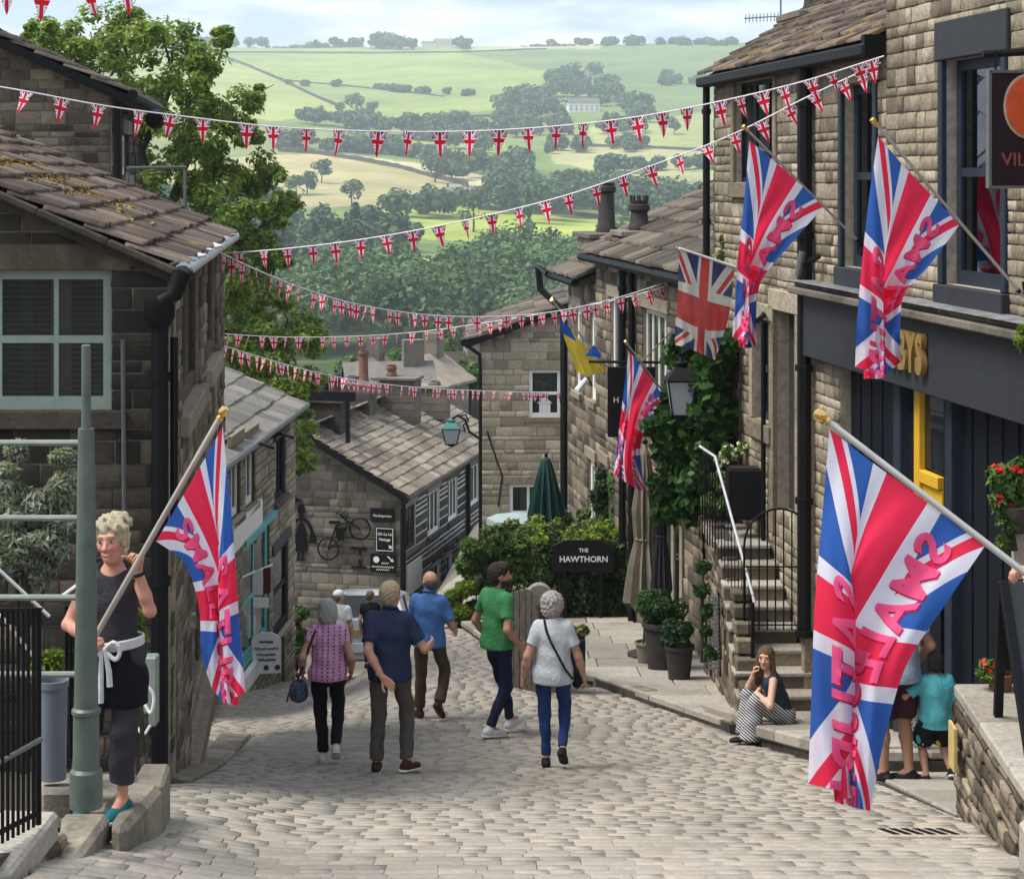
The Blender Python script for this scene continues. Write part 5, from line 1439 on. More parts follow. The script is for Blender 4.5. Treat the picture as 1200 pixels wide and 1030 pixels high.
village_roof(497, 420, 86, 3.4, 3, 5, 'small slate village roof with a chimney behind the tall chimney stacks', 'stone_grey', 'slate_tan', 1.2)
village_roof(455, 428, 82, 3.4, 3, 5, 'low grey village roof left of the terracotta pot', 'stone_grey', 'slate_grey', .2)
# ================================================================== plants
def tree_left():
    rng = np.random.default_rng(21); base = Vector((-9.0, 46, gzf(-9, 46)))
    t = thing('ash_tree', base, 'tall airy green tree behind the left hand roofs', 'tree')
    k = lambda x, y, d=0: P(x, y, 46 + d)
    limbs = [([base - Vector((0, 0, .5)), k(170, 560), k(180, 420), k(178, 300), k(165, 180), k(135, 60)], .42), ([k(180, 420), k(225, 330), k(265, 270), k(320, 245)], .16), ([k(178, 300), k(215, 200), k(235, 130), k(262, 55)], .14),
             ([k(172, 250), k(120, 150), k(85, 60)], .13), ([k(180, 350), k(240, 310), k(330, 250, -1)], .11), ([k(180, 380), k(260, 390), k(350, 400)], .14), ([k(165, 180), k(200, 100), k(190, 40)], .09), ([k(180, 400), k(110, 330, 1), k(60, 240, 2)], .14)]
    mb = MB()
    for pts, r in limbs:
        c = catmull(pts, 14); mb.tube([Vector(p) for p in c], [r * (1 - .8 * i / 13) for i in range(14)], 7)
    # clumps of leaves near the limb ends, sized in photo pixels (49 px to the metre here)
    cl = []
    blobs = [(140, 45, 46), (85, 55, 34), (60, 45, 26), (190, 60, 40), (215, 75, 34), (160, 90, 36), (110, 95, 36), (245, 55, 20), (262, 45, 12), (240, 85, 22), (205, 120, 34), (165, 135, 34), (230, 150, 34), (185, 165, 34),
             (270, 130, 26), (290, 155, 20), (250, 185, 34), (215, 205, 36), (290, 200, 30), (180, 220, 36), (315, 205, 16), (270, 235, 34), (230, 255, 38), (310, 250, 26), (335, 238, 14), (195, 275, 40), (250, 295, 34), (290, 290, 28), (320, 305, 18),
             (275, 330, 32), (235, 340, 36), (300, 350, 30), (330, 375, 28), (270, 385, 40), (310, 410, 36), (350, 400, 26), (365, 390, 16), (280, 430, 40), (330, 440, 34), (360, 450, 22), (345, 480, 26), (300, 470, 36), (350, 540, 18), (345, 510, 22), (130, 150, 30), (95, 130, 26), (150, 40, 30), (45, 40, 16), (300, 115, 16)]
    for x, y, r in blobs:
        for i in range(9):
            q = rng.uniform(0, 6.28); rr = 1.12 * r * math.sqrt(rng.uniform(0, 1)) * 1.0; c = k(x + rr * math.cos(q), y + rr * .75 * math.sin(q), rng.uniform(-1.6, 1.6)); s = r / 49 * rng.uniform(.26, .5)
            cl.append((c.x, c.y, c.z, s * 1.5, s * 1.5, s * 1.1))
    f = clump_leaves(cl, 120, .092, rng, up=.9, jit=.55, fill=.2, aspect=.45)
    cr = foliage('crown', [f], M['leaf_ash'], t); tr = mb.build('trunk', M['bark'], t, smooth=True)
    # twigs carrying the sprays
    tw = MB()
    for x, y, r in blobs[::2]:
        c = k(x, y); tw.tube([c + Vector((0, 0, -r / 49)), c + Vector((rng.uniform(-.3, .3), 0, 0)), c + Vector((rng.uniform(-.5, .5), 0, r / 49))], [.035, .022, .008], 5)
    tag(tw.build('twigs', M['bark'], t), kind='stuff')
tree_left()

def shrub(name, label, cat, blobs, mat, Y, leaf, per, core=True, group=None, ypx=49, depth=.7, seed=1, aspect=.5, base=None, sub=5, jit=.6, flowers=None):
    """shrub from blobs (px, py, r px) of the photo at depth Y, growing from the ground or pot below"""
    rng = np.random.default_rng(seed); s = Y / F; cl = []
    xs = [b[0] for b in blobs]; yb = max(b[1] + b[2] for b in blobs); root = base if base is not None else P(sum(xs) / len(xs), yb, Y)
    t = thing(name, root, label, cat, group)
    cm = MB()
    for x, y, r in blobs:
        for i in range(sub):
            d = rand_dirs(1, rng)[0] * r * .55; c = P(x + d[0], y + d[2] * .9, Y + d[1] * s * depth); q = r * s * rng.uniform(.38, .62); cl.append((c.x, c.y, c.z, q, q, q * .9))
        c = P(x, y, Y)
        if core: cm.lathe(c, [(.02, -r * s * .36), (r * s * .26, -r * s * .25), (r * s * .36, 0), (r * s * .26, r * s * .25), (.02, r * s * .36)], 8)
    foliage('foliage', [clump_leaves(cl, per, leaf, rng, up=.4, jit=jit, fill=.55, aspect=aspect)], M[mat], t)
    if core: tag(cm.build('twigs', M['soil'], t), kind='stuff')
    if flowers:
        fm, n, sz = flowers; idx = rng.integers(0, len(cl), n); C = np.array(cl)[idx]; d = rand_dirs(n, rng); d[:, 1] = -np.abs(d[:, 1]); Pn = C[:, :3] + d * C[:, 3:6] * 1.08
        Vs = []; 
        for q in range(3): Vs.append(leaf_quads(Pn + rng.normal(size=Pn.shape) * sz * .4, d + rng.normal(size=d.shape) * .5, sz, .8, rng))
        foliage('flowers', Vs, M[fm], t)
    mb = MB(); b = Vector(root)
    for i in range(3):
        x, y, r = blobs[i % len(blobs)]; mb.tube([b + Vector((rng.uniform(-.05, .05), 0, -.03)), P(x, y, Y)], [.02, .008], 5)
    mb.build('stems', M['bark'], t)
    return t
# hedge with the hanging sign board in it
def hedge():
    rng = np.random.default_rng(8); t = thing('hedge', G(700, 736), 'dark dense hedge behind the flagged pavement with yellow-green trimmed top', 'hedge')
    core = MB(); cl = []
    x0, x1 = .35, 2.55; y0, y1 = 31.3, 32.6; zb = gzf(1.5, 31.3) - .1; zt = -(640 - HY) / F * 31.3
    core.box(((x0 + x1) / 2, (y0 + y1) / 2, (zb + zt) / 2), (x1 - x0 - .3, y1 - y0 - .3, zt - zb - .25)); core.build('twigs', M['soil'], t)
    for i in range(330):
        f = rng.uniform(); 
        if f < .68: c = (rng.uniform(x0, x1), y0 + rng.normal() * .06, rng.uniform(zb, zt))
        else: c = (rng.uniform(x0, x1), rng.uniform(y0, y1), zt + rng.normal() * .05)
        q = rng.uniform(.1, .2); cl.append((*c, q, q, q))
    foliage('foliage', [clump_leaves(cl, 60, .05, rng, up=.3, jit=.8, fill=.3)], M['leaf_hedge'], t)
    top = []
    for i in range(70): top.append((rng.uniform(x0 - .1, x1), rng.uniform(y0 - .05, y1), zt + rng.uniform(-.05, .22), .14, .14, .1))
    foliage('trimmed_top', [clump_leaves(top, 60, .045, rng, up=.6, jit=.7, fill=.2)], M['leaf_lime'], t)
    o = obj('fern', None) if False else None
    # board
    c = P(683, 652, 31.0); b = thing('hawthorn_sign', c, 'dark arched board in the hedge reading The Hawthorn', 'sign'); s = 31.0 / F
    m = MB(); pts = [c + Vector(((-36) * s, 0, -18 * s)), c + Vector((36 * s, 0, -18 * s)), c + Vector((36 * s, 0, 12 * s)), c + Vector((20 * s, 0, 19 * s)), c + Vector((-20 * s, 0, 19 * s)), c + Vector((-36 * s, 0, 12 * s))]
    m.prism(pts, (0, .04, 0)); m.build('board', M['sign_black'], b)
    m = MB(); m.box(c + Vector((-.3, .06, -.6)), (.05, .05, 1.2)); m.box(c + Vector((.3, .06, -.6)), (.05, .05, 1.2)); m.build('post', M['sign_black'], b)
    text_obj('lettering', 'THE', .085, frameM(P(684, 645, 30.99), (1, 0, 0), (0, 0, 1)), M['sign_white'], b, .002); text_obj('lettering', 'HAWTHORN', .135, frameM(P(684, 655.5, 30.99), (1, 0, 0), (0, 0, 1)), M['sign_white'], b, .003)
hedge()
shrub('shrub', 'broad light green shrub left of the hedge', 'shrub', [(585, 645, 34), (560, 665, 26), (610, 635, 28), (620, 670, 34), (575, 700, 30), (600, 715, 30), (635, 650, 26), (555, 645, 18), (640, 700, 34)], 'leaf_shrub', 31.4, .062, 230, seed=3)
shrub('variegated_shrub', 'yellow-green variegated bush at the street bend', 'shrub', [(538, 700, 18), (530, 720, 18), (548, 722, 16), (545, 690, 12)], 'leaf_lime', 30.8, .06, 130, seed=4)
shrub('low_shrub', 'dark low bush between the variegated bush and the broad shrub', 'shrub', [(556, 712, 16), (560, 690, 14), (548, 735, 12), (528, 738, 10)], 'leaf_hedge', 30.9, .05, 120, seed=5)
shrub('conifer_shrub', 'upright dark conifer behind the hedge', 'shrub', [(706, 575, 18), (704, 600, 20), (708, 620, 20), (708, 558, 10)], 'leaf_box', 33.0, .045, 200, seed=6)
shrub('conifer_shrub', 'tall loose green shrub right of the upright conifer', 'shrub', [(728, 570, 18), (732, 600, 20), (725, 620, 20), (735, 640, 20), (735, 560, 12)], 'leaf_shrub', 32.5, .06, 120, seed=7)
shrub('potted_plant', 'wild green plant in front of the pale parasols', 'shrub', [(660, 608, 14), (685, 605, 12), (600, 618, 12), (620, 615, 12), (670, 620, 16)], 'leaf_variegated', 33.5, .06, 70, seed=8)
# ivy over the wall by the lantern
def ivy():
    rng = np.random.default_rng(12); W = RW; t = thing('ivy', W.p(.6, 0, .1), 'glossy green ivy climbing the wall behind the street lantern', 'ivy')
    cl = []
    for i in range(250):
        px = rng.uniform(808, 872); py = rng.uniform(392, 600)
        lim = 830 - (py - 372) * .12 + 14 * math.sin(py * .06)
        if px < lim or (px > 868 and py > 520 and rng.uniform() < .7): continue
        if px < 838 and py < 400: continue
        a, b = wall_px(W, max(px, 842), py); p = W.p(a, b, rng.uniform(.1, .38) + (.25 if py > 430 else 0) * rng.uniform())
        if px < 842: p = p + Vector(((px - 842) / F * 25.5, 0, 0))
        q = rng.uniform(.12, .24); cl.append((p.x, p.y, p.z, q, q, q))
    foliage('foliage', [clump_leaves(cl, 46, .075, rng, up=.0, jit=.7, fill=.3, aspect=.75)], M['leaf_ivy'], t)
    mb = MB(); p0 = W.p(.3, .3, .06)
    for i in range(5): mb.tube([p0 + RU * (i * .2), W.p(.5 + .25 * i, 2.5, .06), W.p(.4 + .3 * i, 4.4, .06)], [.03, .022, .01], 5)
    mb.build('stems', M['bark'], t)
    shrub('wall_plant', 'tuft of pale green plant growing on the wall top by the old flag', 'plant', [(848, 296, 10), (858, 290, 10), (852, 282, 8)], 'leaf_variegated', 25.2, .06, 60, seed=31, core=False)
    shrub('climbing_plant', 'dark climbing plant in front of the stair wall', 'plant', [(825, 665, 8), (822, 690, 9), (828, 715, 9), (826, 740, 8), (832, 765, 8)], 'leaf_ivy', 22.2, .05, 60, seed=32, core=False)
ivy()
# pots by the cottage door
def pot(base, r, h, mat, parent): return MB().lathe(base, [(r * .72, 0), (r * .95, h * .9), (r * 1.06, h * .9), (r * 1.06, h), (r * .9, h), (r * .88, h - .04)], 16).build('pot', M[mat], parent, smooth=True)
for lab, px, py, r, Y, base_y in (('larger clipped box ball in a dark pot by the cottage door', 775, 714, 29, 25.0, 770), ('smaller clipped box ball nearest the steps', 796, 744, 23, 24.0, 782)):
    g = P(px, base_y, Y); g.z = gzf(g.x, Y) + .12
    t = shrub('box_ball', lab, 'potted plant', [(px, py, r)], 'leaf_box', Y, .035, 260, seed=int(px), sub=9, base=g, jit=.5)
    pot(g, r * Y / F * .75, max(.2, P(px, py + r * .5, Y).z - g.z), 'pot_dark', t)
g = P(757, 735, 25.6); g.z = gzf(g.x, 25.6) + .12
t = shrub('box_cone', 'low clipped green bush in a pale pot beside the beige parasol', 'potted plant', [(756, 712, 12), (757, 700, 10)], 'leaf_shrub', 25.6, .04, 160, seed=77, base=g); pot(g, .15, .28, 'stone_grey', t)

# ================================================================== Hawthorn terrace: parasols, planter
def closed_parasol(px, ytop, ybot, yfoot, Y, rpx, mat, label, tie=True):
    s = Y / F; top = P(px, ytop, Y); H = (ybot - ytop) * s; foot = P(px, yfoot, Y); foot.z = gzf(foot.x, Y) + .1
    t = thing('parasol', foot, label, 'parasol', 'closed parasols by the hedge')
    n = 24; mb = MB(); prof = [(.04, 0), (.25, .06), (.42, .2), (.62, .42), (.50, .62), (.78, .78), (1.0, 1.0)] if tie else [(.06, 0), (.28, .05), (.5, .25), (.75, .6), (1.0, .96), (.9, 1.0)]
    vs = []; fs = []
    for f, z in prof:
        for k in range(n):
            q = 2 * math.pi * k / n; r = rpx * s * f * (1 + (.22 if k % 2 else -.16) * min(1, z * 2)); vs.append(top + Vector((r * math.cos(q), r * math.sin(q), -z * H - (.12 if (k % 4 == 0 and z == 1) else 0))))
    for i in range(len(prof) - 1):
        for k in range(n): fs.append((i * n + k, i * n + (k + 1) % n, (i + 1) * n + (k + 1) % n, (i + 1) * n + k))
    mb.add(vs, fs); mb.build('canopy', M[mat], t, smooth=False)
    MB().tube([foot, top + Vector((0, 0, .06))], .025, 8).build('pole', M['wood_pole'], t)
    MB().lathe(foot, [(.25, 0), (.25, .07), (.06, .1)], 14).build('base', M['pot_dark'], t)
    if tie: MB().tube([top + Vector((rpx * s * .52 * math.cos(q), rpx * s * .52 * math.sin(q), -.6 * H)) for q in np.linspace(0, 2 * math.pi, 17)[:-1]], .02, 5, closed=True).build('tie', M[mat], t)
    MB().lathe(top, [(.03, 0), (.035, .04), (.01, .08)], 8).build('finial', M['black_iron'], t)
closed_parasol(640, 535, 608, 680, 33.5, 19, 'umbrella_green', 'closed dark green parasol behind the hedge', False)
closed_parasol(756, 520, 705, 740, 26.2, 22, 'umbrella_beige', 'closed beige parasol tied at its waist beside the cottage door')
closed_parasol(775, 535, 690, 735, 25.9, 11, 'cloth_charcoal', 'closed charcoal parasol between the beige one and the doorway')
def open_table(px, py, Y, r, label):
    c = P(px, py, Y); g = Vector((c.x, c.y, gzf(c.x, Y))); t = thing('pale_parasol', g, label, 'parasol', 'pale green canopies behind the shrub')
    m = MB(); n = 8
    m.add([c + Vector((0, 0, .12))] + [c + Vector((r * math.cos(2 * math.pi * k / n), r * math.sin(2 * math.pi * k / n), 0)) for k in range(n)] + [c + Vector((r * math.cos(2 * math.pi * k / n), r * math.sin(2 * math.pi * k / n), -.12)) for k in range(n)],
          [(0, 1 + k, 1 + (k + 1) % n) for k in range(n)] + [(1 + k, 1 + n + k, 1 + n + (k + 1) % n, 1 + (k + 1) % n) for k in range(n)]); m.build('canopy', M['parasol_pale'], t)
    MB().tube([g, c + Vector((0, 0, .11))], .025, 8).build('pole', M['wood_pole'], t)
open_table(608, 607, 36, .62, 'pale green canopy left of the dark green parasol'); open_table(668, 598, 37, .5, 'pale canopy right of the dark green parasol')

def planter():
    t = thing('planter', G(625, 812), 'weathered timber planter with a round-topped stone slab beside the pavement', 'planter'); Y0, Y1 = 23.4, 24.6
    # curved timber side boards
    top = [(589, 712), (600, 694), (620, 690), (634, 700)]; r = random.Random(6)
    for i in range(6):
        f0, f1 = i / 6, (i + 1) / 6; xa, xb = 589 + 42 * f0, 589 + 42 * f1 - 1; Y = 24.3 - .7 * f0
        ya = np.interp(xa, [p[0] for p in top], [p[1] for p in top]); yb = np.interp(xb, [p[0] for p in top], [p[1] for p in top])
        q = [P(xa, 795 + 22 * f0, Y), P(xb, 797 + 22 * f1, Y - .1), P(xb, yb, Y - .1), P(xa, ya, Y)]
        MB().prism(q, Vector((-.02, .07, 0))).build('board', M['weathered_wood'], t, bevel=.008)
    for i in range(4):
        f0, f1 = i / 4, (i + 1) / 4; q = [P(632 + 12 * f0, 818 - 6 * f0, 23.6 + .8 * f0), P(632 + 12 * f1, 818 - 6 * f1, 23.6 + .8 * f1), P(632 + 12 * f1, 712 - 2 * f1, 23.6 + .8 * f1), P(632 + 12 * f0, 708 - 2 * f0, 23.6 + .8 * f0)]
        MB().prism(q, Vector((-.05, .02, 0))).build('board', M['weathered_wood'], t, bevel=.006)
    c = P(632, 706, 24.4); s = 24.4 / F; m = MB(); m.prism([c + Vector((18 * s * math.cos(q), -.02, 22 * s * math.sin(q))) for q in np.linspace(-.6, math.pi + .6, 16)] , (0, .14, 0)); m.build('stone_slab', M['stone_flag'], t, bevel=.015)
    f = shrub('flower_trough', 'yellow-white flowers in a black trough beside the timber planter', 'potted plant', [(668, 738, 9), (678, 745, 9), (655, 742, 9), (645, 746, 7), (683, 738, 6), (662, 748, 8)], 'leaf_variegated', 23.6, .05, 90, seed=51, flowers=('petal_yellow', 40, .035), base=P(668, 792, 23.6))
    m = MB(); m.box(P(666, 768, 23.6), (.42, .3, .46)); m.build('trough', M['sign_black'], f, bevel=.01)
planter()

# ================================================================== steps, railings, gate
def steps():
    W = RW; z_b = gzf(3, 21.0) + .2; t = thing('stone_steps', Vector((2.95, 21.0, z_b)), 'flight of worn stone steps up to the house door on the right', 'steps')
    n = 8; ztop = -(634 - HY) / F * 23.0; rise = (ztop - z_b) / n; run = .27
    xa = 2.52
    for i in range(n):
        y0 = 20.95 + i * run; x1 = rline(y0 + run).x - .02
        MB().box(((xa + x1) / 2, y0 + run / 2 + .02, z_b + rise * (i + .5) - .02), (x1 - xa, run + .06, rise - .045)).build('riser', M['stone_side'], t)
        MB().box(((xa + x1) / 2, y0 + run / 2, z_b + rise * (i + 1) - .03), (x1 - xa + .02, run + .07, .055)).build('tread', M['stone_flag'], t, bevel=.014)
    y1 = 20.95 + n * run; MB().box((2.95, y1 + .9, ztop - .09), (.95, 1.8, .14)).build('landing', M['stone_kerb'], t, bevel=.015)
    # side wall of rough stones under the flight
    Ws = Wall((2.60, y1 + 1.7, z_b - .6), u=(0, -1)); tot = n * run + 1.7
    topf = lambda a: .6 + (ztop - z_b) * (1 if a < 1.75 else max(0.12, 1 - (a - 1.75) / (n * run)))
    masonry(t, Ws, tot + .06, .6 + ztop - z_b, [], M['stone_side'], M['mortar_dark'], .16, .3, 80, topf=topf, key='st_side', seed=71, depth=.06, thick=.12)
    # front pier at the foot of the wall
    rr = random.Random(5)
    z = z_b - .35
    for i in range(9):
        h = rr.uniform(.13, .2); MB().box((2.66, 20.95 + .11 * i if i > 3 else 20.95, z + h / 2), (.24 + rr.uniform(-.03, .03), .3, h - .02)).build('pier_stone', M['stone_side'], t, bevel=.02); z += h
    # iron railing with pale handrail
    r = thing('stair_railing', Vector((2.62, 21, z_b)), 'iron stair railing with pale worn handrail', 'railing')
    p = [P(820, 523, 23.6), P(838, 535, 23.0), P(882, 697, 21.3), P(884, 706, 21.25)]
    MB().tube(p, .017, 8).build('handrail', M['lead'], r, smooth=True)
    for i in range(12):
        f = i / 11; a = p[1].lerp(p[2], f); zb = z_b + max(0, (a.y - 20.95)) / run * rise * .98; zb = min(zb, ztop); MB().tube([Vector((a.x, a.y, zb - .02)), a], .0065, 6).build('baluster', M['black_iron'], r)
    MB().tube([p[2] + Vector((0, 0, -.0)), Vector((p[2].x, p[2].y, z_b + .05))], .022, 8).build('newel', M['black_iron'], r)
    for i in range(7):
        a = p[0].lerp(p[1], i / 6) + Vector((0, .15 * i * 0, 0)); MB().tube([a, Vector((a.x, a.y, ztop - .1))], .010, 6).build('baluster', M['black_iron'], r)
    # landing rail with bars and planter
    r2 = thing('landing_railing', P(870, 590, 24.2), 'black iron railing along the landing with plants behind it', 'railing')
    a, b = P(832, 520, 24.2), P(898, 520, 24.3); MB().tube([a, b], .016, 6).build('rail', M['black_iron'], r2); MB().tube([a - Vector((0, 0, .2)), b - Vector((0, 0, .2))], .012, 6).build('rail', M['black_iron'], r2)
    for i in range(10): q = a.lerp(b, i / 9); MB().tube([q, Vector((q.x, q.y, ztop - .1))], .010, 5).build('bar', M['black_iron'], r2)
    m = MB(); m.box(P(872, 578, 23.4), (.42, .3, .62)); pb = thing('dark_planter', P(872, 610, 23.4), 'black box planter on the landing', 'planter'); m.build('box', M['sign_black'], pb, bevel=.01)
    MB().box(P(872, 548.5, 23.4), (.36, .24, .03)).build('soil', M['soil'], pb)
    shrub('landing_flowers', 'white and mauve flowers on the landing', 'flowers', [(850, 528, 10), (862, 532, 9), (875, 526, 9), (845, 538, 9)], 'leaf_shrub', 24.0, .04, 60, seed=81, flowers=('petal_white', 60, .03), core=False)
    shrub('landing_shrub', 'round green shrub on the landing behind the handrail', 'shrub', [(848, 575, 17), (858, 590, 14), (835, 590, 16), (840, 560, 10)], 'leaf_shrub', 23.9, .045, 120, seed=82)
    # low arched iron gate across the steps
    gt = thing('iron_gate', P(912, 736, 21.6), 'low arched black iron gate across the stone steps', 'gate'); Yg = 21.55
    arc = [P(872 + 41 * (1 - math.cos(q)), 640 - 44 * math.sin(q), Yg) for q in np.linspace(0, math.pi, 15)]
    MB().tube([P(872, 738, Yg)] + arc + [P(954, 742, Yg)], .014, 6).build('hoop', M['black_iron'], gt)
    for i in range(8):
        x = 880 + i * 9.6; q = math.acos(max(-1, min(1, 1 - (x - 872) / 41))); MB().tube([P(x, 738, Yg), P(x, 640 - 44 * math.sin(q), Yg)], .0095, 5).build('bar', M['black_iron'], gt)
    for y in (664, 732): MB().tube([P(872, y, Yg), P(954, y, Yg)], .010, 5).build('cross_rail', M['black_iron'], gt)
    # louvred board leaning by the wall
    lv = thing('slatted_board', P(838, 790, 22.6), 'grey slatted board leaning at the side of the steps', 'board')
    for i in range(17): MB().box(P(836 + .1 * i, 700 + i * 5.2, 22.5), (.14, .03, .03), (1, -.6, 0), (.6, 1, 0)).build('slat', M['gutter_grey'], lv)
    for x in (831, 842): MB().tube([P(x, 694, 22.55), P(x + 2, 792, 22.55)], .012, 5).build('stile', M['black_iron'], lv)
steps()

# ================================================================== right foreground: low wall, boards, flowers
def low_wall():
    zt = -3.56; t = thing('low_wall', Vector((3.4, 11.8, -4.3)), 'low terrace wall of rough stones at bottom right with flagged top', 'wall')
    A = Vector((3.13, 13.1, -5.2)); Bp = Vector((3.0, 10.75, -5.2)); d = (Bp - A); L = d.length; W = Wall(A, u=(d.x, d.y))
    masonry(t, W, L, zt - .09 + 5.2, [], M['stone_side'], M['mortar_dark'], .085, .2, 250, key='st_side', seed=91, depth=.035, thick=.4, gap=.018)
    We = Wall(Bp, u=(1, 0.03)); masonry(t, We, 1.6, zt - .09 + 5.2, [], M['stone_dark'], M['mortar_dark'], .17, .3, 30, key='st_dark', seed=92, depth=.03)
    Wfar = MB(); Wfar.box((3.9, 13.2, -4.4), (1.5, .2, 1.5)); Wfar.build('end_wall', M['stone_side'], t)
    fill = MB(); fill.prism([Vector((x, y, zt - .06)) for x, y in ((3.2, 13.0), (3.1, 10.9), (4.7, 10.9), (4.7, 13.0))], (0, 0, -1.5)); fill.build('fill', M['mortar_dark'], t)
    y = 10.72; r = random.Random(4)
    for i in range(5):
        dd = (.62, .5, .42, .55, .36)[i]; x0 = 2.99 + .055 * (y - 10.75); x1 = 2.99 + .055 * (y + dd - 10.75)
        for a, b in ((0, .75), (.75, 1.6)): slab(t, 'coping_flag', [Vector((x0 - .03 + a, y, zt)), Vector((x0 - .03 + b, y, zt + .004)), Vector((x1 - .03 + b, y + dd, zt + .004)), Vector((x1 - .03 + a, y + dd, zt))], .085, M['stone_flag'], bev=.015)
        y += dd
    s = tag(MB().prism([Vector((x, y, gzf(3, 10) + .12)) for x, y in ((2.72, 8.6), (2.86, 10.6), (4.6, 10.6), (4.6, 8.6))][::-1], (0, 0, -.4)).build('near_pavement', M['stone_flag'], bevel=.02), 'pale flagstone edge in front of the low wall', 'pavement', kind='structure')
    n = thing('yellow_notice', P(1122, 905, 12.9), 'yellow notice fixed on the low wall beside the boy', 'notice'); c = P(1124, 876, 12.6)
    MB().box(W.p(.2, 1.28, .09), (.22, .02, .30), W.u, W.n).build('board', M['box_yellow'], n)
low_wall()
def a_board(pts_front, label, mat_frame, mat_face, name='chalkboard', back=.5, lines=None, arch=False):
    pass
def dark_board():
    Y = 11.6; t = thing('menu_board', P(1185, 880, Y), 'tall dark A-frame menu board standing on the low wall terrace', 'board'); zt = -3.555
    f = [Vector((3.17, 11.5, zt)), Vector((3.86, 11.55, zt)), Vector((3.80, 11.98, -2.58)), Vector((3.12, 11.93, -2.58))]
    b = [Vector((3.2, 12.36, zt)), Vector((3.88, 12.4, zt))]
    def leg(a, b_, w=.06): u = (b_ - a).normalized(); MB().box((a + b_) / 2, (w, .035, (b_ - a).length), Vector((1, .2, 0)), u.cross(Vector((1, .2, 0))), u).build('leg', M['sign_black'], t, bevel=.004)
    leg(f[0], f[3]); leg(f[1], f[2]); leg(b[0], f[3]); leg(b[1], f[2])
    m = MB(); q = [f[0].lerp(f[3], .22), f[1].lerp(f[2], .22), f[2], f[3]]; m.prism(q, Vector((0, .02, 0))); m.build('panel', M['charcoal_paint'], t)
    m = MB(); q = [b[0].lerp(f[3], .35), b[1].lerp(f[2], .35), f[2] + Vector((0, .05, 0)), f[3] + Vector((0, .05, 0))]; m.prism(q, Vector((0, .02, 0))); m.build('panel', M['sign_black'], t)
dark_board()
t = shrub('geranium', 'red geranium in a pot on the low wall terrace', 'potted plant', [(1160, 785, 13), (1172, 778, 13), (1182, 788, 12), (1168, 797, 9)], 'leaf_shrub', 13.0, .04, 60, seed=61, flowers=('petal_red', 26, .022), base=P(1172, 812, 13.0), core=False)
pot(Vector((P(1172, 808, 13.0).x, 13.0, -3.56)), .1, .12, 'terracotta', t)
def basket():
    t = shrub('flower_basket', 'hanging basket of red flowers and trailing green at right edge', 'potted plant', [(1178, 560, 20), (1192, 575, 24), (1170, 585, 14), (1196, 550, 16), (1180, 612, 11), (1178, 632, 8), (1205, 590, 22)], 'leaf_shrub', 12.6, .045, 90, seed=62, flowers=('petal_red', 34, .026), base=P(1192, 640, 12.6))
    m = MB(); m.box(P(1193, 655, 12.7), (.07, .07, 1.1)); m.build('post', M['pale_wood'], t)
    c = P(1194, 597, 12.65); MB().lathe(c, [(.03, -.16), (.13, -.08), (.17, .03)], 14).build('basket', M['weathered_wood'], t, smooth=True)
basket()
shrub('cornice_plant', 'pale green plant tip at the right edge above the fascia', 'plant', [(1197, 400, 10), (1203, 388, 9)], 'leaf_lime', 14.8, .05, 60, seed=63, core=False)

def pub_sign():
    Y = 14.6; t = thing('hanging_sign', P(1190, 85, Y), 'dark plum hanging sign with orange disc at the top right', 'sign'); s = Y / F
    c = P(1203, 152, Y); u = Vector((1, .12, 0)).normalized(); v = Vector((-.12, 1, 0)).normalized()
    MB().box(c, (92 * s, .05, 134 * s), u, v).build('board', M['sign_plum'], t, bevel=.008)
    fr = MB()
    for k in (-1, 1): fr.box(c + u * (k * 46 * s), (.022, .07, 137 * s), u, v); fr.box(c + Vector((0, 0, k * 67.5 * s)), (94 * s, .07, .022), u, v)
    fr.build('frame', M['gutter_grey'], t)
    m = MB(); o = c - v * .03 + Vector((0, 0, 27 * s)); m.prism([o + u * (30 * s * math.cos(q)) + Vector((0, 0, 38 * s * math.sin(q))) for q in np.linspace(0, 2 * math.pi, 33)[:-1]], -v * .006); m.build('disc_rim', M['pale_wood'], t)
    m = MB(); o = o - v * .007; m.prism([o + u * (27.5 * s * math.cos(q)) + Vector((0, 0, 35 * s * math.sin(q))) for q in np.linspace(0, 2 * math.pi, 33)[:-1]], -v * .006); m.build('disc', M['sign_orange'], t)
    text_obj('lettering', 'VILL', 22 * s, frameM(c - v * .03 - Vector((0, 0, 36 * s)) - u * (12 * s), u, (0, 0, 1)), M['sign_red'], t, .001)
    MB().tube([P(1152, 64, Y), P(1260, 58, Y)], .03, 8).build('bracket', M['black_iron'], t)
    for k in (-.25, .25): MB().tube([c + u * k + Vector((0, 0, 67 * s)), c + u * k + Vector((0, 0, 91 * s))], .01, 5).build('hanger', M['black_iron'], t)
pub_sign()

# ================================================================== right middle: hanging sign, lantern
def black_hanging_sign():
    Y = 27.6; t = thing('hanging_sign', P(740, 430, Y), 'plain black hanging sign beyond the small flag', 'sign'); s = Y / F
    MB().box(P(740, 471, Y), (56 * s, .05, 82 * s)).build('board', M['sign_black'], t, bevel=.008)
    MB().tube([P(690, 424, Y), P(795, 425, Y)], .022, 6).build('bracket', M['black_iron'], t)
    text_obj('lettering', 'H', .12, frameM(P(722, 469, Y - .03), (1, 0, 0), (0, 0, 1)), M['sign_white'], t)
    MB().tube([P(752, 424, Y), P(790, 385, Y)], .012, 5).build('stay', M['gutter_grey'], t)
    w = thing('wall_spotlight', P(684, 450, 34), 'small white spotlight on the end cottage wall', 'lamp'); MB().tube([P(677, 458, 34), P(688, 444, 34)], [.07, .05], 8).build('housing', M['sign_grey'], w); MB().tube([P(689, 442, 34), P(694, 452, 34.3)], .02, 5).build('arm', M['black_iron'], w)
black_hanging_sign()
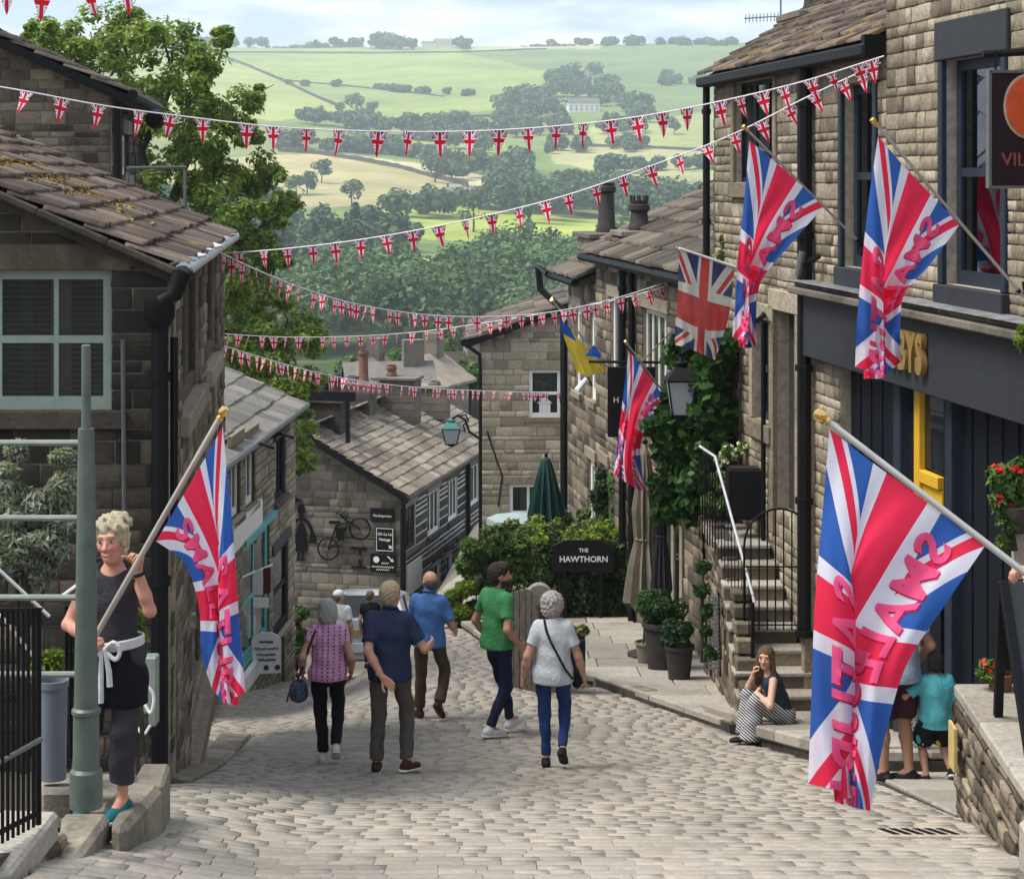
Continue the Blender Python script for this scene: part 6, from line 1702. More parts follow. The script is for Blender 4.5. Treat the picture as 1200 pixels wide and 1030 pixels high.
def wall_lantern():
    Y = 24.6; s = Y / F; base = P(798, 486, Y); t = thing('wall_lantern', base, 'large black street lantern under the old flag', 'lantern')
    lantern(t, base, 33 * s, 21 * s, 66 * s, 'black_iron', 'lantern_glass')
    MB().tube([P(798, 416, Y), P(810, 408, Y + .2), P(845, 415, Y + .8)], .03, 6).build('bracket', M['black_iron'], t)
wall_lantern()

# ================================================================== left foreground
def left_rails():
    Yp = 9.95; s = Yp / F
    t = thing('green_post', P(100, 945, Yp), 'green painted iron lamp post with a narrower top at left', 'post')
    c = P(101, 945, Yp)
    MB().lathe(c, [(19 * s, 0), (19 * s, 42 * s), (15.5 * s, 46 * s), (15 * s, 108 * s), (17 * s, 110 * s), (17 * s, 114 * s), (14 * s, 117 * s), (9.5 * s, 440 * s), (9.5 * s, 443 * s), (5.6 * s, 443 * s), (5.4 * s, 540 * s), (4 * s, 541 * s)], 18).build('column', M['post_green'], t, smooth=True)
    r = thing('pipe_fence', P(30, 900, Yp + .1), 'fence of pale green horizontal pipes left of the lamp post', 'fence')
    for y, rr in ((519, .017), (607, .017), (700, .017), (790, .017)): MB().tube([P(-160, y, Yp + .25), P(95, y, Yp + .05)], rr, 8).build('pipe', M['post_pale'], r, smooth=True)
    MB().tube([P(-158, 480, Yp + .25), P(-158, 960, Yp + .25)], .035, 8).build('upright', M['post_pale'], r)
    for a, b in (((-20, 650), (58, 722)), ((70, 700), (95, 682)), ((0, 720), (40, 770))): MB().tube([P(*a, 10.5), P(*b, 10.6)], .010, 5).build('stay_wire', M['cord_white'], r)
    # black railing panel running towards the camera
    b = thing('black_railing', P(40, 970, 9.5), 'black iron railing panel at the bottom left corner', 'railing')
    A, Bq = P(45, 713, 9.6), P(-70, 716, 8.7); A2, B2 = P(45, 952, 9.6), P(-70, 1010, 8.7)
    MB().box((A + Bq) / 2, ((A - Bq).length, .05, .012), (A - Bq), Vector((0, 0, 1)).cross(A - Bq)).build('top_rail', M['black_iron'], b)
    MB().tube([A2, B2], .014, 6).build('bottom_rail', M['black_iron'], b)
    for i in range(19):
        f = i / 18; MB().tube([A.lerp(Bq, f), A2.lerp(B2, f) - Vector((0, 0, .06))], .009 if i else .016, 6).build('bar', M['black_iron'], b)
    h = thing('handrail', P(30, 960, 9.3), 'galvanised handrail sloping beside the black railing', 'handrail'); MB().tube([P(-60, 925, 9.0), P(0, 893, 9.25), P(48, 791 + 75, 9.5)], .014, 8).build('rail', M['gutter_grey'], h)
    # grey bin
    g = P(62, 912, 11.0); n = thing('waste_bin', g, 'grey plastic bin behind the pipe fence', 'bin'); s2 = 11.0 / F
    MB().lathe(g, [(15.5 * s2, 0), (17 * s2, 108 * s2), (18.5 * s2, 108 * s2), (18.5 * s2, 116 * s2), (16 * s2, 116 * s2), (15.5 * s2, 100 * s2)], 20).build('body', M['bin_grey'], n, smooth=True)
    # iron gate bits and vine behind the woman
    k = thing('garden_gate', P(85, 900, 11.8), 'dark slim gate behind the bin', 'gate')
    for i in range(5): MB().tube([P(78 + i * 5, 900, 11.6), P(78 + i * 5, 710, 11.6)], .012, 5).build('bar', M['black_iron'], k)
    for y in (715, 890): MB().tube([P(76, y, 11.6), P(101, y, 11.6)], .014, 5).build('rail', M['black_iron'], k)
    m = thing('meter_box', P(172, 880, 13.2), 'pale wall box with looping white cable behind the woman', 'box')
    MB().box(P(172, 808, 13.6), (.16, .14, .5)).build('box', M['sage_paint'], m, bevel=.01)
    MB().tube([Vector(q) for q in catmull([P(165, 815, 13.4), P(176, 835, 13.35), P(180, 815, 13.35), P(170, 800, 13.35)], 18)], .012, 6).build('cable', M['cord_white'], m)
    MB().tube([Vector(q) for q in catmull([P(158, 848, 13.4), P(168, 860, 13.35), P(176, 850, 13.35)], 12)], .012, 6).build('cable', M['cord_white'], m)
    for x in (160, 170): MB().tube([P(x, 835, 13.4), P(x, 905, 13.4)], .025, 6).build('leg', M['weathered_wood'], m)
left_rails()
g = P(28, 900, 11.4)
t = shrub('olive_bush', 'silvery olive bush behind the pipe fence', 'bush', [(30, 590, 34), (60, 600, 34), (15, 560, 24), (45, 640, 34), (70, 570, 24), (20, 640, 30), (70, 640, 22), (72, 535, 14), (22, 525, 16), (10, 600, 26), (50, 672, 20), (0, 660, 26)], 'leaf_olive', 11.4, .032, 230, core=False, seed=71, aspect=.28, base=g, sub=6)
MB().tube([g, P(26, 780, 11.4), P(30, 690, 11.4), P(32, 620, 11.4)], [.04, .035, .03, .02], 7).build('trunk', M['bark'], t)
shrub('green_plant', 'bright green leafy plant behind the bin', 'plant', [(50, 780, 14), (62, 770, 12), (88, 830, 12), (55, 795, 12)], 'leaf_lime', 11.9, .05, 40, core=False, seed=72, base=P(56, 905, 11.9))
shrub('vine', 'small bright vine sprig beside the woman', 'plant', [(160, 730, 8), (163, 745, 8), (158, 720, 6)], 'leaf_lime', 12.6, .045, 26, core=False, seed=73, base=P(160, 880, 12.6))

# ================================================================== street things farther down
def sandwich_board():
    Y = 33.6; t = thing('pavement_board', P(311, 797, Y), 'white arched pavement board with handwriting beside the teal shop', 'board'); s = Y / F
    c = P(312, 767, Y); z = Vector((0, 0, 1)); u = Vector((1, .12, 0)).normalized(); v = Vector((-.12, 1, 0)).normalized()
    pts = [c + u * (x * s) + z * (y * s) for x, y in ((-18, -22), (18, -22), (18, 16), (14, 22), (6, 26), (-6, 26), (-14, 22), (-18, 16))]; m = MB(); m.prism(pts, v * .03); m.build('panel', M['sign_white'], t)
    for k in (-1, 1):
        MB().box(c + u * (k * 19.5 * s) + z * (-6 * s) + v * .02, (.06, .06, 52 * s), u, v).build('leg', M['weathered_wood'], t)
        MB().box(c + u * (k * 19 * s) + z * (-8 * s) + v * .3, (.05, .05, 46 * s), u, (v * 1 + z * .4).normalized()).build('leg', M['weathered_wood'], t)
    rr = random.Random(3)
    for i, y in enumerate((15, 7, 0, -6)):
        w = (8, 14, 11, 11)[i]; p = [Vector(q) for q in catmull([c - v * .012 + u * ((-w + 2 * w * j / 15) * s) + z * ((y + (1.6 if j % 2 else -1.2) * rr.uniform(.5, 1.2)) * s) for j in range(16)], 60)]; MB().tube(p, .008, 4).build('handwriting', M['ink'], t)
    for x in (-12, 0, 13): MB().lathe(c - v * .006 + u * (x * s) - z * (15 * s), [(.0, 0), (.05, 0), (.05, .006), (0, .006)], 10, axis=-v).build('cup_drawing', M['ink'], t)
    fl = thing('shop_flag', P(312, 690, 35.0), 'small white and maroon banner hung out over the teal shop door', 'banner'); Yf = 32.6
    MB().tube([P(277, 679, 32.4), P(319, 662, 32.8)], .02, 6).build('pole', M['sign_white'], fl)
    MB().prism([P(296, 668, Yf), P(308, 668, Yf), P(308, 697, Yf), P(296, 697, Yf)], (0, .01, 0)).build('banner', M['sign_grey'], fl); MB().prism([P(308.5, 666, Yf), P(317, 664, Yf), P(317, 694, Yf), P(308.5, 697, Yf)], (0, .01, 0)).build('banner', M['strap_red'], fl)
    MB().prism([P(297, 700, Yf), P(315, 700, Yf), P(315, 712, Yf), P(297, 712, Yf)], (0, .01, 0)).build('card', M['sign_white'], fl)
sandwich_board()
shrub('street_plant', 'green potted shrubs against the terrace house corner', 'potted plant', [(352, 720, 11), (350, 738, 12), (354, 755, 10), (348, 765, 8)], 'leaf_shrub', 38.6, .06, 110, seed=91)
def car():
    Y = 35.0; x0 = (428 - CX) / F * Y; g = Vector((x0, Y + 2.0, gzf(x0, Y + 2.0))); t = thing('parked_car', g, 'white hatchback parked down the street behind the walkers', 'car')
    sl = -.19; u = Vector((1, 0, 0)); v = Vector((.02, 1, sl)).normalized(); w = u.cross(v).normalized()
    K = lambda x, y, z: g + u * x + v * y + w * z
    # body as lofted sections from the rear to the bonnet
    sec = [(-2.0, .25, .95, .78), (-1.92, .2, 1.02, .82), (-1.55, .18, 1.46, .80), (-1.0, .17, 1.50, .84), (.1, .17, 1.46, .85), (.75, .17, 1.02, .85), (1.7, .2, .86, .82), (2.0, .3, .62, .70)]
    mb = MB(); vs = []; n = 12
    for y, zb, zt, hw in sec:
        belt = min(zt, .92)
        ring_ = [(-hw * .9, zb), (-hw, zb + .2), (-hw, belt - .05), (-hw * .97, belt), (-hw * (.74 if zt > 1.2 else .9), zt - .04), (-hw * .5, zt), (hw * .5, zt), (hw * (.74 if zt > 1.2 else .9), zt - .04), (hw * .97, belt), (hw, belt - .05), (hw, zb + .2), (hw * .9, zb)]
        vs += [K(x, y, z) for x, z in ring_]
    fs = []
    for i in range(len(sec) - 1):
        for k in range(n): fs.append((i * n + k, i * n + (k + 1) % n, (i + 1) * n + (k + 1) % n, (i + 1) * n + k))
    fs.append(tuple(range(n))[::-1]); fs.append(tuple((len(sec) - 1) * n + k for k in range(n))); mb.add(vs, fs); mb.build('body', M['car_white'], t, smooth=True)
    MB().prism([K(-.55, -1.93, 1.02), K(.55, -1.93, 1.02), K(.5, -1.62, 1.40), K(-.5, -1.62, 1.40)], -v * .02).build('rear_window', M['glass_dark'], t)
    for sx in (-1, 1):
        MB().prism([K(sx * .80, -1.3, .96), K(sx * .80, .5, .96), K(sx * .665, .0, 1.38), K(sx * .665, -1.1, 1.40)], u * (sx * .02)).build('side_window', M['glass_dark'], t)
        MB().box(K(sx * .66, -2.0, .78), (.2, .06, .22), u, v, w).build('tail_light', M['petal_red'], t)
        for y in (-1.25, 1.3):
            wl_ = MB().lathe(K(sx * .72, y, .30), [(.0, -.1), (.30, -.1), (.31, 0), (.30, .1), (0, .1)], 18, axis=u).build('wheel', M['tyre'], t, smooth=True); MB().lathe(K(sx * .72, y, .30), [(0, -.11), (.19, -.11), (.19, .11), (0, .11)], 14, axis=u).build('rim', M['rim_grey'], wl_)
    MB().box(K(0, -2.02, .45), (1.5, .1, .2), u, v, w).build('bumper', M['car_white'], t, bevel=.02); MB().box(K(0, -2.05, .72), (.5, .02, .11), u, v, w).build('number_plate', M['box_yellow'], t)
car()

def garden_tree(px, py, Y, r, label, seed):
    c = P(px, py, Y); s = Y / F * r; g = Vector((c.x, c.y, gzf(c.x, Y))); t = thing('garden_tree', g, label, 'tree', 'trees among the village roofs'); rng = np.random.default_rng(seed)
    cl = [(c.x + d[0] * s * .7, c.y + d[1] * s * .7, c.z + d[2] * s * .7, s * .4, s * .4, s * .36) for d in rand_dirs(16, rng) * rng.uniform(.3, 1, (16, 1))]
    foliage('crown', [clump_leaves(cl, 110, .16, rng, up=.5, jit=.5, fill=.5)], M['leaf_shrub'], t); MB().tube([g, c], [.2, .08], 6).build('trunk', M['bark'], t)
garden_tree(550, 436, 88, 20, 'round green tree squeezed between the chimneys and the gabled house', 1)
garden_tree(470, 428, 110, 26, 'green tree behind the chimney stacks', 2)
garden_tree(412, 436, 105, 24, 'green tree behind the dark chimney pots', 3)
garden_tree(515, 404, 140, 30, 'large far tree above the brown village roof', 4)
# ================================================================== people (implicit bodies turned into one continuous skin)
v3 = lambda *a: np.array(a, dtype=float)
def cap(a, b, r1, r2=None, k=.03, cut=False, sub=False): return ('c', np.array(a, float), np.array(b, float), r1, r1 if r2 is None else r2, k, cut, sub)
def ell(c, r, R=None, k=.04, sub=False): return ('e', np.array(c, float), np.array(r, float), R, k, sub)
def _bounds(p):
    if p[0] == 'c': m = max(p[3], p[4]); return np.minimum(p[1], p[2]) - m, np.maximum(p[1], p[2]) + m
    m = p[2] if p[3] is None else np.full(3, p[2].max()); return p[1] - m, p[1] + m
def sdf_mesh(prims, h, cuts=(), noise=None):
    lo = np.min([_bounds(p)[0] for p in prims if not p[-1]], axis=0) - 3 * h; hi = np.max([_bounds(p)[1] for p in prims if not p[-1]], axis=0) + 3 * h
    n = np.ceil((hi - lo) / h).astype(int) + 1
    ax = [lo[i] + h * np.arange(n[i]) for i in range(3)]
    val = np.full(n, .3)
    for p in prims:
        k = p[5] if p[0] == 'c' else p[4]
        b0, b1 = _bounds(p); mg = k + 3 * h
        i0 = np.clip(((b0 - mg - lo) / h).astype(int), 0, n - 1); i1 = np.clip(((b1 + mg - lo) / h).astype(int) + 2, 1, n)
        if (i1 <= i0).any(): continue
        X, Y, Z = np.meshgrid(*[ax[i][i0[i]:i1[i]] for i in range(3)], indexing='ij')
        Q = np.stack([X, Y, Z], -1)
        if p[0] == 'c':
            a, b, r1, r2, cut = p[1], p[2], p[3], p[4], p[6]
            ab = b - a; L2 = max((ab @ ab), 1e-9); t = ((Q - a) @ ab) / L2; tc = np.clip(t, 0, 1)
            d = np.linalg.norm(Q - a - tc[..., None] * ab, axis=-1) - (r1 + tc * (r2 - r1))
            if cut: d = np.maximum(d, (t - 1) * math.sqrt(L2))
        else:
            q = Q - p[1]
            if p[3] is not None: q = q @ p[3]
            k0 = np.linalg.norm(q / p[2], axis=-1); k1 = np.linalg.norm(q / p[2] ** 2, axis=-1)
            d = k0 * (k0 - 1) / np.maximum(k1, 1e-6)
        s = (slice(i0[0], i1[0]), slice(i0[1], i1[1]), slice(i0[2], i1[2])); cur = val[s]
        if p[-1]:
            e = -d; hh = np.clip(.5 - .5 * (cur - e) / max(k, 1e-4), 0, 1); val[s] = cur * (1 - hh) + e * hh + max(k, 1e-4) * hh * (1 - hh) if k > 1e-3 else np.maximum(cur, e)
        else:
            hh = np.clip(.5 + .5 * (d - cur) / max(k, 1e-4), 0, 1); val[s] = d * (1 - hh) + cur * hh - k * hh * (1 - hh)
    if noise or cuts:
        X, Y, Z = np.meshgrid(*ax, indexing='ij')
        if noise: val = val + noise(X, Y, Z)
        for (pt, nn) in cuts:
            nn = np.array(nn, float); nn /= np.linalg.norm(nn)
            val = np.maximum(val, (X - pt[0]) * nn[0] + (Y - pt[1]) * nn[1] + (Z - pt[2]) * nn[2])
    return surf_nets(val, lo, h)
def surf_nets(val, lo, h):
    s = (val < 0)
    c = np.zeros(np.array(val.shape) - 1, dtype=np.int8)
    for i in (0, 1):
        for j in (0, 1):
            for k in (0, 1): c += s[i:s.shape[0] - 1 + i, j:s.shape[1] - 1 + j, k:s.shape[2] - 1 + k]
    act = np.argwhere((c > 0) & (c < 8))
    if len(act) == 0: return np.zeros((0, 3)), np.zeros((0, 4), int)
    idx = -np.ones(c.shape, dtype=np.int64); idx[tuple(act.T)] = np.arange(len(act))
    acc = np.zeros((len(act), 3)); cnt = np.zeros(len(act))
    cor = [(i, j, k) for i in (0, 1) for j in (0, 1) for k in (0, 1)]
    cv = {q: val[act[:, 0] + q[0], act[:, 1] + q[1], act[:, 2] + q[2]] for q in cor}
    for q in cor:
        for axn in range(3):
            if q[axn] == 0:
                q2 = list(q); q2[axn] = 1; q2 = tuple(q2); a, b = cv[q], cv[q2]; m = (a < 0) != (b < 0)
                t = np.where(m, a / np.where(m, a - b, 1), 0)
                p = np.array(q, float)[None, :].repeat(len(act), 0); p[:, axn] += t
                acc[m] += p[m]; cnt[m] += 1
    V = lo + (act + acc / cnt[:, None]) * h
    Fs = []
    for axn in range(3):
        o1, o2 = [(1, 2), (2, 0), (0, 1)][axn]
        sl0 = [slice(None)] * 3; sl1 = [slice(None)] * 3; sl0[axn] = slice(0, -1); sl1[axn] = slice(1, None)
        A = s[tuple(sl0)]; B = s[tuple(sl1)]
        e = np.argwhere(A != B); e = e[(e[:, o1] > 0) & (e[:, o2] > 0) & (e[:, o1] < c.shape[o1]) & (e[:, o2] < c.shape[o2])]
        if len(e) == 0: continue
        flip = A[tuple(e.T)]
        def at(d1, d2):
            q = e.copy(); q[:, o1] -= d1; q[:, o2] -= d2; return idx[tuple(q.T)]
        f = np.stack([at(1, 1), at(0, 1), at(0, 0), at(1, 0)], 1)
        f = np.where(flip[:, None], f, f[:, ::-1]); Fs.append(f[(f >= 0).all(1)])
    return V, np.vstack(Fs)

def ik(a, b, l1, l2, pole):
    a, b, pole = np.array(a, float), np.array(b, float), np.array(pole, float)
    d = b - a; L = np.linalg.norm(d); L = max(min(L, (l1 + l2) * .999), 1e-4); u = d / np.linalg.norm(d)
    x = (l1 * l1 - l2 * l2 + L * L) / (2 * L); y = math.sqrt(max(l1 * l1 - x * x, 0))
    p = pole - u * (pole @ u); p /= max(np.linalg.norm(p), 1e-6)
    return a + u * x + p * y, a + u * L
def unit(v): v = np.array(v, float); return v / max(np.linalg.norm(v), 1e-9)

def hand_mesh(w, d, n, thumb, curl=.5, s=1.0, h=.0055):
    """w wrist, d finger direction, n palm normal, thumb = +1/-1 side"""
    d = unit(d); n = unit(np.array(n) - d * (np.array(n) @ d)); t = np.cross(d, n) * thumb
    pr = [cap(w - d * .05 * s, w + d * .01 * s, .026 * s, .024 * s, .012)]
    for i, (off, L) in enumerate(((.032, .072), (.011, .080), (-.010, .074), (-.030, .058))):
        root = w + d * (.088 - .004 * abs(i - 1)) * s + t * off * s
        pr.append(cap(w + d * .012 * s + t * off * .55 * s, root, .017 * s, .0125 * s, .014))
        p = root; ang = curl * .35 + .06 * i
        for j, fr in enumerate((.45, .31, .24)):
            ang += curl * (.75 if j else .5); q = p + (d * math.cos(ang) + n * math.sin(ang)) * L * fr * s
            pr.append(cap(p, q, .0098 * s - .0008 * j, .0092 * s - .0009 * j, .004)); p = q
    p = w + d * .03 * s + t * .03 * s
    for j, L in enumerate((.042, .034, .026)):
        q = p + unit(d * (.7 + .15 * j) + t * (.75 - .3 * j) + n * (.25 + .5 * curl * (j + .5))) * L * s; pr.append(cap(p, q, .0125 * s - .001 * j, .0112 * s - .001 * j, .008)); p = q
    return sdf_mesh(pr, h)

def head_mesh(c, R, neck, skin, fem, h=.0062, beard=None, smile=False):
    """c head centre, R columns right/forward/up"""
    R0 = R; R = R * 1.0; w = lambda *p: c + R @ np.array(p, float)
    k = .90 if fem else 1.0
    pr = [ell(w(0, -.008, .022), (.074 * k, .094, .096), R, .03), ell(w(0, .026, -.045), (.056 * k, .062, .080), R, .035), ell(w(0, .056, -.095), (.026 * k, .026, .022), R, .03),
          cap(w(0, .086, .012), w(0, .108, -.028), .007, .0125, .012), cap(w(-.014, .094, -.034), w(.014, .094, -.034), .008, .008, .01),
          cap(w(-.036, .077, .034), w(.036, .077, .034), .012, .012, .014), ell(w(-.034, .066, -.022), (.02, .018, .02), R, .02), ell(w(.034, .066, -.022), (.02, .018, .02), R, .02),
          ell(w(-.029, .099, .012), (.016, .013, .010), R, .008, True), ell(w(.029, .099, .012), (.016, .013, .010), R, .008, True),
          ell(w(-.029, .080, .012), (.0135, .0135, .0125), R, .002), ell(w(.029, .080, .012), (.0135, .0135, .0125), R, .002),
          cap(w(-.02, .083, -.063), w(.02, .083, -.063), .0085, .0085, .008),
          ell(w(-.076 * k, -.008, -.004), (.011, .024, .031), R, .008), ell(w(.076 * k, -.008, -.004), (.011, .024, .031), R, .008),
          cap(w(0, -.015, -.07), neck, .052 if not fem else .046, .056 if not fem else .05, .03)]
    V, Fq = sdf_mesh(pr, h)
    q = (V - c) @ R
    col_ = np.tile(np.array(skin), (len(V), 1))
    ch = np.exp(-(((np.abs(q[:, 0]) - .036) / .02) ** 2 + ((q[:, 2] + .03) / .022) ** 2)) * (q[:, 1] > .04)
    col_ = col_ * (1 - ch[:, None] * np.array([.0, .22, .2]))
    e = lambda x, y, z, a, b, c_: ((np.abs(q[:, 0]) - x) / a) ** 2 + ((q[:, 1] - y) / b) ** 2 + ((q[:, 2] - z) / c_) ** 2 < 1
    col_[e(.030, .09, .036, .019, .03, .0055)] = np.array(skin) * .42
    col_[e(.029, .094, .011, .0135, .016, .0062)] = (.40, .37, .35); col_[e(.029, .096, .012, .0075, .02, .0075)] = (.03, .02, .016)
    col_[e(.029, .092, .0215, .017, .02, .0035)] = (.05, .03, .025)
    col_[e(0, .088, -.063, .023, .016, .0095)] = (np.array(skin) * np.array([.85, .42, .42]))
    if smile:
        zz = q[:, 2] + .064 - 6 * q[:, 0] ** 2; col_[(np.abs(q[:, 0]) < .024) & (np.abs(zz) < .0095) & (q[:, 1] > .06)] = np.array(skin) * np.array([.85, .45, .45]); col_[(np.abs(q[:, 0]) < .017) & (np.abs(zz) < .0045) & (q[:, 1] > .06)] = (.72, .69, .65)
    if beard is not None:
        m = (q[:, 2] < -.045) & (q[:, 2] > -.125) & (q[:, 1] > .0) & ~e(0, .088, -.063, .023, .016, .0085); col_[m] = beard
    return V, Fq, col_

def noise_cloth(amp=.006, f=1.0):
    return lambda X, Y, Z: amp * (np.sin(f * (23 * X + 9 * Z + 2)) + np.sin(f * (33 * Z + 11 * X + 6 * Y)) + np.sin(f * (41 * Y - 15 * Z + 17 * X))) / 2.2
def noise_hair(amp, f): return lambda X, Y, Z: amp * np.sin(f * X + 3 * np.sin(f * .21 * Z)) * np.sin(f * Y + 1.3) * np.cos(f * .8 * Z + .4)

def make_person(S):
    """S: dict describing one person; body faces +y in its own frame, height 1.75 before scaling"""
    fem = S.get('fem', False); s = S['H'] / 1.75 if not S.get('child') else S['H'] / 1.75
    skin_c = np.array(S.get('skin', (.50, .29, .21))); big = S.get('big', 1.0); res = S.get('res', 1.0)
    J = dict(pelvis=v3(0, 0, .97), chest=v3(0, .0, 1.28), neck=v3(0, -.005, 1.47), head=v3(0, .03, 1.618))
    sw = .146 if fem else .166; hw = .092
    J.update(S.get('J', {})); J = {k: np.array(q, float) for k, q in J.items()}
    spine = unit(J['chest'] - J['pelvis']); tw = S.get('twist', 0.0)
    right = unit(np.array([math.cos(tw), math.sin(tw), 0])); right = unit(right - spine * (right @ spine)); fwd = np.cross(spine, right)
    Rt = np.stack([right, fwd, spine], 1)
    hr = np.array([1.0, 0, 0])
    yaw = S['yaw']; cy, sy = math.cos(yaw), math.sin(yaw); Rw = np.array([[cy, -sy, 0], [sy, cy, 0], [0, 0, 1]]); loc = np.array(S['loc'], float)
    def wz(x, y):      # ground under a foot, in body units
        p = loc + Rw @ (np.array([x, y, 0]) * s); return (gzf(p[0], p[1]) + S.get('gl', 0) - loc[2]) / s
    legs = {}
    for side, sx in (('L', -1), ('R', 1)):
        f = S.get('foot' + side, (sx * .09, 0.0, 0.0, 0.0))      # x, y, pitch, yaw
        pitch, fy = f[2], f[3]; z0 = f[4] if len(f) > 4 else wz(f[0], f[1])
        fd = np.array([math.sin(fy) * math.cos(pitch), math.cos(fy) * math.cos(pitch), -math.sin(pitch)]); sd = unit(np.cross(fd, [0, 0, 1])); up = np.cross(sd, fd)
        toe_drop = .17 * math.sin(pitch)
        ank = np.array([f[0], f[1], z0 + .085 + max(toe_drop, 0)])
        hip = J['pelvis'] + hr * sx * hw * (1.0) + np.array([0, 0, -.03])
        kn, ank = ik(hip, ank, .43, .435, S.get('knee' + side, (sx * .08, 1, 0)))
        legs[side] = (hip, kn, ank, fd, up)
    arms = {}
    for side, sx in (('L', -1), ('R', 1)):
        sh = J['neck'] + right * sx * sw + np.array([0, 0, -.075]) + S.get('sh' + side, 0)
        wr = S.get('wrist' + side); wr = sh + v3(sx * .06, .05, -.53) if wr is None else np.array(wr, float)
        el, wr = ik(sh, wr, .295, .262, S.get('elbow' + side, (sx * .4, -1, -.1)))
        arms[side] = (sh, el, wr)
    hy, hp, hrl = S.get('look', (0, 0, 0))       # turn left(+), nod down(+), roll
    Rh = np.array(Matrix.Rotation(hy, 3, 'Z') @ Matrix.Rotation(-hp, 3, 'X') @ Matrix.Rotation(hrl, 3, 'Y'))
    hc = J['head']; HS = Rh @ np.diag([1.13, 1.09, 1.03]) @ Rh.T; hs = lambda V: hc + (V - hc) @ HS.T
    # ---- torso volumes
    def torso(i, belly=0.0, k=.07):
        P_, C_ = J['pelvis'], J['chest']; mid = (P_ + C_) / 2
        b = big
        return [ell(P_, ((.166 if fem else .158) * b + i, .112 * b + i, .14), Rt, k), ell(mid + fwd * belly * .5, ((.132 if fem else .145) * b + i, (.098 + belly * .6) * b + i, .17), Rt, k),
                ell(C_ + (fwd * .012 if fem else 0), ((.142 if fem else .156) * b + i, (.110 if fem else .112) * b + i, .185), Rt, k),
                cap(arms['L'][0] + right * .03, arms['R'][0] - right * .03, .052 + i * .7, .052 + i * .7, .07), cap(C_ + spine * .1, J['neck'] - spine * .01, .085 + i * .5, .06 + i * .5, .05)]
    # ---- body
    pr = torso(-.02)
    for side in 'LR':
        sh, el, wr = arms[side]; pr += [cap(sh, el, .047 * big, .039 * big, .03), cap(el, el + (wr - el) * .35, .040 * big, .040 * big, .02), cap(el + (wr - el) * .35, wr, .040 * big, .026, .02)]
        hip, kn, ank, fd, up = legs[side]; lk = .72 if S.get('legs', {}).get('len', .93) > .6 else 1.0; pr += [cap(hip, kn, .074 * lk, .052 * lk, .04), cap(kn, kn + (ank - kn) * .35, .052 * lk, .055 * lk, .03), cap(kn + (ank - kn) * .35, ank, .055 * lk, .036 * (.5 + .5 * lk), .03), cap(ank, ank + fd * .08 - up * .03, .036, .03, .02)]
    pr.append(cap(J['neck'] - spine * .03, hc - Rh @ v3(0, .02, .07), .056 if not fem else .048, .05 if not fem else .044, .03))
    parts = []
    V, Fq = sdf_mesh(pr, .0135 * res); parts.append((V, Fq, np.tile(skin_c * .97, (len(V), 1))))
    hm = head_mesh(hc, Rh, J['neck'] - spine * .02, skin_c, fem, .0064 * res, S.get('beard'), S.get('smile')); parts.append((hs(hm[0]), hm[1], hm[2]))
    for side, sx in (('L', -1), ('R', 1)):
        sh, el, wr = arms[side]; d = S.get('hdir' + side); d = unit(wr - el) if d is None else unit(d)
        n = S.get('palm' + side, (-sx, .1, 0))
        V, Fq = hand_mesh(wr, d, n, S.get('thumb' + side, None) or (1 if (np.cross(unit(d), np.array(n, float)) @ np.array(S.get('tdir' + side, (0, 1, .2)))) > 0 else -1), S.get('curl' + side, .45), 1.0 if not fem else .92, .0058 * res)
        parts.append((V, Fq, np.tile(skin_c * np.array([1.0, .93, .92]), (len(V), 1))))
    Vs = np.vstack([p[0] for p in parts]); Cs = np.vstack([p[2] for p in parts]); o = 0; Fs = []
    for p in parts: Fs.append(p[1] + o); o += len(p[0])
    W = lambda V: (V * s) @ Rw.T + loc
    def put_mesh(name, V, Fq, mat, parent, stripe=None):
        me = np_mesh(name, W(V) , Fq, [M[mat]], True)
        if stripe is not None:
            a = me.attributes.new('stripe', 'FLOAT', 'POINT'); a.data.foreach_set('value', stripe(V).astype(np.float32))
        return obj(name, me, parent)
    body = put_mesh('person', Vs, np.vstack(Fs), 'skin', None)
    at = body.data.color_attributes.new('Col', 'FLOAT_COLOR', 'POINT'); at.data.foreach_set('color', np.hstack([Cs, np.ones((len(Cs), 1))]).astype(np.float32).ravel())
    tag(body, S['label'], 'person', S.get('group'))
    S['arms'] = {q: [W(p[None])[0] for p in arms[q]] for q in arms}; S['W'] = W; S['body'] = body
    # ---- top
    if 'top' in S:
        T = S['top']; i = T.get('i', .016); pr = torso(i, T.get('belly', 0.0))
        hem = T.get('hem', .86)
        if T.get('loose', True): pr.append(cap(J['pelvis'] + spine * .12, J['pelvis'] + np.array([0, 0, hem - .99]) , .13, .145, .09)); pr.append(ell(J['pelvis'] + v3(0, 0, hem - .98), ((.162 if fem else .158) * big + i, .122 * big + i, .2), Rt, .08))
        for side in 'LR':
            sh, el, wr = arms[side]; f = T.get('sleeve', .55); r0 = T.get('sr', .064)
            if f <= 0: continue
            if f <= 1: pr.append(cap(sh - (el - sh) * .05, sh + (el - sh) * f, r0, r0 * .98, .03, True))
            else: pr += [cap(sh, el, r0, r0 * .86, .03), cap(el, el + (wr - el) * (f - 1), r0 * .86, r0 * .7, .02, True)]
        cuts = [((0, 0, hem), (0, .04 * (1 if fem else 1), -1))]
        nr = T.get('neck', .075); pr.append(ell(J['neck'] + fwd * .035 + spine * T.get('neckz', .02), (nr, nr * 1.0, nr * .85), Rt, .008, True))
        if T.get('sleeveless'):
            for side in 'LR':
                sh = arms[side][0]; sgn = -1 if side == 'L' else 1; pr.append(ell(sh + right * sgn * .045 + spine * -.01, (.055, .09, .11), Rt, .01, True))
        V, Fq = sdf_mesh(pr, .0125 * res, cuts, noise_cloth(T.get('wr', .0075)))
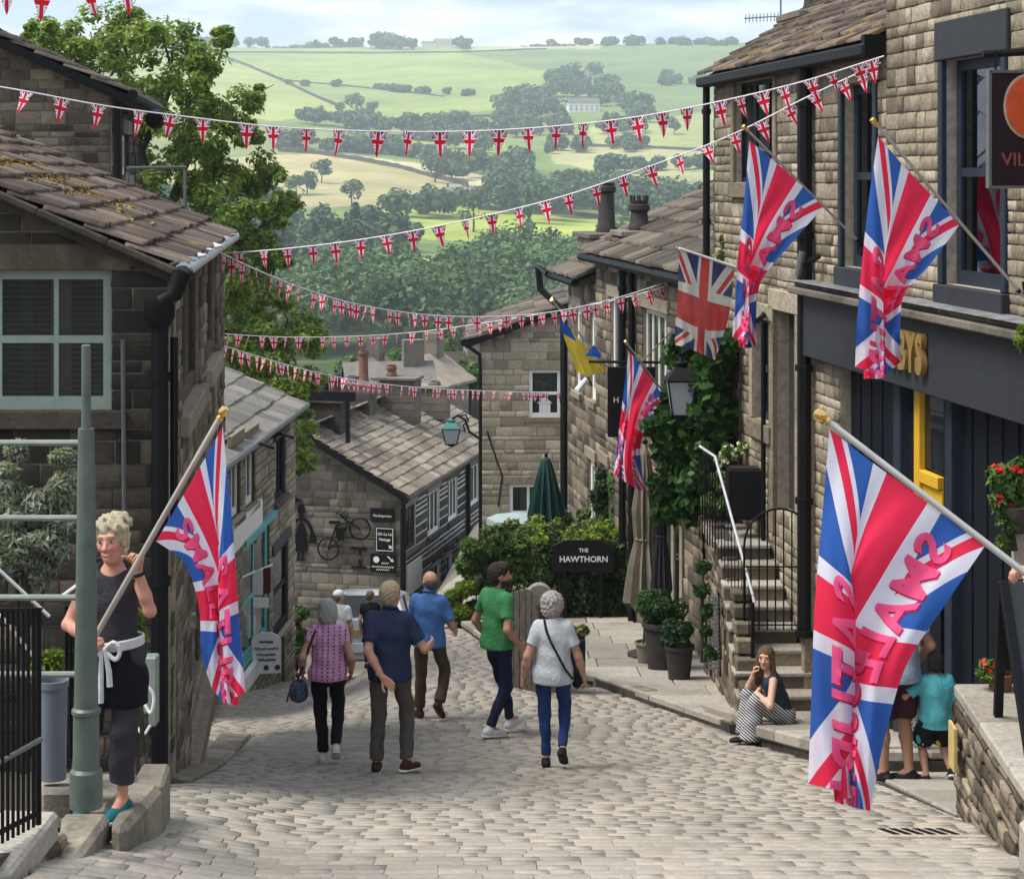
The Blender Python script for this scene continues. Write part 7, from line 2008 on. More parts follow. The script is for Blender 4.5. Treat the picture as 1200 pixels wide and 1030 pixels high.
        put_mesh(T.get('name', 'shirt'), V, Fq, T['mat'], body, T.get('stripe'))
        if T.get('collar'):
            pr = []; cn = J['neck'] + spine * .012; N = 10
            for a in range(N):
                q0, q1 = 2 * math.pi * a / N, 2 * math.pi * (a + 1) / N
                f = lambda q: cn + right * .066 * math.cos(q) + fwd * (.066 * math.sin(q) + .004) + spine * (.02 - .028 * math.sin(q)); pr.append(cap(f(q0), f(q1), .0145, .0145, .01))
            V, Fq = sdf_mesh(pr, .008); put_mesh('collar', V, Fq, T['mat'], body)
    # ---- legs
    if 'legs' in S:
        T = S['legs']; i = T.get('i', .014); P_ = J['pelvis']
        pr = [ell(P_ + v3(0, 0, -.01), ((.164 if fem else .158) * big + i, .118 * big + i, .15), Rt if not S.get('sit') else None, .05)]
        wd = T.get('w', 1.0); ln = T.get('len', .93)
        for side in 'LR':
            hip, kn, ank, fd, up = legs[side]
            if ln <= 1.0 and ln > .5:
                f = (ln - .5) / .5; pr += [cap(hip, kn, .092 * wd, .068 * wd, .035), cap(kn, kn + (ank - kn) * f, .068 * wd, T.get('cuff', .056) * wd, .02, True)]
            else: pr.append(cap(hip, hip + (kn - hip) * (ln / .5), .092 * wd, T.get('cuff', .085) * wd, .035, True))
        wz0 = T.get('waist', 1.05)
        V, Fq = sdf_mesh(pr, .0125 * res, [((0, 0, wz0), (0, 0, 1))] if not S.get('sit') else (), noise_cloth(T.get('wr', .0075)))
        put_mesh(T.get('name', 'trousers'), V, Fq, T['mat'], body, T.get('stripe'))
    # ---- shoes
    for side in 'LR':
        hip, kn, ank, fd, up = legs[side]; sm = S.get('shoe', 'shoe_black'); sole = ank - up * .083
        if S.get('sandal'): pass
        pr = [cap(sole - fd * .045 + up * .035, sole + fd * .165 + up * .022, .041, .036, .02), cap(sole + fd * .05 + up * .03, sole + fd * .13 + up * .02, .046, .044, .02), cap(sole + up * .05 - fd * .015, ank + up * .012, .042, .041, .03, True)]
        V, Fq = sdf_mesh(pr, .0085 * res, [(sole, -up)]); sh = put_mesh('shoe', V, Fq, sm, body)
        if S.get('sole'):
            pr = [cap(sole - fd * .048, sole + fd * .168, .046, .041, .02), cap(sole + fd * .05, sole + fd * .13, .05, .047, .02)]
            V, Fq = sdf_mesh(pr, .0085 * res, [(sole - up * .004, -up), (sole + up * .018, up)]); put_mesh('sole', V, Fq, S['sole'], sh)
    # ---- hair
    if 'hair' in S:
        st, mat_ = S['hair']; w = lambda *p: hc + Rh @ np.array(p, float); pr = [ell(w(0, -.016, .036), (.083, .099, .094), Rh, .03)]; nz = noise_hair(.0065, 120); hh = .0075 * res
        face = ell(w(0, .115, -.045), (.078, .078, .092), Rh, .012, True)
        if st == 'short': pr += [ell(w(0, -.05, -.02), (.072, .055, .075), Rh, .03), face]
        elif st == 'quiff': pr += [ell(w(0, -.05, -.02), (.072, .055, .075), Rh, .03), ell(w(0, .05, .10), (.055, .05, .03), Rh, .03), ell(w(-.07, 0, 0), (.016, .03, .05), Rh, .02), ell(w(.07, 0, 0), (.016, .03, .05), Rh, .02), face]; nz = noise_hair(.006, 100)
        elif st == 'long_top': pr += [ell(w(0, -.045, -.02), (.080, .065, .10), Rh, .03), ell(w(0, .03, .09), (.07, .06, .04), Rh, .03), cap(w(0, .085, -.085), w(0, .07, -.115), .03, .02, .02), cap(w(-.05, .035, -.07), w(0, .078, -.1), .022, .02, .02), cap(w(.05, .035, -.07), w(0, .078, -.1), .022, .02, .02), ell(w(0, .125, -.02), (.055, .06, .05), Rh, .012, True)]
        elif st == 'bald': pr = [ell(w(0, -.02, -.005), (.081, .093, .066), Rh, .02), ell(w(0, -.055, -.045), (.06, .045, .045), Rh, .03), ell(w(0, .12, 0), (.09, .10, .12), Rh, .01, True), ell(w(0, .0, .09), (.09, .12, .055), Rh, .01, True)]
        elif st == 'bob': pr += [ell(w(-.062, -.01, -.04), (.034, .06, .095), Rh, .03), ell(w(.062, -.01, -.04), (.034, .06, .095), Rh, .03), ell(w(0, -.06, -.045), (.078, .055, .098), Rh, .03), face]
        elif st == 'curly': pr = [ell(w(0, -.018, .04), (.094, .106, .098), Rh, .03), ell(w(0, -.055, -.035), (.082, .058, .085), Rh, .03), ell(w(.06, .01, -.01), (.036, .05, .06), Rh, .03), ell(w(-.06, .01, -.01), (.036, .05, .06), Rh, .03), face]; nz = noise_hair(.013, 105)
        elif st == 'long': pr += [cap(w(-.066, .01, .0), w(-.085, .02, -.22), .03, .03, .03), cap(w(.066, -.0, .0), w(.09, -.01, -.24), .032, .035, .03), cap(w(0, -.07, 0), w(.03, -.075, -.26), .06, .055, .04), cap(w(.06, -.06, -.05), w(.10, -.05, -.30), .04, .035, .03), face]
        elif st == 'messy': pr += [cap(w(-.05, .045, .085), w(.05, .05, .09), .028, .032, .02), cap(w(-.07, .0, .07), w(-.02, .045, .115), .026, .022, .015), cap(w(.03, .03, .12), w(.075, -.01, .08), .026, .022, .015), ell(w(-.02, -.04, .125), (.06, .055, .04), Rh, .015), ell(w(.045, -.055, .11), (.04, .04, .04), Rh, .01), ell(w(-.055, -.06, .095), (.04, .04, .04), Rh, .01), ell(w(0, -.06, -.03), (.07, .05, .08), Rh, .03), cap(w(-.082, .04, .02), w(-.09, .03, -.09), .008, .006, .01), cap(w(.08, .04, .03), w(.084, .04, -.08), .008, .006, .01), ell(w(0, .112, -.045), (.074, .088, .098), Rh, .010, True)]; nz = noise_hair(.011, 95)
        elif st == 'cap':
            pr = [ell(w(0, -.055, -.02), (.072, .05, .05), Rh, .03)]
            V, Fq = sdf_mesh([ell(w(0, -.012, .045), (.084, .102, .085), Rh, .02), cap(w(-.04, .1, .035), w(.04, .1, .035), .03, .03, .02)], hh, [(w(0, 0, .025), -Rh[:, 2])]); put_mesh('cap', hs(V), Fq, 'cloth_white', body)
        V, Fq = sdf_mesh(pr, hh, (), nz); put_mesh('hair', hs(V), Fq, mat_, body)
    return S

def ground_at(px, py, **k):
    g = G(px, py); return g
PEOPLE = {}
def person(key, px, py, crown, **S):
    """stand a person on the ground at photo pixel (px,py); crown = photo row of the top of the head"""
    g = S.pop('at', None) or G(px, py)
    H = (-(crown - HY) / F * g.y - g.z) / 1.0
    S.setdefault('H', H); S['loc'] = (g.x, g.y, g.z); S.setdefault('yaw', 0.0)
    PEOPLE[key] = make_person(S); return PEOPLE[key]

person('pink', 384, 893, 701, fem=True, yaw=.08, label='woman with silver bob, pink patterned top and black trousers seen from behind', hair=('bob', 'hair_silver'), skin=(.50, .29, .22), look=(-.1, .05, 0),
       top=dict(mat='cloth_pink', hem=.90, sleeve=.45, i=.022, belly=.04, neck=.07), legs=dict(mat='cloth_black', w=1.02, len=.97), shoe='shoe_white', sole='sole_white', big=1.06,
       footL=(-.05, .02, .0, -.1), footR=(.09, -.12, .55, .0), wristL=(-.27, .03, .95), wristR=(.25, .10, .93))
person('navy', 457, 905, 681, yaw=-.12, label='older man with sandy grey hair, navy shirt and taupe trousers, hand held open behind him', hair=('short', 'hair_sandy'), skin=(.52, .28, .20), look=(-.35, .1, 0),
       top=dict(mat='cloth_navy', hem=.86, sleeve=.72, i=.024, collar=True, sr=.072, belly=.03), legs=dict(mat='cloth_taupe', w=1.02, len=.97, cuff=.062), shoe='shoe_brown', sole='sole_white', big=1.08,
       footL=(-.13, .02, .0, -.1), footR=(.16, .0, .12, .45), wristL=(-.03, -.22, .93), elbowL=(-1, -.35, 0), hdirL=(.75, -.1, -.6), palmL=(.2, -1, .1), tdirL=(.3, 0, -.9), curlL=.25, wristR=(.31, .24, 1.10), elbowR=(.5, -.8, -.6), hdirR=(.4, .8, .3))
person('blue', 503, 842, 669, yaw=-.25, label='balding man in bright blue shirt and brown trousers walking away', hair=('bald', 'hair_greybrown'), skin=(.52, .29, .21), look=(.75, .05, 0),
       top=dict(mat='cloth_blue', hem=.87, sleeve=.78, i=.024, collar=True, sr=.07), legs=dict(mat='cloth_brown', w=1.0, len=.97, cuff=.066), shoe='shoe_brown', big=1.06,
       footL=(-.14, .06, .0, -.7), footR=(.17, -.16, .75, .25), wristL=(-.20, .26, 1.02), elbowL=(-.3, -1, 0), wristR=(.26, .22, 1.0), elbowR=(.35, -1, 0), curlL=.7, curlR=.7)
person('green', 583, 862, 659, yaw=-.85, label='bearded brown-haired man in green T-shirt and navy trousers with hand in pocket', hair=('long_top', 'hair_dark'), skin=(.46, .25, .17), look=(-.55, .0, 0), beard=(.05, .03, .02),
       top=dict(mat='cloth_green', hem=.90, sleeve=.62, i=.018, sr=.064), legs=dict(mat='cloth_indigo', w=.92, len=.97, cuff=.052), shoe='shoe_white', sole='sole_white', res=1.0,
       footL=(-.06, .24, -.35, .1), footR=(.07, -.16, .12, .1), wristL=(-.26, .10, .92), elbowL=(-.5, -1, 0), wristR=(.22, .10, .94), elbowR=(.35, -1, 0), curlR=.8, curlL=.7)
person('grey', 648, 899, 694, fem=True, yaw=-.05, label='woman with curly grey hair, pale grey T-shirt and blue jeans seen from behind', hair=('curly', 'hair_curl'), skin=(.48, .27, .20), look=(-.75, .05, 0),
       top=dict(mat='cloth_grey', hem=.86, sleeve=.62, i=.026, sr=.07, neck=.085, neckz=.035), legs=dict(mat='cloth_jean', w=.92, len=.96, cuff=.05), shoe='shoe_black', big=1.06,
       footL=(-.07, .02, .0, -.05), footR=(.10, -.14, .60, .15), wristL=(-.30, .02, .88), wristR=(.31, .06, .88), curlL=.6, curlR=.6)
# child and the two adults behind the flag
person('boy', 1097, 917, 757, yaw=.12, label='small dark-haired boy in turquoise T-shirt and dark patterned shorts', hair=('bob', 'hair_black'), skin=(.42, .235, .165), look=(-.2, .1, 0), child=True,
       J=dict(pelvis=(0, 0, .86), chest=(0, 0, 1.18), neck=(0, 0, 1.37), head=(0, .03, 1.555)), top=dict(mat='cloth_teal', hem=.72, sleeve=.8, i=.045, sr=.085), legs=dict(mat='cloth_feather', len=.46, cuff=.125, w=1.15, waist=.96, i=.03), shoe='shoe_black', big=1.12,
       footL=(-.12, .02, 0, -.3), footR=(.16, -.10, .5, .2), wristL=(-.30, .16, .92), elbowL=(-1, -.3, 0), wristR=(.27, .1, .80), sole='sole_white')
person('dad', 1052, 917, 670, yaw=.35, label='man in pale blue shirt and dark plum shorts, mostly hidden by the large flag', hair=('short', 'hair_dark'), skin=(.36, .19, .12),
       top=dict(mat='cloth_paleblue', hem=.86, sleeve=.6, i=.02), legs=dict(mat='cloth_plum', len=.46, cuff=.10, w=1.05), shoe='shoe_black', sole='leaf_lime', footL=(-.10, .05, 0, -.4), footR=(.10, -.02, .05, -.9), wristR=(.26, .12, .95), big=1.05)
person('mum', 1048, 905, 676, fem=True, yaw=.1, label='woman in grey leafy wide trousers, mostly hidden behind the large flag and the man', hair=('long', 'hair_dark'), skin=(.42, .24, .17),
       top=dict(mat='cloth_white', hem=.86, sleeve=.6, i=.02), legs=dict(mat='cloth_leafy', len=.96, cuff=.095, w=1.15), shoe='shoe_brown', footL=(-.20, .05, 0, -.2), footR=(.22, -.02, .05, .2))
# farther down the street
for key, px, topy, Y, kw in (
        ('capman', 397, 691, 31.0, dict(label='man in white cap and pale shirt farther down the street', hair=('cap', 'hair_greybrown'), top=dict(mat='cloth_white', hem=.86, sleeve=.6, i=.02), legs=dict(mat='cloth_taupe'), look=(-.7, 0, 0))),
        ('blackman', 434, 692, 31.5, dict(label='man with short dark hair and black T-shirt beside the white car', hair=('short', 'hair_greybrown'), top=dict(mat='cloth_black', hem=.86, sleeve=.6, i=.02), legs=dict(mat='cloth_navy'), look=(-.5, 0, 0))),
        ('ginger', 342, 694, 38.8, dict(label='ginger-haired person partly hidden behind the corner of the terrace house', hair=('bob', 'hair_ginger'), fem=True, top=dict(mat='cloth_plum', hem=.86, sleeve=.6, i=.02), legs=dict(mat='cloth_black'), look=(2.6, 0, 0)))):
    X = (px - CX) / F * Y; g = Vector((X, Y, gzf(X, Y)))
    person(key, px, 0, topy, at=g, skin=(.5, .28, .21), res=1.35, **kw)
# seated woman on the kerb below the steps
sx_, sy_ = (918 - CX) / F * 20.1, 20.1
S = PEOPLE['seated'] = make_person(dict(H=1.66, loc=(sx_, sy_, gzf(2.5, 20.1) - .02), yaw=math.radians(100), fem=True, sit=True, label='young woman with long brown hair sitting on the kerb, chin on hand, striped trousers',
    J=dict(pelvis=(0, 0, .345), chest=(0, .10, .64), neck=(0, .165, .83), head=(.0, .205, .985)), look=(1.0, .02, 0), hair=('long', 'hair_brown'), skin=(.56, .34, .26),
    top=dict(mat='cloth_slate', hem=.2, sleeve=0, i=.012, loose=False, sleeveless=True, neck=.085, neckz=.03, name='vest_top', stripe=lambda V: V[:, 2] * .45), legs=dict(mat='cloth_stripe', len=.97, w=1.22, cuff=.11, stripe=lambda V: (V[:, 2] * .9 - V[:, 1] * .75) * .5), shoe='shoe_black', gl=0,
    footL=(-.13, .43, 0, -.1, .01), footR=(.09, .40, 0, .1, .01), kneeL=(-.1, 1, .6), kneeR=(.1, 1, .6),
    wristL=(-.08, .34, .62), elbowL=(-.7, .2, -.8), hdirL=(.0, .55, -.6), wristR=(.05, .335, .79), elbowR=(.5, .1, -1), hdirR=(-.1, -.1, .8), palmR=(-.3, -.6, .2), curlR=.9, curlL=.35, palmL=(0, -.5, -.8), tdirL=(1, 0, 0)))
# flag woman on the ledge at the left
FW_Y = 10.6
g = P(133, 953, FW_Y)
PEOPLE['flagwoman'] = make_person(dict(H=(953 - 607) / F * FW_Y, loc=tuple(g), yaw=math.radians(176), fem=True, gl=0, label='smiling blonde woman in black vest and apron holding a flag pole on the ledge', hair=('messy', 'hair_blonde'), skin=(.54, .27, .19), look=(-.12, -.03, .10), res=.85, smile=True, big=.9,
    top=dict(mat='cloth_charcoal', hem=.97, loose=False, sleeve=0, sleeveless=True, i=.018, neck=.10, neckz=.03, name='vest_top'), legs=dict(mat='cloth_charcoal', len=.86, w=1.14, cuff=.066), shoe='shoe_teal', sole='sole_white',
    footL=(-.06, .02, 0, .25, 0.0), footR=(.20, -.05, 0, -.2, 0.0),
    wristL=(-.212, .25, 1.505), elbowL=(-.35, .1, -1), hdirL=(-.15, .3, 1), palmL=(.3, .9, 0), curlL=1.0, tdirL=(1, 0, .3),
    wristR=(.05, .27, 1.09), elbowR=(1, -.3, -.6), hdirR=(-.6, .7, .2), palmR=(-.3, .2, -.9), curlR=1.0, tdirR=(0, .2, 1)))
# holder of the big flag: stands just outside the right edge, only the hand shows
g = Vector((2.92, 8.75, gzf(2.92, 8.75)))
PEOPLE['holder'] = make_person(dict(H=1.72, loc=tuple(g), yaw=math.radians(75), label='person just outside the right edge whose hand grips the pole of the largest flag', hair=('short', 'hair_dark'), skin=(.56, .32, .25), res=1.2,
    top=dict(mat='cloth_navy', hem=.86, sleeve=.7, i=.02), legs=dict(mat='cloth_indigo'), wristL=(-.26, .50, 1.69), wristR=(.10, .42, 1.56), hdirR=(-.2, 1, .1), hdirL=(0, 1, .1), curlR=.9, curlL=.9, palmL=(0, 0, -1), tdirL=(1, 0, 0)))
# ================================================================== flags and bunting
def cloth_grid(curves, Ys, nu=70, nv=60, ripple=.05, freq=3.0, seed=0, zo=None):
    """curves: for several v (across the hoist) the run of the cloth along the fly in photo pixels; Ys: depth for each curve"""
    C = np.array([catmull(c, nu) for c in curves])                  # m x nu x 2
    m = len(curves); out = np.zeros((nv, nu, 2)); D = np.zeros((nv, nu))
    tv = np.linspace(0, m - 1, nv)
    for j in range(nu):
        cc = catmull([tuple(C[i, j]) for i in range(m)], nv); out[:, j] = cc
    yy = np.interp(tv, np.arange(m), Ys)[:, None].repeat(nu, 1)
    u = np.linspace(0, 1, nu)[None, :]; v = np.linspace(0, 1, nv)[:, None]
    fo = np.sin(freq * 2 * np.pi * (v + .25 * u + .05 * np.sin(4 * u + seed)) + seed); fo = np.sign(fo) * (1 - (1 - np.abs(fo)) ** 1.6)
    rip = ripple * u ** .6 * (fo + .5 * np.sin(freq * 5.3 * np.pi * (v - .3 * u) + 2 * seed) * u) + ripple * .35 * np.sin(9 * u + 5 * v + seed) * u
    yy = yy + rip
    if zo is not None: yy = yy + catmull([(z_, 0) for z_ in zo], nv)[:, :1] * sst(.1, .6, u)
    X = (out[..., 0] - CX) / F * yy; Z = -(out[..., 1] - HY) / F * yy
    return np.stack([X, yy, Z], -1)
def grid_mesh(name, Gd, mat, uvfn=None):
    nv, nu = Gd.shape[:2]; I = np.arange(nv * nu).reshape(nv, nu)
    Fq = np.stack([I[:-1, :-1], I[:-1, 1:], I[1:, 1:], I[1:, :-1]], -1).reshape(-1, 4)
    me = np_mesh(name, Gd.reshape(-1, 3), Fq, [mat], True)
    uv = me.uv_layers.new(name='UVMap'); u, v = np.meshgrid(np.linspace(0, 1, nu), np.linspace(0, 1, nv)); UV = np.stack([u, 1 - v], -1).reshape(-1, 2)
    if uvfn is not None: UV = uvfn(UV)
    uv.data.foreach_set('uv', UV[Fq.ravel()].astype(np.float32).ravel())
    return me
def lay_text(parent, Gd, lines, mat, off, mirror=False, face=-1):
    """letters printed on the cloth: (text, size, u0, v) in flag units (fly 0..1.6667, hoist 0..1)"""
    nv, nu = Gd.shape[:2]
    for body, size, u0, vv in lines:
        me = text_mesh(body, size, .007, 'LEFT'); bm = bmesh.new(); bm.from_mesh(me); bmesh.ops.triangulate(bm, faces=bm.faces)
        for _ in range(2):
            es = [e for e in bm.edges if e.calc_length() > .035]
            if es: bmesh.ops.subdivide_edges(bm, edges=es, cuts=2); bmesh.ops.triangulate(bm, faces=bm.faces)
        for vtx in bm.verts:
            uu = (u0 + vtx.co.x) / 1.6667; v_ = vv - vtx.co.y
            a = min(max(uu, 0), 1) * (nu - 1); b = min(max(v_, 0), 1) * (nv - 1); i, j = min(int(a), nu - 2), min(int(b), nv - 2); fa, fb = a - i, b - j
            p = (Gd[j, i] * (1 - fa) + Gd[j, i + 1] * fa) * (1 - fb) + (Gd[j + 1, i] * (1 - fa) + Gd[j + 1, i + 1] * fa) * fb
            t1 = Gd[j, i + 1] - Gd[j, i]; t2 = Gd[j + 1, i] - Gd[j, i]; n = np.cross(t1, t2); n /= max(np.linalg.norm(n), 1e-9)
            if n[1] > 0: n = -n
            vtx.co = Vector(p + n * off)
        for f in bm.faces: f.smooth = True
        bm.to_mesh(me); bm.free(); me.materials.clear(); me.materials.append(mat); obj('lettering', me, parent)
LINES = [('SMALL', .27, .11, .78), ('BUSINESS', .25, .78, .70), ('SATURDAY', .30, .62, .22)]
def promo_flag(label, tip, foot, Yt, Yf, curves, Ys, ripple, pole_mat='pole_grey', ball=.028, r=.0125, seed=0, freq=2.6, bracket=None, pole='flag_pole'):
    s = thing('promo_flag', P(*foot, Yf), label, 'flag', 'union flags with pink lettering')
    a, b = P(*tip, Yt), P(*foot, Yf); d = (a - b).normalized()
    MB().tube([b, a], r, 10).build(pole, M[pole_mat], s, smooth=True)
    MB().lathe(a, [(.004, -.02), (ball * .7, -.012), (ball * .7, 0), (ball * .4, .006), (ball * .8, .015), (ball, .035), (ball * .8, .058), (.004, .066)], 14, axis=d).build('finial', M['brass'], s, smooth=True)
    Gd = cloth_grid(curves, Ys, ripple=ripple, seed=seed, freq=freq, zo=[z_ * Yt / 9 for z_ in (-.05, -.08, .07, .02, 0)])
    c = obj('cloth', grid_mesh('cloth', Gd, M['flag_print']), s)
    lay_text(c, Gd, [(t_, sz, u0 + .009, v + .009) for t_, sz, u0, v in LINES], M['print_crimson'], .0035)
    lay_text(c, Gd, LINES, M['print_pink'], .007)
    if bracket:
        MB().tube([b + d * .12, b, P(*bracket, Yf)], [r * 1.6, r * 1.8, r * 1.6], 8).build('wall_bracket', M['black_iron'], s)
    return s
# large flag held out from the right edge
promo_flag('largest union flag with pink lettering, held out from the right edge', (968, 492), (1215, 682), 8.75, 8.55,
           [[(972, 502), (964, 600), (955, 705), (951, 810), (947, 918)], [(1017, 538), (1000, 640), (1001, 735), (1002, 830), (1003, 932)], [(1063, 571), (1010, 655), (974, 745), (970, 838), (978, 938)],
            [(1109, 606), (1062, 690), (1012, 772), (1000, 860), (1002, 946)], [(1154, 640), (1110, 705), (1062, 780), (1036, 868), (1020, 950)]], [8.74, 8.70, 8.66, 8.64, 8.60], .05, ball=.034, r=.016, seed=.4)
# flag in the hands of the woman on the ledge
FWP = PEOPLE['flagwoman']
promo_flag('union flag with pink lettering held by the blonde woman', (258, 489), (112, 745), 10.15, 10.22,
           [[(261, 500), (270, 590), (277, 680), (282, 750), (288, 812)], [(243, 532), (255, 620), (257, 695), (258, 760), (263, 822)], [(225, 563), (254, 635), (273, 705), (276, 770), (280, 826)],
            [(205, 597), (236, 650), (254, 708), (258, 770), (264, 824)], [(183, 634), (216, 660), (233, 710), (236, 765), (248, 806)]], [10.12, 10.10, 10.08, 10.10, 10.12], .045, 'wood_pole', r=.016, seed=1.3)
# two flags on the shop wall, one farther down
promo_flag('union flag with pink lettering, right one of two on the shop wall', (1027, 146), (1203, 352), 14.9, 15.3,
           [[(1029, 160), (1018, 235), (1010, 310), (1004, 380), (1002, 430)], [(1053, 188), (1040, 265), (1035, 335), (1036, 395), (1036, 442)], [(1078, 215), (1045, 290), (1020, 350), (1013, 400), (1012, 444)],
            [(1102, 240), (1068, 300), (1040, 355), (1034, 400), (1034, 440)], [(1124, 264), (1090, 310), (1060, 345), (1055, 385), (1056, 424)]], [14.9, 14.92, 14.95, 15.0, 15.05], .07, seed=2.2, bracket=(1200, 330))
promo_flag('union flag with pink lettering, left one of two on the shop wall', (875, 152), (1012, 289), 19.3, 19.9,
           [[(878, 165), (872, 235), (865, 300), (862, 350), (858, 395)], [(900, 183), (888, 250), (879, 315), (878, 360), (877, 402)], [(922, 202), (890, 265), (869, 325), (863, 370), (866, 406)],
            [(944, 222), (906, 278), (880, 332), (876, 375), (876, 408)], [(965, 243), (925, 288), (892, 330), (886, 372), (887, 405)]], [19.3, 19.32, 19.35, 19.4, 19.45], .08, seed=3.0, bracket=(1008, 300))
promo_flag('small union flag with pink lettering in front of the black hanging sign', (735, 403), (800, 490), 25.6, 26.2,
           [[(737, 411), (732, 450), (727, 490), (723, 525), (719, 556)], [(748, 425), (738, 462), (732, 500), (728, 535), (728, 562)], [(760, 440), (745, 475), (738, 510), (736, 545), (740, 569)],
            [(771, 455), (755, 485), (745, 515), (744, 550), (748, 574)], [(781, 471), (765, 492), (752, 515), (752, 550), (757, 574)]], [25.6, 25.63, 25.66, 25.7, 25.75], .09, seed=4.0)
# old sewn union flag hanging flat from a slanting pole
def old_flag():
    t = thing('old_flag', P(870, 330, 24.6), 'faded old union flag hanging flat above the lantern', 'flag'); Y = 23.9
    curves = [[(796, 292), (795, 325), (794, 355), (791, 385), (791, 404)], [(817, 297), (814, 330), (813, 365), (812, 395), (811, 410)], [(838, 304), (836, 338), (833, 372), (830, 400), (829, 418)], [(861, 314), (858, 345), (853, 375), (846, 398), (838, 422)]]
    Gd = cloth_grid(curves, [Y, Y + .05, Y + .1, Y + .15], ripple=.05, freq=1.6, seed=.7)
    me = grid_mesh('cloth', Gd, M['flag_old'], lambda uv: np.stack([1 - uv[:, 1], 1 - uv[:, 0]], -1)); obj('cloth', me, t)
    MB().tube([P(793, 290, Y), P(864, 315, Y + .15), P(885, 322, Y + .3)], .014, 6).build('flag_pole', M['pole_grey'], t)
    MB().tube([P(796, 291, Y - .02), P(862, 313, Y + .12)], .018, 6).build('sleeve', M['cord_white'], t)
old_flag()
def blue_yellow():
    t = thing('blue_yellow_flag', P(712, 432, 31), 'blue and yellow flag hanging from a slanted pole on the right row', 'flag'); Y = 30.4
    MB().tube([P(647, 352, Y), P(716, 436, Y + .4)], .018, 6).build('flag_pole', M['pole_grey'], t); MB().lathe(P(647, 352, Y), [(.01, -.04), (.05, 0), (.01, .05)], 8).build('finial', M['brass'], t)
    cv = [[(655, 372), (661, 395), (668, 415), (676, 436)], [(668, 385), (676, 403), (684, 420), (690, 440)], [(682, 402), (690, 412), (700, 425), (705, 437)], [(695, 418), (700, 424), (708, 430), (711, 435)]]
    Gd = cloth_grid(cv, [Y, Y + .08, Y + .16, Y + .24], nu=30, nv=40, ripple=.05, freq=1.5)
    obj('cloth', grid_mesh('cloth', Gd[:15, :9], M['flag_blue']), t); obj('cloth', grid_mesh('cloth', Gd[:15, 8:], M['flag_yellow']), t); obj('cloth', grid_mesh('cloth', Gd[14:, :], M['flag_yellow']), t)
    # the blue half's lower fold shows again at the far end of the pole
    cv = [[(686, 417), (695, 418), (703, 421)], [(690, 412), (697, 412), (704, 416)], [(696, 404), (699, 408), (702, 412)]]; obj('cloth_fold', grid_mesh('fold', cloth_grid(cv, [Y + .0, Y + .02, Y + .05], nu=10, nv=10, ripple=.01), M['flag_blue']), t)
blue_yellow()

# ---- bunting
def pennant_mesh(seed):
    r = np.random.default_rng(seed); nu, nv = 5, 6; a, b = r.uniform(-.08, .08, 2)
    G_ = np.zeros((nv, nu, 3)); UV = []
    for j in range(nv):
        v = j / (nv - 1); hw = .5 * (1 - v) * .96 + .012
        for i in range(nu):
            u = i / (nu - 1) * 2 - 1; G_[j, i] = (u * hw, .10 * math.sin(2.2 * v + seed) * (v + .15) + .07 * u * hw * math.sin(seed * 1.7) * 3 + a * v, -v * 1.36 + .03 * b)
            UV.append((.5 + u * hw * 1.2, .5 + (.40 - v) * 1.36 * .9))
    Fq = []; I = np.arange(nu * nv).reshape(nv, nu)
    Fq = np.stack([I[:-1, :-1], I[:-1, 1:], I[1:, 1:], I[1:, :-1]], -1).reshape(-1, 4)
    me = np_mesh('pennant', G_.reshape(-1, 3), Fq, [M['pennant_print']], True); uv = me.uv_layers.new(name='UVMap'); UV = np.array(UV)
    uv.data.foreach_set('uv', UV[Fq.ravel()].astype(np.float32).ravel()); return me
PEN = [pennant_mesh(i) for i in range(6)]
def bunting(label, pts, size, xs=None, gap=None, seed=0):
    """pts: (px, py, Y) of the cord; pennants every gap metres or at photo columns xs"""
    r = random.Random(seed); c3 = [P(x, y, Y) for x, y, Y in pts]; C = [Vector(p) for p in catmull(c3, 160)]
    t = thing('bunting_string', C[len(C) // 2], label, 'bunting', 'strings of union bunting across the street')
    MB().tube(C[::2] + [C[-1]], .0075, 5).build('cord', M['cord_white'], t)
    pos = []
    if xs is not None:
        px = np.array([proj(p)[0] for p in C])
        for x in xs: pos.append(int(np.argmin(np.abs(px - x))))
    else:
        acc = gap * .5
        for i in range(1, len(C)):
            acc += (C[i] - C[i - 1]).length
            if acc >= gap: acc -= gap; pos.append(i)
    for n, i in enumerate(pos):
        d = (C[min(i + 1, len(C) - 1)] - C[max(i - 1, 0)]).normalized()
        if d.x < 0: d = -d
        z = (Vector((0, 0, 1)) + d * (-d.z) + d * r.uniform(-.22, .22)).normalized(); yv = z.cross(d).normalized(); yv = (yv + z * r.uniform(-.15, .15)).normalized()
        a = r.uniform(-.85, .85); dd = (d * math.cos(a) + yv * math.sin(a)).normalized(); yy = z.cross(dd).normalized(); s = size * r.uniform(.92, 1.08)
        Mx = Matrix(((dd.x * s, yy.x * s, z.x * s, C[i].x), (dd.y * s, yy.y * s, z.y * s, C[i].y), (dd.z * s, yy.z * s, z.z * s, C[i].z - .004), (0, 0, 0, 1)))
        obj('pennant', PEN[(n + seed) % 6], t, Mx)
bunting('topmost bunting string, only its lower tips show at the top left corner', [(-60, -28, 15), (8, -18, 15), (60, -12, 15), (110, -14, 15.2), (160, -22, 15.4), (260, -38, 15.8), (600, -85, 16.6), (1117, -190, 17.2)], .185, [8, 50, 103, 146], seed=1)
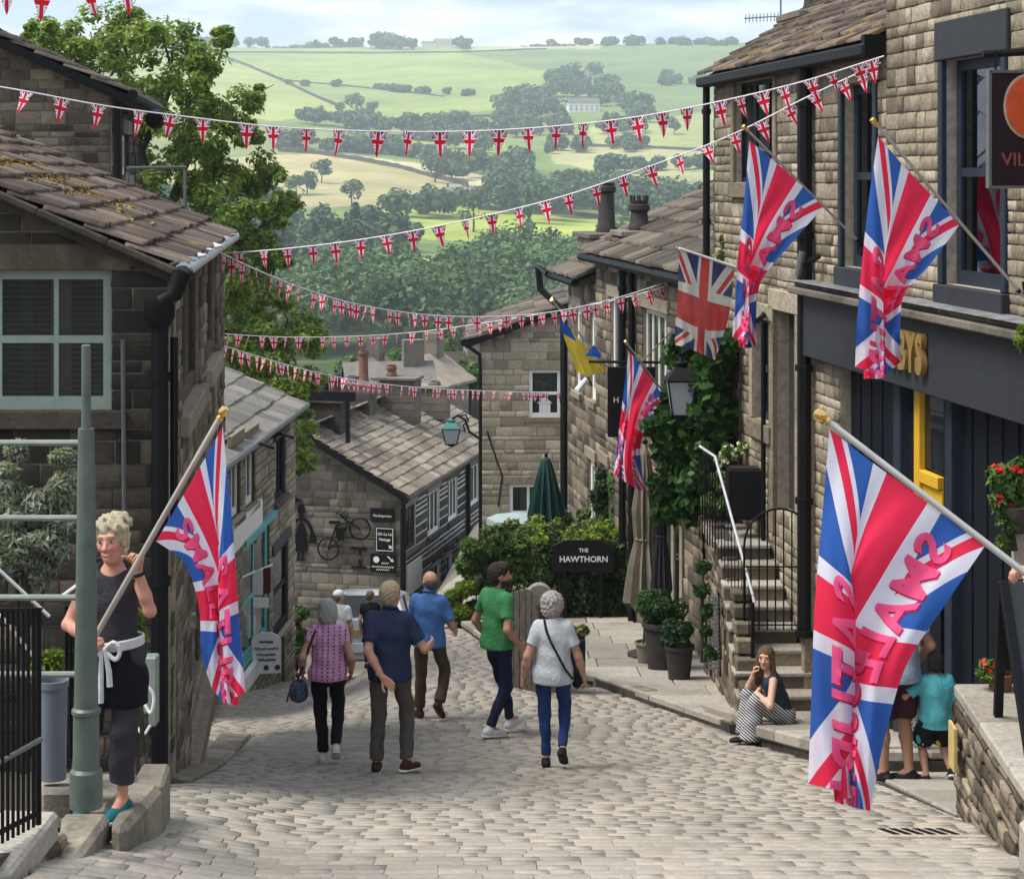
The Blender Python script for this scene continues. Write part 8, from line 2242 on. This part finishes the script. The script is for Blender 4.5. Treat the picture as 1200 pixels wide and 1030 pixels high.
bunting('long upper bunting string crossing the whole street to the mossy roof', [(-202, 82, 17.0), (-110, 88, 17.1), (-40, 96, 17.2), (29, 107, 17.3), (115, 123, 17.6), (202, 135, 18), (324, 149, 18.4), (440, 154, 18.8), (549, 154, 19), (653, 148, 19), (748, 137, 18.9), (839, 120, 18.8), (940, 96, 18.7), (1036, 66, 18.7)], .178, [29, 71, 115, 162, 202, 243, 285, 324, 362, 401, 440, 477, 514, 549, 584, 620, 653, 685, 716, 748, 777, 807, 839, 868, 895, 921, 948, 975, 1001, 1020], seed=2)
bunting('second bunting string rising from the cottage to the shop house', [(255, 297, 21.5), (308, 294, 21.5), (394, 285, 21.3), (483, 271, 21), (574, 252, 20.7), (667, 228, 20.3), (762, 195, 20), (858, 158, 19.5), (950, 112, 19.2), (1032, 74, 18.9)], .165, [281, 308, 336, 365, 394, 424, 453, 483, 513, 543, 574, 605, 637, 667, 697, 730, 762, 792, 826, 858, 890, 922, 952, 985, 1010], seed=3)
bunting('third bunting string from the cottage eaves to the cottage row', [(258, 296, 19.0), (300, 316, 20.5), (355, 338, 22), (420, 357, 24), (500, 369, 26), (580, 371, 27), (650, 365, 27.6), (720, 350, 28), (790, 328, 28.4)], .165, gap=.275, seed=4)
bunting('lower pale bunting string nearly level across the dark wood', [(258, 391, 29), (330, 395, 30), (420, 394, 31), (500, 388, 31.5), (570, 378, 31), (640, 367, 30), (715, 353, 29), (788, 334, 28.5)], .155, gap=.245, seed=5)
bunting('lowest bunting string from the terrace roof to the gabled house', [(258, 404, 30), (310, 420, 32), (370, 436, 35), (440, 449, 39), (520, 456, 43), (600, 459, 47), (660, 461, 49.8)], .19, gap=.36, seed=6)

# ---- things carried
def bags():
    S = PEOPLE['pink']; W = S['W']; w = lambda *p: Vector(W(np.array([p], float))[0])
    t = thing('shoulder_bag', w(-.30, .05, .66), 'dark patterned shoulder bag hanging at the hip of the woman in pink', 'bag')
    c = w(-.31, .02, .78); m = MB(); n = 14
    V, Fq = sdf_mesh([ell(np.array(c), (.085, .05, .10), None, .02), ell(np.array(c) - np.array([0, 0, .05]), (.085, .055, .075), None, .04)], .009); obj('pouch', np_mesh('pouch', V, Fq, [M['bag_pattern']], True), t)
    MB().tube([w(-.33, .02, .86), w(-.26, -.10, 1.05), w(-.20, -.145, 1.25), w(-.14, -.11, 1.40), w(-.115, -.02, 1.455)], .012, 6).build('strap', M['strap_red'], t)
    MB().tube([w(-.39, .0, .80), w(-.42, -.02, .72), w(-.43, -.02, .66)], .008, 5).build('tassel', M['strap_red'], t)
    S = PEOPLE['grey']; W = S['W']; w2 = lambda *p: Vector(W(np.array([p], float))[0])
    t = thing('crossbody_strap', w2(.17, -.13, .95), 'black cross-body bag strap over the back of the woman in grey', 'bag strap')
    MB().tube([w2(-.085, -.05, 1.485), w2(-.065, -.13, 1.40), w2(-.01, -.165, 1.28), w2(.06, -.160, 1.15), w2(.13, -.165, 1.02), w2(.20, -.12, .92)], .011, 6).build('strap', M['cloth_black'], t)
    V, Fq = sdf_mesh([ell(np.array(w2(.24, .08, .86)), (.05, .09, .08), None, .02)], .01); obj('pouch', np_mesh('pouch', V, Fq, [M['cloth_black']], True), t)
    # apron and bow of the flag woman
    S = PEOPLE['flagwoman']; W = S['W']; b = S['body']; w3 = lambda *p: Vector(W(np.array([p], float))[0])
    V, Fq = sdf_mesh([ell((0, .0, .96), (.178, .142, .10)), ell((0, .0, .83), (.19, .155, .16)), cap((-.06, .02, .80), (-.07, .02, .66), .145, .14, .06), cap((.06, .02, .80), (.07, .02, .66), .145, .14, .06)], .0115, [((0, 0, .66), (0, 0, -1)), ((0, 0, 1.02), (0, 0, 1))], noise_cloth(.004)); me = np_mesh('apron', W(V), Fq, [M['cloth_apron']], True); obj('apron', me, b)
    pts = []
    for q in np.linspace(0, 2 * math.pi, 33)[:-1]: pts.append(w3(.176 * math.cos(q), .138 * math.sin(q), 1.015 - .02 * math.cos(q)))
    m = MB()
    for dz in (-.02, -.01, 0, .01, .02): m.tube([p + Vector((0, 0, dz)) for p in pts], .009, 5, closed=True)
    m.build('apron_tie', M['ribbon'], b, smooth=True)
    c = w3(.015, .146, 1.01)
    m = MB()
    for sx in (-1, 1):
        lp = [c + Vector((sx * .008, -.01, 0)), c + Vector((sx * .06, -.03, .045)), c + Vector((sx * .095, -.03, .0)), c + Vector((sx * .07, -.03, -.05)), c + Vector((sx * .01, -.015, -.01))]; m.tube([Vector(p) for p in catmull(lp, 14)], .014, 6)
    m.tube([c + Vector((.01, -.02, 0)), c + Vector((.035, -.03, -.12)), c + Vector((.04, -.03, -.20))], [.012, .017, .019], 6); m.tube([c + Vector((-.01, -.02, 0)), c + Vector((-.01, -.03, -.15)), c + Vector((-.012, -.03, -.29))], [.012, .017, .019], 6)
    m.build('bow', M['ribbon'], b, smooth=True)
    # watch strap
    a = S['arms']['L']; d = (Vector(a[2]) - Vector(a[1])).normalized(); o = Vector(a[2]) - d * .03; n1 = d.orthogonal().normalized(); n2 = d.cross(n1)
    MB().tube([o + n1 * (.031 * math.cos(q)) + n2 * (.031 * math.sin(q)) for q in np.linspace(0, 2 * math.pi, 15)[:-1]], .009, 5, closed=True).build('watch', M['cloth_black'], b)
bags()
# ================================================================== air
def haze():
    x, y0, y1, z0, z1 = 1500, -60, 3400, -60, 235
    mb = MB(); mb.box((0, (y0 + y1) / 2, (z0 + z1) / 2), (2 * x, y1 - y0, z1 - z0))
    t = NT('haze_air'); v = t.node('ShaderNodeVolumePrincipled'); v.inputs['Color'].default_value = (.80, .88, 1.0, 1); v.inputs['Density'].default_value = HAZE; v.inputs['Anisotropy'].default_value = .2
    t.t.links.new(v.outputs[0], t.out.inputs['Volume'])
    tag(mb.build('haze', t.m), 'thin blue summer haze over the valley', 'haze', kind='stuff')
HAZE = 2.2e-4
haze()
